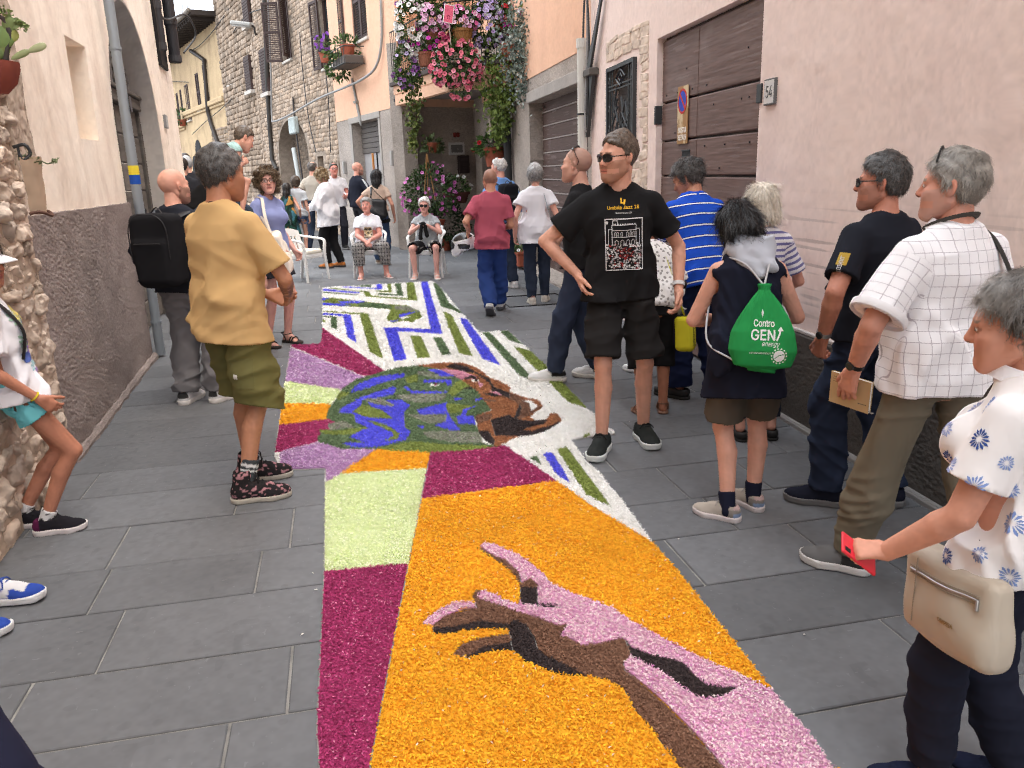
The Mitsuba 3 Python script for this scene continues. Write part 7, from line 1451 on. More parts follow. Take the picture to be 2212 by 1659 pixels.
def girl_print(s):
    b=s.b;o=b.pel+b.Rt@[0,.20,.24];n,up=b.Rt@[.25,1,0],b.Rt@[0,0,1];r=np.random.default_rng(6);cols=[lin(150,110,190),lin(120,150,200),lin(220,205,110),lin(140,170,150),lin(190,130,190)]
    for i,(x,y) in enumerate(((-.06,.08),(.05,.09),(.0,.03),(-.09,.0),(.09,.02),(-.03,-.04),(.06,-.05),(.02,.13),(-.10,.12))):
        pet=[Polygon([(x,y),(x+.045*math.cos(a-.16),y+.045*math.sin(a-.16)),(x+.052*math.cos(a),y+.052*math.sin(a)),(x+.045*math.cos(a+.16),y+.045*math.sin(a+.16))]) for a in np.linspace(0,6.28,11)[:-1]];s.print_on('t_shirt','flower_drawing',o,n,up,flat(unary_union(pet),h=.0006),mat(cols[i % 5],.8),lift=.002+.0005*i);s.print_on('t_shirt','flower_drawing',o,n,up,flat(disc_(x,y,.010),h=.0006),mat(lin(225,205,120),.8),lift=.007)
    s.print_on('t_shirt','printed_panel',o,n,up,flat(sbox(-.13,-.115,.13,-.065),h=.0006),mat(lin(75,95,160),.8),lift=.004)
    t=meshkit.text_mesh('Convers',.032,.0005,True);v=np.asarray(t.vertices).copy();w=v[:,0].max();v[:,0]=(v[:,0]-w/2)*.24/w;v[:,1] -= .165;s.print_on('t_shirt','lettering',o,n,up,trimesh.Trimesh(v,t.faces,process=False),mat(lin(150,190,195),.8),lift=.003)
    t=meshkit.text_mesh('ALL STAR',.02,.0005,True);v=np.asarray(t.vertices).copy();w=v[:,0].max();v[:,0]=(v[:,0]-w/2)*.15/w;v[:,1] -= .20;s.print_on('t_shirt','lettering',o,n,up,trimesh.Trimesh(v,t.faces,process=False),mat(lin(160,120,190),.8),lift=.003)
# -- owner of the blue and white trainers at the frame's edge
q=G(-55,1340)[:2]
def jord(v):
    x,y,z=v.T;c=np.tile((.03,.07,.34),(len(v),1));c[(y > .035) & (y < .135) & (z > .03) & (np.abs(x) < .034)]=(.66,.66,.67);c[(np.abs(x) > .03) & (y > -.02) & (y < .07) & (z > .035) & (z < .075)]=(.62,.62,.63);return mottle(v,1.,2,.06)*c
person(label='person at the left edge of whom only blue and white trainers are in view',pos=(q[0]-.02,q[1]-.02),heading=92,H=1.55,res=.011,hair=dict(style='short',col=(.04,.03,.025)),body=dict(pelvis=(0,-.24,.90),lean=-4,footL=(-.15,.06,.085),footR=(.10,.02,.085),yawL=0,yawR=-6),wear=[('t_shirt','shirt',dict(),(.3,.3,.32)),('shorts','trousers',dict(length=.9,flare=.02),(.05,.05,.06))],shoes=('sneaker',jord,(.62,.62,.62),(.03,.07,.30)))
# -- dark clothes at the near left corner
q=CAM+ray(-490,1600)*1.15
person(label='person in dark navy clothes at the lower left corner, close to the viewer',pos=(q[0]-.06,q[1]),heading=10,H=1.68,res=.011,hair=dict(style='short',col=(.03,.03,.03)),body=dict(handR=(.27,.05,.9)),wear=[('jacket','shirt',dict(sleeve=1.8,hem=-.16,off=.03,loose=1.),(.012,.013,.030)),('trousers','trousers',dict(off=.014),(.010,.010,.012))],shoes=('sneaker',(.02,.02,.02),(.1,.1,.1),(.02,.02,.02)))
# -- farther up the street
pos=G(690,545)[:2]
gman=person(label='man in grey T-shirt and dark jeans walking away up the street',pos=pos,heading=22,H=head_h(pos,665,345),res=.016,skin=lin(196,140,118),hair=dict(style='balding',col=(.10,.085,.075)),body=dict(footL=(-.12,-.22,.10),pitchL=-18,footR=(.09,.24,.085),handL=(-.24,.05,.92),handR=(.18,.20,1.02),elbowR=(1,-.6,0),head=(-14,0,0)),wear=[('t_shirt','shirt',dict(sleeve=.6,hem=.06),lin(170,162,150)),('jeans','trousers',dict(waist=.13),denim((.022,.032,.055)))],shoes=('sneaker',(.02,.02,.03),(.05,.05,.05),(.02,.02,.02)))
pos=G(633,556)[:2]
person(label='long haired girl in green leafy dress walking away beside the grey T-shirt',pos=pos,heading=8,H=head_h(pos,628,392),sex='f',fat=-.1,res=.015,skin=lin(190,135,112),hair=dict(style='long',col=(.018,.014,.012),n=1200,len=.08,vol=.9),body=dict(handL=(-.3,.05,.9),handR=(.25,.1,.95)),wear=[('dress_top','shirt',dict(sleeveless=True,hem=-.02,fold=.004),'leafy_cloth'),('skirt','trousers',dict(length=1.35,flare=.075,seat=.02,fold=.012),'leafy_cloth')],shoes=('sandal',lin(110,80,60),lin(100,75,60)))
pos=G(652,556)[:2]
person(label='brown haired person in denim shorts half hidden behind the man in grey T-shirt',pos=pos+np.array([0,.25]),heading=10,H=1.66,sex='f',res=.016,hair=dict(style='bob',col=(.06,.042,.03)),wear=[('t_shirt','shirt',dict(),lin(190,195,200)),('shorts','trousers',dict(length=.5,flare=.03),denim((.06,.09,.17)))],shoes=('sneaker',(.03,.03,.03),(.5,.5,.5),(.1,.1,.1)))
pos=G(722,578)[:2]
blond=person(label='curly blond woman in loose white blouse looking down at her phone',pos=pos,heading=-64,H=head_h(pos,735,364)+.06,sex='f',fat=.25,res=.014,skin=lin(205,150,130),hair=dict(style='curly',col=(.22,.15,.08),n=2500,len=.03,wave=.4,lift=.4),body=dict(handL=(-.10,.30,1.05),handR=(.10,.31,1.06),elbowL=(-1,-.4,-.8),elbowR=(1,-.4,-.8),curlL=40,curlR=40,head=(0,34,0),lean=5,footL=(-.08,.05,.085),footR=(.10,-.10,.085)),wear=[('blouse','shirt',dict(sleeve=1.6,hem=-.2,off=.035,loose=1.,fold=.016,flare=.03,vneck=.05),(.74,.74,.78)),('trousers','trousers',dict(),BLACK)],shoes=('sneaker',lin(170,105,55),(.05,.05,.05),(.3,.3,.3)))
pos=atD(723,400,18.5)[:2]
person(label='man with glasses in white shirt behind the curly blond woman',pos=pos,heading=170,H=head_h(pos,722,347),res=.017,skin=lin(196,130,115),hair=dict(style='balding',col=(.06,.05,.04)),wear=[('shirt','shirt',dict(sleeve=1.6),(.70,.70,.73)),('trousers','trousers',dict(),(.03,.03,.04))],shoes=('sneaker',(.03,.03,.03),(.3,.3,.3),(.1,.1,.1)),body=dict(handL=(-.15,.3,1.05)),extra=[lambda s:glasses(s,'lens_mat',DARK)])
pos=atD(772,420,17.6)[:2]
pole=person(label='bald man in dark jacket with white sleeve stripes holding a wooden easel',pos=pos,heading=62,H=head_h(pos,765,346),res=.016,skin=lin(200,140,120),face=dict(stubble=((.25,.2,.18),.4)),body=dict(handR=(.17,.30,1.1),elbowR=(1,-.6,-.4),curlR=60,head=(-10,0,0)),wear=[('jacket','shirt',dict(sleeve=1.8,off=.025,loose=.8),(.014,.016,.026)),('trousers','trousers',dict(),(.03,.03,.035))],shoes=('sneaker',(.3,.3,.3),(.5,.5,.5),(.3,.3,.3)),extra=[lambda s:[s.solid('sleeve_stripe',tube([s.b.sho['R']*(1-t)+s.b.elb['R']*t+s.b.Rs@[.066,-.01+.016*q,.03-.03*t] for t in np.linspace(-.05,.95,8)],.005,4),mat((.75,.75,.75),.8)) for q in (-1,0,1)]])
pos=G(826,572)[:2]
bagw=person(label='woman with straight black hair, beige T-shirt and black shoulder bag walking away',pos=pos,heading=8,H=head_h(pos,820,362),sex='f',res=.0135,skin=lin(195,138,115),hair=dict(style='long',col=(.010,.009,.010),n=2000,len=.08,vol=.85),body=dict(footL=(-.08,.18,.085),footR=(.1,-.16,.11),pitchR=-20,handL=(-.27,.12,.98),handR=(.28,.03,.86),elbowL=(-1,-.7,0)),wear=[('t_shirt','shirt',dict(sleeve=.5,hem=.05),lin(196,172,155)),('jeans','trousers',dict(flare=.012,waist=.1),denim((.03,.05,.10))),('tied_jumper','trousers',dict(length=.34,off=.028,flare=.03,fold=.012,waist=.10),BLACK)],shoes=('sneaker',lin(120,100,85),(.4,.38,.35),(.3,.28,.25)))
for i,(x,y,lab,hd) in enumerate(((397,336,'dark haired person in black far up the street, leftmost of the distant group',10),(411,333,'grey haired person in dark jacket far up the street',-20),(404,328,'distant person with dark hair behind the far group',30))):
    pos=atD(x,400,15.5+2*i)[:2];person(label=lab,pos=pos,heading=hd,H=head_h(pos,x,y),res=.02,hair=dict(style='short',col=((.02,.015,.012),(.3,.3,.3),(.03,.02,.015))[i]),wear=[('jacket','shirt',dict(sleeve=1.6),(.02,.02,.024)),('trousers','trousers',dict(),(.03,.03,.035))],shoes=('sneaker',(.03,.03,.03),(.3,.3,.3),(.1,.1,.1)))
with ThreadPoolExecutor(4) as ex:list(ex.map(lambda f:f.build(),P))
for f in P:f.register()
# ------------------------------------------------------------------ carried things
PLASTIC=mat((.72,.72,.70),.35,spec=.5,name='white_plastic')
backpack(bp,'big black backpack on the bald man in the dark jacket',(.012,.012,.014),half=(.165,.10,.25),z=.23,back=-.235)
backpack(bluem,'slim black backpack on the man in the light blue shirt',(.013,.014,.018),half=(.14,.07,.23),z=.22,back=-.20)
# green drawstring bag
def drawstring(s):
    b=s.b;o=b.pel+b.Rt@[.02,-.205,.10];R=b.Rt@rot('x',3)@rot('y',3);F=Field()
    prof=[(-.20,.06,.035),(-.185,.145,.06),(-.10,.178,.082),(.0,.165,.075),(.10,.115,.055),(.19,.060,.038),(.235,.026,.028),(.262,.034,.032)]
    P_=np.array(prof)*[1,.86,.95];P_[:,0] *= .9
    def fn(x,y,z):
        x,y,z=x-o[0],y-o[1],z-o[2];M=R.T;u,v,w=[M[i,0]*x+M[i,1]*y+M[i,2]*z for i in range(3)]
        a=np.interp(w,P_[:,0],P_[:,1]).astype(np.float32);c=np.interp(w,P_[:,0],P_[:,2]).astype(np.float32);g=np.clip((w-.0)/.2,0,1);th=np.arctan2(v,u);c2=1+.10*g*np.cos(th*13)
        q=((np.abs(u)/a)**2.6+(np.abs(v)/c)**2.6)**(1/2.6)/c2;return np.maximum(np.maximum((q-1)*np.minimum(a,c),w-.238),-.184-w)
    F.add(fn,o-.3,o+.3,0);F.warp(folds(7,30,.006,(1.2,1.2,.4)));v,f=F.mesh(.0062);k=thing('drawstring_bag','green drawstring bag with white lettering on the woman in navy','drawstring bag');scene[k]=mikit.ply(tm(s.W(v),f),VCLOTH,True,None,mottle(v,lin(38,138,72),3,.10,12))
    s.fields['bag']=F;wh=mat((.72,.74,.72),.7);n,up=R@[0,-1,0],R[:,2]
    def pr(name,mesh,dx,dz,lift=.0015,mt=wh):
        m=mesh.subdivide_to_size(.012,max_iter=10);v2=np.asarray(m.vertices).copy();v2[:,0] += dx;v2[:,1] += dz;w=s.on_cloth('bag',o,n,up,v2,lift,.10);part(name,k,tm(s.W(w),m.faces),mt)
    def tx(t,h,w,dx,dz,bold=True,shear=0.0):
        m=meshkit.text_mesh(t,h,.0004,bold);v2=np.asarray(m.vertices).copy();L=v2[:,0].max();v2[:,0]=(v2[:,0]-L/2)*w/L+shear*v2[:,1];pr('lettering',trimesh.Trimesh(v2,m.faces,process=False),dx,dz)
    tx('Contro',.033,.10,-.005,.03);tx('GEN',.050,.118,-.01,-.036);tx('energy',.024,.085,.027,-.065,False,.25);tx('articolazioniprotette.it',.009,.10,-.02,-.104,False)
    c=np.array([.073,-.112]);pr('emblem',flat(disc_(0,0,.028).difference(LineString([(-.02,-.012),(.0,.004),(.022,.008)]).buffer(.0018)),h=.0004),*c)
    for a in np.linspace(0,6.28,15)[:-1]:pr('emblem_dot',flat(disc_(.036*math.cos(a),.036*math.sin(a),.0042),h=.0004),*c)
    pr('emblem',flat(Polygon([(0,-.012),(.006,.012),(.0,.032),(-.006,.012)]),h=.0004),-.012,.085);pr('emblem',flat(unary_union([LineString([(.0,0),(.012,.03),(.016,.05)]).buffer(.004),Polygon([(.002,.045),(.03,.045),(.018,.068)])]),h=.0004),.058,-.035)
    t=o+R@[0,-.0,.23];cord=mat((.45,.45,.46),.7)
    for i,sg in (('L',-1),('R',1)):
        sh=b.sho[i]+b.Rs@[-sg*.035,0,.068];sub(s,k,'cord',tube(curve([t,(t+sh)/2+b.Rt@[0,-.045,.03],sh+b.Rs@[0,-.05,.0],sh+b.Rs@[0,.03,.0],b.pel+b.Rs@[sg*.15,.125,.36],b.pel+b.Rs@[sg*.205,.02,.20],b.pel+b.Rs@[sg*.215,-.06,.05],o+R@[sg*.125,-.0,-.145]],40),.0055,6),cord,True)
drawstring(gb)
# yellow bag of the child
def yellow_bag(s):
    b=s.b;o=np.array([.225,-.11,.70]);R=rot('z',-28)@rot('y',-3);F=Field();rb(F,o,R,(.080,.048,.145),.042);F.warp(waves(4,16,.003,3));k=prop(s,'shoulder_bag','small yellow bag hanging at the side of the child in the dotted blouse','bag',F,lin(205,196,48),.009)
    for dy in (-.025,.025):sub(s,k,'zip',tube([o+R@(np.array([.081*np.sign(math.cos(a))*abs(math.cos(a))**.35,dy,.146*np.sign(math.sin(a))*abs(math.sin(a))**.35])) for a in np.linspace(-.4,3.5,26)],.004,5),DARK)
    sub(s,k,'strap',strap([o+R@[0,0,.14],o+R@[-.03,.0,.24],b.sho['R']+b.Rs@[-.08,-.10,.0],b.sho['L']+b.Rs@[.06,.0,.07]],.016,.3),mat(lin(200,192,40),.7));sub(s,k,'ring',tube([o+R@[.012*math.cos(a),0,.155+.012*math.sin(a)] for a in np.linspace(0,6.28,10)[:-1]],.004,5,closed=True),DARK)
yellow_bag(child)
# black shoulder bag
def black_bag(s):
    b=s.b;o=b.pel+b.Rt@[.01,-.20,.11];F=Field();rb(F,o,b.Rt@rot('y',4),(.155,.075,.155),.06);F.ell(o+b.Rt@[0,0,-.08],(.165,.085,.10),k=.04);F.warp(folds(9,26,.010));k=prop(s,'shoulder_bag','slouchy black leather shoulder bag on the woman with straight black hair','bag',F,(.014,.014,.016),.013,VSKIN)
    sub(s,k,'strap',strap([o+b.Rt@[-.12,-.02,.14],o+b.Rt@[-.10,-.03,.26],b.sho['L']+b.Rs@[.045,-.06,.055],b.sho['L']+b.Rs@[.05,.03,.06]],.016,.4),mat((.012,.012,.013),.4));sub(s,k,'strap',strap([o+b.Rt@[.12,-.02,.14],o+b.Rt@[.0,-.04,.26],b.sho['L']+b.Rs@[.06,-.06,.055],b.sho['L']+b.Rs@[.06,.03,.06]],.014,.4),mat((.012,.012,.013),.4))
black_bag(bagw)
# tote bag
def tote(s):
    b=s.b;o=b.pel+np.array([.16,.275,.0]);R=rot('z',-52)@rot('y',14)@rot('x',-4);F=Field();rb(F,o,R,(.045,.19,.185),.03);F.ell(o+R@[0,0,-.08],(.065,.16,.09),R,.04);F.warp(folds(8,22,.010));k=prop(s,'tote_bag','cream canvas tote bag with a red and yellow print on the curly haired woman','tote bag',F,lin(222,214,200),.010)
    s.fields['tote']=F;n=R@[1,0,0];cs=[mat(lin(176,44,52),.8),mat(lin(206,92,50),.8),mat(lin(196,186,80),.8),mat(lin(120,60,70),.8)]
    def pr(name,shp,dx,dz,mt,lift=.002,h=.0004):m=(shp if isinstance(shp,trimesh.Trimesh) else flat(shp,h=h)).subdivide_to_size(.02,max_iter=8);v2=np.asarray(m.vertices).copy();v2[:,0] += dx;v2[:,1] += dz;part(name,k,tm(s.W(s.on_cloth('tote',o,n,R[:,2],v2,lift,.12)),m.faces),mt)
    for i in range(7):a=-2.5+i*.16;L=.19-.01*abs(i-3);pr('feather_drawing',Polygon([(0,0),(L*.65*math.cos(a+1.57-.09),L*.65*math.sin(a+1.57-.09)),(L*math.cos(a+1.57),L*math.sin(a+1.57)),(L*.65*math.cos(a+1.57+.09),L*.65*math.sin(a+1.57+.09))]).buffer(.002),-.10,.05,cs[i % 2],.002+.0006*i)
    for i in range(5):a=1.0+i*.32;pr('leaf_drawing',Polygon([(0,0),(.05*math.cos(a-.2),.05*math.sin(a-.2)),(.075*math.cos(a),.075*math.sin(a)),(.05*math.cos(a+.2),.05*math.sin(a+.2))]),-.11,.05,cs[2],.006)
    for i in range(3):pr('text_line',sbox(-.055,-.0035,.055-.015*i,.0035),.06,.10-.03*i,mat((.40,.37,.34),.8))
    cv=mat(lin(222,214,200),.9);sh=b.sho['R']+b.Rs@[-.03,0,.07]
    for q,e in ((.10,.06),(-.10,-.05)):sub(s,k,'handle',strap([o+R@[.02,q,.17],(o+R@[0,q,.17])*.5+sh*.5+b.Rs@[.05,e*.6,.02],sh+b.Rs@[.01,e,.0],sh+b.Rs@[-.02,0,.012]],.014,.25),cv)
tote(lil)
# beige handbag
def handbag(s):
    b=s.b;o=b.pel+np.array([-.13,.10,-.165]);R=rot('z',50)@rot('x',2)@rot('y',5);F=Field();rb(F,o+R@[0,0,-.0],R,(.175,.045,.135),.034);F.ell(o+R@[0,.0,-.05],(.162,.055,.08),R,.05);F.warp(folds(6,20,.006));F.warp(waves(8,14,.004,3));k=prop(s,'handbag','beige leather handbag with silver zips carried by the woman holding a red phone','handbag',F,lin(178,168,152),.006,VSKIN)
    s.fields['hb']=F;n=R@[0,1,0];zp=mat((.50,.50,.50),.3,.9);gold=mat(lin(150,130,90),.35,.8)
    def ln(pts,r,name,mt,lift=.003):w=s.on_cloth('hb',o,n,R[:,2],np.array([[-x,z,0] for x,z in pts]),lift,.10);return sub(s,k,name,tube(w,r,6),mt,True)
    ln([(x,.072-.10*(x+.14)*.28) for x in np.linspace(-.135,.135,14)],.0042,'zip',zp);ln([(x,.083-.10*(x+.14)*.28) for x in np.linspace(-.135,.135,14)],.0018,'seam',mat(lin(140,130,116),.6));ln([(x,.061-.10*(x+.14)*.28) for x in np.linspace(-.135,.135,14)],.0018,'seam',mat(lin(140,130,116),.6));ln([(.10,.11),(.105,0),(.11,-.10)],.002,'seam',mat(lin(150,140,126),.6));ln([(-.132,.075),(-.136,.045)],.0055,'zip_pull',zp,.006)
    tp=o+R@[0,0,.125];sub(s,k,'zip',tube([tp+R@[x,.0,.004] for x in np.linspace(-.13,.13,8)],.005,6),zp);sub(s,k,'zip_pull',tube([tp+R@[.11,.03,.02],tp+R@[.115,.045,-.015]],.006,6),zp)
    m=meshkit.text_mesh('CARPISA',.012,.0006,True);v2=np.asarray(m.vertices).copy();L=v2[:,0].max();v2[:,0]=(v2[:,0]-L/2)*.06/L;v2[:,1] -= .035;v2[:,0] += .05;w=s.on_cloth('hb',o,n,R[:,2],v2,.002,.10);part('lettering',k,tm(s.W(w),m.faces),gold)
    sub(s,k,'strap',strap([o+R@[-.14,0,.10],b.pel+np.array([.05,.12,.30]),b.sho['R']+b.Rs@[-.05,.06,.05],b.sho['R']+b.Rs@[-.04,-.03,.07]],.012,.3),mat(lin(60,55,50),.6))
handbag(lady)
phone(lady,'L','phone in a red case held by the woman with the beige handbag',lin(208,46,60),n_off=.026,d_off=.075,half=(.037,.078,.005),ydir=(-.55,.5,.62))
phone(blond,'L','dark phone in the hands of the curly blond woman',(.02,.02,.025),n_off=.022,d_off=.085);phone(gb,'L','dark phone held by the woman with the green bag',(.02,.02,.025),n_off=.022,d_off=.085)
# book in the hand of the man in the checked shirt
def book(s):
    b=s.b;c=b.wri['L']+b.hd['L']*.115+b.hn['L']*.030;z=-b.hn['L'];z=unit(np.array([z[0],z[1],z[2]*.3]));up=unit(np.array([.10,-.18,1])-z*(np.array([.10,-.18,1])@z));x=np.cross(up,z);R=np.stack([x,up,z],1)@rot('z',8);k=thing('book','kraft brown covered booklet held by the man in the checked shirt','book')
    w,h=.092,.064
    def put(m):return trimesh.Trimesh(s.W(np.asarray(m.vertices)@R.T+c),m.faces,process=False)
    kr=mat(lin(182,156,116),.85);scene[k]=mikit.ply(put(cat([bbox((-w,-h,.006),(w,h,.0075)),bbox((-w,-h,-.0075),(w,h,-.006)),bbox((-w-.001,-h,-.006),(-w+.001,h,.006))])),kr);part('pages',k,put(bbox((-w+.002,-h+.002,-.0055),(w-.003,h-.002,.0055))),mat((.72,.71,.68),.9))
    for i in range(3):part('cover_line',k,put(bbox((-w+.012,h-.018-.010*i,.0075),(-w+.07-.012*i,h-.015-.010*i,.0079))),mat(lin(140,112,80),.8))
    part('cover_line',k,put(bbox((w-.05,-h+.03,.0075),(w-.012,-h+.033,.0079))),mat((.12,.10,.08),.8));part('ribbon',k,put(tube([(w-.01,-h+.01,0),(w+.012,-h+.004,0),(w+.02,-h+.010,.004)],.0025,5)),mat((.3,.3,.3),.8))
book(chk)
# paper of the striped polo man
def leaflet(s):
    b=s.b;c=b.wri['L']+b.hd['L']*.10+b.hn['L']*.02;k=thing('leaflet','folded white and blue leaflet in the hand of the man in the striped polo','leaflet');m=bbox((-.075,-.0015,-.10),(.075,.0015,.10));R=rot('z',20)@rot('x',-30);scene[k]=mikit.ply(trimesh.Trimesh(s.W(np.asarray(m.vertices)@R.T+c),m.faces,process=False),mat((.72,.72,.74),.7));m=bbox((-.075,-.0025,.03),(.075,-.0016,.10));part('printed_band',k,trimesh.Trimesh(s.W(np.asarray(m.vertices)@R.T+c),m.faces,process=False),mat(lin(50,100,190),.6))
leaflet(polo)
# knitting
def knitting(s):
    b=s.b;F=Field();c=(b.wri['L']+b.wri['R'])/2+np.array([.0,.06,0]);F.cone(c+[-.02,.0,.02],c+[-.05,-.02,-.17],.028,.034,.02).cone(c+[.03,.0,.02],c+[.05,.02,-.20],.024,.034,.02).cone(c+[-.02,0,.02],c+[.03,0,.02],.024,.024,.02);F.warp(waves(3,120,.003,5));k=prop(s,'knitting','black knitting hanging from the hands of the seated woman in sunglasses','knitting',F,(.012,.012,.013),.010);sub(s,k,'needle',tube([c+[-.10,.0,.06],c+[.08,.03,.0]],.0035,5),mat((.5,.5,.5),.3,.8));sub(s,k,'needle',tube([c+[.10,.0,.07],c+[-.08,.03,.0]],.0035,5),mat((.5,.5,.5),.3,.8))
knitting(seat2)
# helmet
def helmet(s):
    b=s.b;c=b.wri['L']+np.array([-.06,.13,-.16]);R=rot('z',75)@rot('x',-12);F=Field();F.ell(c,(.128,.158,.135),R,0);F.cone(c+R@[0,.09,-.075],c+R@[0,.12,-.085],.085,.06,.05);F.cut(f_plane(c+R@[0,0,-.125],R@[0,.12,1]),None,None,.004);F.cut(f_ell(c+R@[0,.13,.005],(.11,.075,.05),R),c-.3,c+.3,.006);F.cut(f_ell(c+R@[0,0,-.09],(.095,.12,.12),R),c-.3,c+.3,.004)
    v,f=F.mesh(.007);q=(v-c)@R;n=meshkit.noise(np.abs(q)*[14,9,12]+3,3);blk=((q[:,2] > .045) & (n > .42)) | ((np.abs(q[:,2]+.03-.25*q[:,1]) < .03) & (np.abs(q[:,0]) > .09) & (q[:,1] < .05) & (q[:,1] > -.09));col=np.where(blk[:,None],.015,.72)*np.ones((1,3));k=thing('helmet','white and black motorcycle helmet carried by the man in the pink T-shirt','helmet');scene['helmet_mat']={'type':'principled','base_color':VC,'roughness':.2,'specular':.5,'clearcoat':.6};scene[k]=mikit.ply(tm(s.W(v),f),'helmet_mat',True,None,col)
    V2=[];
    F2=Field();F2.ell(c,(.132,.163,.139),R,0);F2.cut(lambda x,y,z,P=f_ell(c+R@[0,.145,.012],(.125,.085,.058),R):-P(x,y,z),None,None,0);F2.cut(f_ell(c,(.127,.158,.134),R),c-.3,c+.3,0);v,f=F2.mesh(.006);part('visor',k,tm(s.W(v),f),'pane_mat',True)
helmet(pinkm)
# wooden easel
def easel(s):
    w=mat(lin(176,116,62),.6);b0=s.b.wri['R']+s.b.hd['R']*.09+s.b.hn['R']*.02;k=thing('easel','tall wooden easel carried upright in front of the grey doorway','easel');W_=lambda m:trimesh.Trimesh(s.W(m.vertices),m.faces,process=False)
    def bar(a,c):d=unit(np.asarray(c)-a);R=frame(d,(.2,1,.1));L=np.linalg.norm(np.asarray(c)-a);return move(bbox((-.024,-.016,0),(.024,.016,L),.004),R,a)
    scene[k]=mikit.ply(W_(bar(b0+[-.0,.0,-.9],b0+[-.05,.02,.78])),w,False);part('leg',k,W_(bar(b0+[.035,.05,.30],b0+[.22,.12,-.95])),w);part('leg',k,W_(bar(b0+[.0,.06,.30],b0+[-.20,.18,-.95])),w);part('tray',k,W_(bar(b0+[-.16,.06,-.30],b0+[.20,.08,-.34])),w)
easel(pole)
# white plastic armchairs
def chair(pos,heading,label,group=None):
    a=math.radians(heading);R=np.array([[math.cos(a),math.sin(a),0],[-math.sin(a),math.cos(a),0],[0,0,1.0]]);k=thing('plastic_chair',label,'chair',group);o=np.array([pos[0],pos[1],0]);put=lambda m:move(m,R,o)
    F=Field();rb(F,(0,0,.415),np.eye(3),(.215,.215,.016),.014);v,f=F.mesh(.012);part('seat',k,put(tm(v,f)),PLASTIC,True)
    bk=[];n=11
    us=np.linspace(-1,1,15);zs_=np.linspace(.40,.82,9);
    def bp_(u,z):t=(z-.40)/.42;return np.array([u*(.205+.03*t),-.205-.13*t+.055*(u*u)*1.0,z-.05*t*u*u])
    def slab(u0,u1,z0,z1,nu=3,nz=3,th=.010):
        V=[bp_(u,z)+[0,q*th,0] for q in (0,1) for z in np.linspace(z0,z1,nz) for u in np.linspace(u0,u1,nu)];F_=[];N=nu*nz
        for j in range(nz-1):
            for i in range(nu-1):p=j*nu+i;F_ += [[p,p+1,p+nu+1,p+nu],[N+p,N+p+nu,N+p+nu+1,N+p+1]]
        ring=[i for i in range(nu)]+[nu-1+nu*j for j in range(1,nz)]+[nu*(nz-1)+i for i in range(nu-2,-1,-1)]+[nu*j for j in range(nz-2,0,-1)]
        for p,q in zip(ring,ring[1:]+ring[:1]):F_.append([p,N+p,N+q,q])
        return tm(V,F_)
    top=part('backrest',k,put(cat([slab(-1,1,.70,.82,15,4),slab(-1,1,.40,.46,11,2),slab(-1,-.84,.46,.70,2,5),slab(.84,1,.46,.70,2,5)])),PLASTIC,35)
    for i in range(6):u=-.72+i*.288;part('slat',top,put(slab(u-.085,u+.085,.462,.698,2,5)),PLASTIC,35)
    for sg in (-1,1):
        part('armrest',k,put(tube(curve([(sg*.225,-.30,.70),(sg*.265,-.16,.675),(sg*.275,.05,.655),(sg*.268,.19,.63),(sg*.255,.225,.57)],22),.026,8,flat=.6)),PLASTIC,True)
        part('leg',k,put(tube([(sg*.255,.222,.58),(sg*.235,.215,.42),(sg*.262,.25,.0)],[.026,.030,.022],8)),PLASTIC,True);part('leg',k,put(tube([(sg*.205,-.20,.42),(sg*.235,-.29,.0)],[.030,.022],8)),PLASTIC,True);part('apron',k,put(bbox((sg*.19,-.18,.36),(sg*.215,.19,.41),.006)),PLASTIC)
    part('apron',k,put(bbox((-.19,.195,.36),(.19,.215,.41),.006)),PLASTIC);return k
def chair_under(s,label):o=s.W([0,-.02,0]);return chair(o[:2],s.k['heading'],label)
chair_under(seat1,'white plastic chair under the seated woman in the van print T-shirt');chair_under(seat2,'white plastic chair under the seated woman in sunglasses')
pc=(G(636,612)[:2]+G(700,608)[:2])/2+np.array([-.05,.25]);chair(pc,128,'empty white plastic armchair with a cushion beside the woman in lilac')
F=Field();a_=math.radians(128);fwd=np.array([math.sin(a_),math.cos(a_),0]);rb(F,np.array([*pc,.46])+fwd*.03,np.array([[math.cos(a_),math.sin(a_),0],[-math.sin(a_),math.cos(a_),0],[0,0,1.0]]),(.19,.19,.035),.03);v,f=F.mesh(.014);k=thing('cushion','flat cream seat cushion on the empty white plastic chair','cushion');scene[k]=mikit.ply(tm(v,f),VCLOTH,True,None,mottle(v,lin(225,220,205),1))

# ------------------------------------------------------------------ plants
def leaves(centers,size,cols,seed,down=.3,shape=.55,spread=1.0):
    """folded leaves, one at every centre"""
    r=np.random.default_rng(seed);n=len(centers);d=r.normal(size=(n,3));d[:,2] -= down;d /= np.linalg.norm(d,axis=1,keepdims=True);s_=np.cross(d,r.normal(size=(n,3)));s_ /= np.linalg.norm(s_,axis=1,keepdims=True);u=np.cross(s_,d);L=size*r.uniform(.6,1.3,(n,1));w=L*shape
    q=np.stack([centers-d*L*.5,centers+s_*w*.5-d*L*.05+u*w*.18,centers+d*L*.5,centers-s_*w*.5-d*L*.05+u*w*.18],1).reshape(-1,3);i=np.arange(n)[:,None]*4;F=np.vstack([i+np.array([[0,1,2]]),i+np.array([[0,2,3]])]);cols=np.asarray(cols,float);c=cols[r.integers(0,len(cols),n)]*r.uniform(.65,1.35,(n,1));return trimesh.Trimesh(q,F,process=False),np.repeat(np.clip(c,0,.9),4,0)
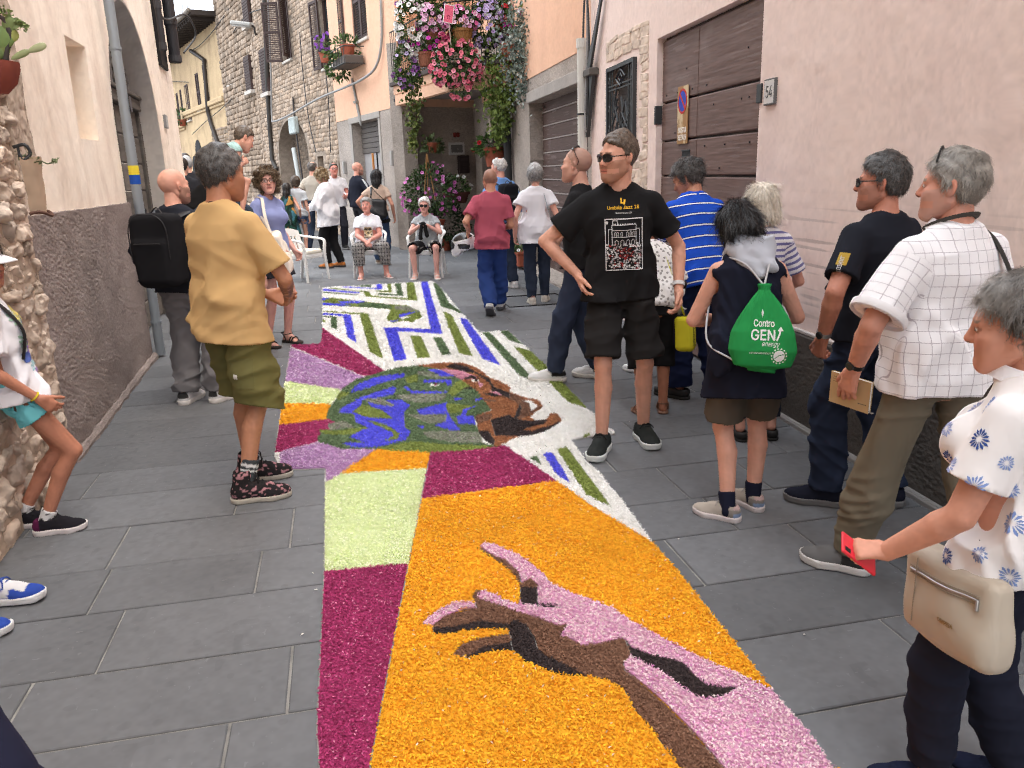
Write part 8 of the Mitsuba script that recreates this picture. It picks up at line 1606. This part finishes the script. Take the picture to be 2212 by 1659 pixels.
def blooms(centers,normals,size,cols,seed,throat=(.05,.02,.04)):
    """five lobed trumpet flowers"""
    r=np.random.default_rng(seed);V,F,C=[],[],[];m=10;cols=np.asarray(cols,float)
    for i,(c,n) in enumerate(zip(centers,normals)):
        n=unit(n+r.normal(size=3)*.35);R=frame(n,r.normal(size=3));s_=size*r.uniform(.75,1.2)*.5;a=np.linspace(0,2*math.pi,m+1)[:-1];rr_=s_*(1-.13*(np.arange(m) % 2));z=.15*s_*(1-(np.arange(m) % 2))
        ring=np.stack([rr_*np.cos(a),rr_*np.sin(a),z-.05*s_],1);inner=np.stack([.26*s_*np.cos(a),.26*s_*np.sin(a),-.22*s_+0*a],1);P_=np.vstack([ring,inner,[[0,0,-.65*s_]]])@R.T+c;b=i*(2*m+1);k_=np.arange(m);j=(k_+1) % m
        V.append(P_);F += [np.stack([k_+b,j+b,j+m+b],1),np.stack([k_+b,j+m+b,k_+m+b],1),np.stack([k_+m+b,j+m+b,k_*0+2*m+b],1)];col=cols[r.integers(0,len(cols))]*r.uniform(.8,1.15);C += [np.tile(col,(m,1)),np.tile(col*.75,(m,1)),np.array([np.minimum(throat,col)])]
    return trimesh.Trimesh(np.vstack(V),np.vstack(F),process=False),np.clip(np.vstack(C),0,.9)
GRN=[(.045,.085,.022),(.07,.125,.03),(.03,.06,.02),(.10,.155,.05)]
def cloud(c,rad,n,seed,drop=0.0,shell=.35):
    r=np.random.default_rng(seed);d=r.normal(size=(n,3));d /= np.linalg.norm(d,axis=1,keepdims=True);t=r.uniform(shell,1.0,(n,1))**.5;p=d*t;p[:,2] -= drop*(p[:,0]**2+p[:,1]**2);return np.asarray(c)+p*np.asarray(rad),d
def pot(c,r,h,col=None,parent=None,name='pot',ribs=False):
    m=lathe([(0,0),(r*.68,0),(r*.72,.01),(r*.94,h*.82),(r*1.02,h*.83),(r*1.04,h),(r*.93,h),(r*.86,h*.86),(0,h*.86)],24 if ribs else 20)
    if ribs:v=np.asarray(m.vertices);a=np.arctan2(v[:,1],v[:,0]);m.vertices=v*np.stack([1+.04*np.cos(12*a),1+.04*np.cos(12*a),1+0*a],1)
    m=move(m,None,c);return part(name,parent,m,col or TERRA,35) if parent else m
def plant(name,label,c,rad,nl,size,fl=(),nf=0,fsize=.075,cols=GRN,potd=None,seed=1,group=None,drop=.3,cat_='potted plant',throat=(.05,.02,.04),potcol=None,ribs=False,hang=None,face=None):
    """c: centre of the foliage; potd: (radius, height, offset below c)"""
    k=thing(name,label,cat_,group);p,d=cloud(c,rad,nl,seed,drop);m,col=leaves(p,size,cols,seed)
    if potd:pot(np.asarray(c)-[0,0,potd[2]],potd[0],potd[1],potcol,k,ribs=ribs)
    if hang:
        for h in hang:q=np.asarray(h[1]);n=h[2];r=np.random.default_rng(seed+5);t=r.random((n,1));w=h[3]*(1-.75*t)+.02;pp=np.asarray(h[0])*(1-t)+q*t+r.normal(size=(n,3))*w*[.5,.5,.6];m2,c2=leaves(pp,size*h[4] if len(h) > 4 else size,h[5] if len(h) > 5 else cols,seed+9,1.0,.8);part('hanging_stems',k,m2,VLEAF,False,None,c2,True)
    part('foliage',k,m,VLEAF,False,None,col,True)
    if nf:
        p,d=cloud(c,np.asarray(rad)*1.06,nf*3,seed+2,drop,.8);f=unit(np.array([-.15,-1,.1]) if face is None else face);o=np.argsort(-(d@f))[:int(nf*1.6)];o=np.random.default_rng(seed).permutation(o)[:nf]
        m,col=blooms(p[o],d[o]*.5+f*.9,fsize,fl,seed,throat);part('flowers',k,m,VPETAL,False,None,col,True)
    return k
def bush(px,py,Y,rpx,rpy,label,nl,fl,nf,seed,name='hanging_petunia',**kw):
    c=atY(px,py,Y);s_=Y/FOC*1.08;nl,nf=int(nl*2.3),int(nf*2.2);return plant(name,label,c,(rpx*s_,min(rpx,rpy)*s_*.8+.05,rpy*s_),nl,kw.pop('size',.065),fl,nf,seed=seed,group=None,**kw)
WHT,PNK,HOT,LIL,MAG,RED,SAL,PUR=[(.78,.78,.76)],[(.74,.40,.62),(.76,.52,.66)],[(.75,.16,.40),(.72,.24,.46)],[(.46,.34,.64),(.56,.46,.72)],[(.48,.03,.34),(.58,.06,.42)],[(.55,.02,.03),(.62,.03,.05)],[(.76,.20,.27),(.74,.28,.36),(.70,.14,.22)],[(.20,.06,.26),(.34,.16,.44)]
YB=14.35
bush(890,55,YB,30,62,'white petunia cascading at the left end of the balcony',520,WHT,58,1,drop=.1);bush(876,140,YB,24,42,'lilac and purple petunia low at the left corner of the balcony',420,LIL+PUR,18,2)
bush(933,40,YB-.1,30,26,'pale pink petunia in a brown pot near the balcony left end',260,PNK,24,3,potd=(.14,.20,.42),potcol=mat(lin(128,78,60),.8));bush(918,88,YB-.1,32,22,'magenta petunia in a terracotta pot below the pale pink one',300,MAG,10,4,potd=(.15,.22,.40),potcol=mat(lin(142,92,72),.8))
bush(998,40,YB-.25,36,22,'pink petunia in a ribbed wooden basket at the middle of the balcony',300,HOT+PNK,26,5,potd=(.17,.26,.42),potcol=mat(lin(140,100,58),.7),ribs=True,throat=(.7,.3,.5));bush(962,75,YB-.15,20,34,'dark red flowered petunia between the pots of the balcony',260,[(.34,.04,.10),(.62,.2,.34)],18,6)
bush(985,135,YB-.3,50,44,'salmon pink petunia trailing over the front of the balcony',900,SAL,58,7,throat=(.18,.02,.06));bush(996,190,YB-.35,22,22,'lower tail of the salmon pink petunia below the balcony edge',60,SAL,14,17,throat=(.18,.02,.06));bush(947,135,YB-.2,14,36,'small white petunia beside the salmon pink one',240,WHT,26,8,fsize=.06)
bush(1052,50,YB-.1,36,44,'lilac petunia with pale rims at the right of the balcony',640,LIL,40,9,throat=(.10,.03,.16));bush(1090,40,YB-.1,18,26,'red petunia at the right end of the balcony',220,RED,26,10);bush(1112,40,YB-.3,22,30,'green and magenta petunia in a terracotta pot at the right end',300,MAG,8,11,potd=(.15,.22,.46),size=.06)
bush(1000,5,YB+.1,120,26,'dense dark foliage along the top of the balcony railing',1500,PUR+PNK,16,12,name='climbing_plant',cat_='climbing plant') ;bush(1075,105,YB,30,40,'dark leafy plant behind the lilac flowers on the balcony',420,WHT,6,13,name='leafy_plant');bush(1105,85,YB-.35,20,16,'dark leaved plant in a big terracotta pot under the balcony corner',150,WHT,2,14,name='leafy_plant',potd=(.20,.30,.36),cols=[(.03,.03,.035),(.07,.06,.07),(.16,.17,.17)],ribs=True)
k0=atY(1085,140,YB-.35);plant('trailing_ivy','yellow green ivy trailing down from the balcony right corner',k0,(.30,.2,.22),240,.085,cols=[(.14,.20,.04),(.20,.27,.07),(.09,.14,.03)],seed=15,cat_='trailing ivy',hang=[(k0,atY(1078,300,YB-.1),800,.42,1.0),(atY(1065,180,YB-.3),atY(1056,222,YB-.2),90,.18),(atY(1098,170,YB-.3),atY(1100,222,YB-.3),110,.16)])
k0=atY(890,165,YB+.1);plant('trailing_ivy','thin ivy trailing down from the balcony left corner',k0,(.18,.15,.2),120,.075,cols=[(.10,.14,.03),(.17,.20,.06),(.06,.09,.02)],seed=16,cat_='trailing ivy',hang=[(k0,atY(893,330,YB+.3),420,.22,1.0)])
k0=atY(1152,70,13.2);SIL=[(.14,.18,.15),(.20,.25,.21),(.08,.11,.09),(.30,.34,.31)];plant('hanging_dichondra','silvery green trailing plant hanging as a long tapered curtain',k0,(.33,.18,.42),700,.06,MAG+WHT,8,cols=SIL,seed=18,cat_='trailing plant',hang=[(k0,atY(1156,214,13.3),3600,.62,1.0,SIL),(k0+[0,0,.1],atY(1154,130,13.3),1600,.66,1.0,SIL)]);bush(1150,20,13.3,28,24,'bright green petunia with white and magenta flowers above the silvery curtain',260,MAG+WHT,14,19,cols=[(.14,.20,.05),(.2,.27,.08)]);bush(1200,2,13.0,22,10,'dark pot plant with magenta flowers at the top right of the balcony',90,MAG,6,20,potd=(.16,.2,.26),potcol=mat((.05,.04,.04),.6))
s_=atY(969,30,YB-.5);k=thing('placard','small pink placard on a stick among the balcony flowers','placard');m=bbox((-.085,-.006,-.14),(.085,.006,.14));R_=rot('y',9)@rot('z',14);scene[k]=mikit.ply(move(m,R_,s_),mat((.78,.74,.76),.7));part('printed_sheet',k,move(bbox((-.074,-.0075,-.128),(.074,-.0062,.128)),R_,s_),mat(lin(226,110,140),.7));part('drawing',k,move(cat([bbox((-.02,-.009,-.08),(-.008,-.0076,-.02)),bbox((.008,-.009,-.08),(.02,-.0076,-.02)),bbox((-.008,-.009,-.032),(.008,-.0076,-.02))]),R_,s_),mat(lin(140,50,80),.7));part('stick',k,tube([s_-[0,0,.14],s_-[-.02,0,.55]],.006,5),mat((.5,.45,.4),.6))
# recess and wall plants
c=atY(936,308,17.3);plant('hanging_basket','hanging basket with spidery green leaves on the recess wall',c,(.26,.18,.18),200,.10,cols=[(.07,.10,.035),(.10,.14,.06)],potd=(.14,.2,.2),seed=21,drop=.9,cat_='hanging basket')
c=atY(930,410,16.7);plant('petunia_bush','big pink petunia bush on the ground in the recess',c,(.62,.42,.55),1500,.075,[(.56,.14,.42),(.62,.22,.50)],62,cols=[(.04,.075,.02),(.06,.10,.03),(.025,.05,.015)],potd=(.26,.35,.95),seed=22,cat_='flower bush',throat=(.10,.02,.08));plant('petunia_bush','white flowered plant in a brown bowl beside the pink petunia bush',atY(985,400,16.8),(.32,.25,.22),340,.07,WHT,7,potd=(.28,.22,.36),potcol=mat(lin(84,52,44),.8),seed=23,cat_='potted plant');plant('leafy_plant','dark green foliage behind the seated woman in sunglasses',atY(965,480,16.9),(.55,.35,.5),700,.09,cols=[(.02,.035,.014),(.03,.05,.02)],seed=24)
k=thing('cane_tripod','cane tripod standing in the pink petunia bush','plant support');c=atY(925,400,16.8);scene[k]=mikit.ply(tube([c+[-.10,0,-.3],c+[0,0,.62]],.012,5),mat(lin(176,130,84),.7));part('cane',k,tube([c+[.13,0,-.3],c+[.01,0,.62]],.012,5),mat(lin(176,130,84),.7));part('cane',k,tube([c+[0,.14,-.3],c+[0,.01,.60]],.012,5),mat(lin(176,130,84),.7))
for i,(x,y) in enumerate(((962,535),(985,535),(1003,530))):kk=thing('flower_pot',('terracotta pot','dark flower pot','small dark pot')[i]+' on the ground in the recess'+(' left of the others',', the middle one',' right of the others')[i],'flower pot');g_=G(x,y+6);scene[kk]=mikit.ply(pot(g_,.15,.24),[TERRA,mat((.03,.028,.028),.6),mat((.04,.035,.035),.6)][i],35)
c=WD.p(WD.uz(1100,310)[0],WD.uz(1100,310)[1],.28);plant('geranium','green geranium in a terracotta wall pot beside the recess door',c,(.40,.25,.24),300,.11,RED,3,cols=[(.05,.10,.025),(.08,.14,.04)],potd=(.20,.34,.40),seed=26)
c=atY(1087,372,15.6);plant('leafy_plant','small leafy plant in a pot behind the man in the light blue shirt',c,(.22,.18,.2),160,.07,potd=(.12,.2,.3),seed=27)
# planter by the garage
g_=W2.p(3.75,0,.16);k=plant('leafy_plant','leafy plant in a long terracotta trough at the foot of the grey wall',g_+np.array([0,0,.42]),(.22,.34,.2),300,.075,WHT,6,seed=28);pm_=cat([bbox((-.11,-.30,0),(.11,.30,.22),.02),bbox((-.125,-.315,.20),(.125,.315,.24),.01)]);part('pot',k,move(pm_,None,g_+np.array([0,0,.05])),TERRA);plant('leafy_plant','small plant in a round terracotta pot left of the trough',W2.p(4.35,.36,.18),(.2,.18,.16),160,.07,potd=(.13,.2,.33),seed=29)
# window box and window flowers
def windowbox(W,px,label,seed):
    u,z=W.uz(*px);k=thing('window_box',label,'window box');c=W.p(u,z,.28);scene[k]=mikit.ply(wbox(W,u-.55,u+.55,z-.18,z+.02,.06,.50,.02),mat((.10,.085,.075),.7));rl=[]
    for a,b in (((u-.58,.52),(u+.58,.52)),((u-.58,.04),(u-.58,.52)),((u+.58,.04),(u+.58,.52))):rl += [tube([W.p(a[0],z+.2,a[1]),W.p(b[0],z+.2,b[1])],.012,5),tube([W.p(a[0],z-.16,a[1]),W.p(b[0],z-.16,b[1])],.012,5)]
    for q in np.linspace(-.58,.58,6):rl.append(tube([W.p(u+q,z-.16,.52),W.p(u+q,z+.2,.52)],.008,5))
    part('iron_rack',k,cat(rl),IRON);pot(W.p(u-.15,z+.0,.3),.17,.28,None,k);p,d=cloud(c+np.array([0,0,.25]),(.62,.3,.3),420,seed,.4);m,col=leaves(p,.10,GRN,seed);part('foliage',k,m,VLEAF,False,None,col,True);h=W.p(u+.62,z+.05,.35);p,d=cloud(h-np.array([0,0,.12]),(.3,.25,.40),300,seed+1,.2);m,col=leaves(p,.10,GRN,seed+1);part('hanging_stems',k,m,VLEAF,False,None,col,True);return k
windowbox(W3,(776,128),'iron window box with green plants and a terracotta pot on the orange wall',30)
u,z=W4.uz(712,140);plant('flower_pot','purple flowers in a terracotta pot on the sill of the stone house',W4.p(u,z+.55,.1),(.24,.2,.26),140,.08,[(.22,.07,.42),(.3,.1,.5)],26,fsize=.09,potd=(.16,.26,.5),seed=31)
for i,x in enumerate((389,404)):u,z=W7.uz(x,272);plant('flower_pot',('left','right')[i]+' leafy pot plant on the cornice of the farther yellow house',W7.p(u,z+.5,.2),(.4,.3,.5),120,.16,potd=(.2,.3,.5),seed=33+i,cols=[(.06,.10,.04),(.09,.14,.06)])
# left wall: prickly pear in a pot, tile planter on a hook
c=WS.p(.62,2.06,.20)
def cactus():
    c=atD(-12,158,4.35);k=thing('prickly_pear','prickly pear in a terracotta pot high on the stone wall at the left','cactus');base=c+np.array([0,0,-.085]);m=lathe([(0,0),(.05,.0),(.10,.05),(.125,.12),(.128,.16),(.118,.16),(.11,.13),(0,.13)],24);v=np.asarray(m.vertices);m.vertices=v*(1+.03*meshkit.noise(v*30,1)[:,None]);m.apply_scale(.80);part('pot',k,move(m,None,base),mat(lin(128,66,54),.7),40)
    r=np.random.default_rng(5);t0=base+[0,0,.14]
    def pad(a,b,w,t,col):
        a,b=np.asarray(a),np.asarray(b);d=b-a;L=np.linalg.norm(d);R=np.stack([np.cross(unit(d),unit([.3,-1,.2])),np.cross(unit(np.cross(unit(d),unit([.3,-1,.2]))),unit(d))*-1,unit(d)],1);s0=trimesh.creation.icosphere(subdivisions=3);v=np.asarray(s0.vertices)*[w,t,L/2];v[:,:2] *= (1+.25*v[:,2:3]/(L/2));vv=v@R.T+(a+b)/2;part('pad',k,tm(vv,s0.faces),VLEAF,True,None,mottle(vv,col,2,.25,25))
    def at(px,py,D=4.3):return atD(px,py,D)
    pad(at(0,130),at(8,88),.03,.010,(.13,.17,.05));pad(at(4,92),at(36,66),.028,.010,(.27,.29,.08));pad(at(14,75),at(24,36),.028,.01,(.15,.20,.07));pad(at(-16,105),at(14,62),.05,.011,(.13,.20,.06));pad(at(24,128,4.25),at(64,109,4.25),.014,.009,(.24,.28,.13));pad(at(60,112,4.25),at(100,96,4.25),.016,.009,(.30,.33,.18));pad(at(-20,130),at(-4,95),.04,.01,(.12,.18,.06))
    part('stem',k,tube(curve([at(12,134),at(14,108),at(22,84),at(18,60)],12),.013,7),mat((.05,.045,.04),.8),True);part('stem',k,tube(curve([at(14,100),at(28,82),at(36,72)],10),.008,6),mat((.05,.045,.04),.8),True);part('stem',k,tube(curve([at(18,62),at(6,40),at(-6,36)],10),.009,6),mat((.07,.055,.05),.8),True)
    p=np.vstack([at(x,y) for x,y in ((44,52),(48,48),(42,46),(50,56),(10,20),(4,24),(14,26),(-4,22),(38,58),(52,62))]);p=np.repeat(p,6,0)+r.normal(size=(60,3))*.012;m,col=leaves(p,.028,[(.22,.28,.10),(.16,.22,.08)],3,0,.6);part('rosettes',k,m,VLEAF,False,None,col,True)
cactus()
def tile_planter():
    k=thing('tile_planter','planter made of an old roof tile hung on an iron hook at the stone wall','planter');D=4.55;o=atD(62,408,D);a=np.linspace(-1.5,1.5,14);t=unit(WS.t);n=WS.n;V=[]
    for z,r in ((.145,.075),(-.12,.058)):V += [o+t*(-r*np.sin(x))+n*(r*np.cos(x))+[0,0,z] for x in a]
    for z,r in ((.145,.062),(-.12,.046)):V += [o+t*(-r*np.sin(x))+n*(r*np.cos(x))+[0,0,z] for x in a]
    m_=14;i=np.arange(m_-1);F_=np.vstack([np.stack([i,i+1,i+m_+1,i+m_],1),np.stack([i+2*m_,i+3*m_,i+3*m_+1,i+2*m_+1],1),np.stack([i,i+2*m_,i+2*m_+1,i+1],1),np.stack([i+m_,i+m_+1,i+3*m_+1,i+3*m_],1)]);m=tm(V,F_);v,f=trimesh.remesh.subdivide_to_size(m.vertices,m.faces,.02);v=v+(meshkit.fbm(v*20,3,1)-.5)[:,None]*.012;part('tile',k,tm(v,f),VMATTE,True,None,mottle(v,lin(176,154,132),2,.22,16));fr_=[]
    rim=[o+t*(-.08*np.sin(x))+n*(.08*np.cos(x))+[0,0,-.118-.01*math.cos(x*3)] for x in a];part('broken_rim',k,tube(rim,.008,5),mat(lin(96,70,60),.9));part('soil',k,tm(np.vstack([[o+t*(-.06*np.sin(x))+n*(.06*np.cos(x))+[0,0,.12] for x in a],[o+[0,0,.125]]]),[[j,j+1,14] for j in range(13)]),mat((.06,.045,.035),.95))
    h0=atD(28,318,D-.06);part('hook',k,tube(curve([h0,h0+n*.05+[0,0,.01],h0+n*.065+t*-.01+[0,0,-.03],h0+n*.035+[0,0,-.055],h0+n*.02+[0,0,-.03]],18),.008,7),IRON,True);part('hook',k,tube([h0+n*.02,h0+n*.02+[0,0,-.06],o+[0,0,.14]],.006,6),IRON)
    r=np.random.default_rng(2);p=np.array([atD(54,342,D-.05)+np.array([0,0,.0])]*40)+r.normal(size=(40,3))*[.02,.02,.018];m,col=leaves(p,.035,[(.10,.13,.06),(.16,.18,.10)],4,-.4,.2);part('sprig',k,m,VLEAF,False,None,col,True);st=curve([atD(72,352,D-.05),atD(88,348,D-.1),atD(104,354,D-.12),atD(118,347,D-.15)],14);part('stem',k,tube(st,.003,5),mat((.10,.12,.06),.8));p=np.vstack([st[-1]+r.normal(size=(14,3))*.010,st[3]+r.normal(size=(8,3))*.01]);m,col=leaves(p,.018,[(.12,.16,.07)],6,0,.7);part('sprig',k,m,VLEAF,False,None,col,True)
tile_planter()
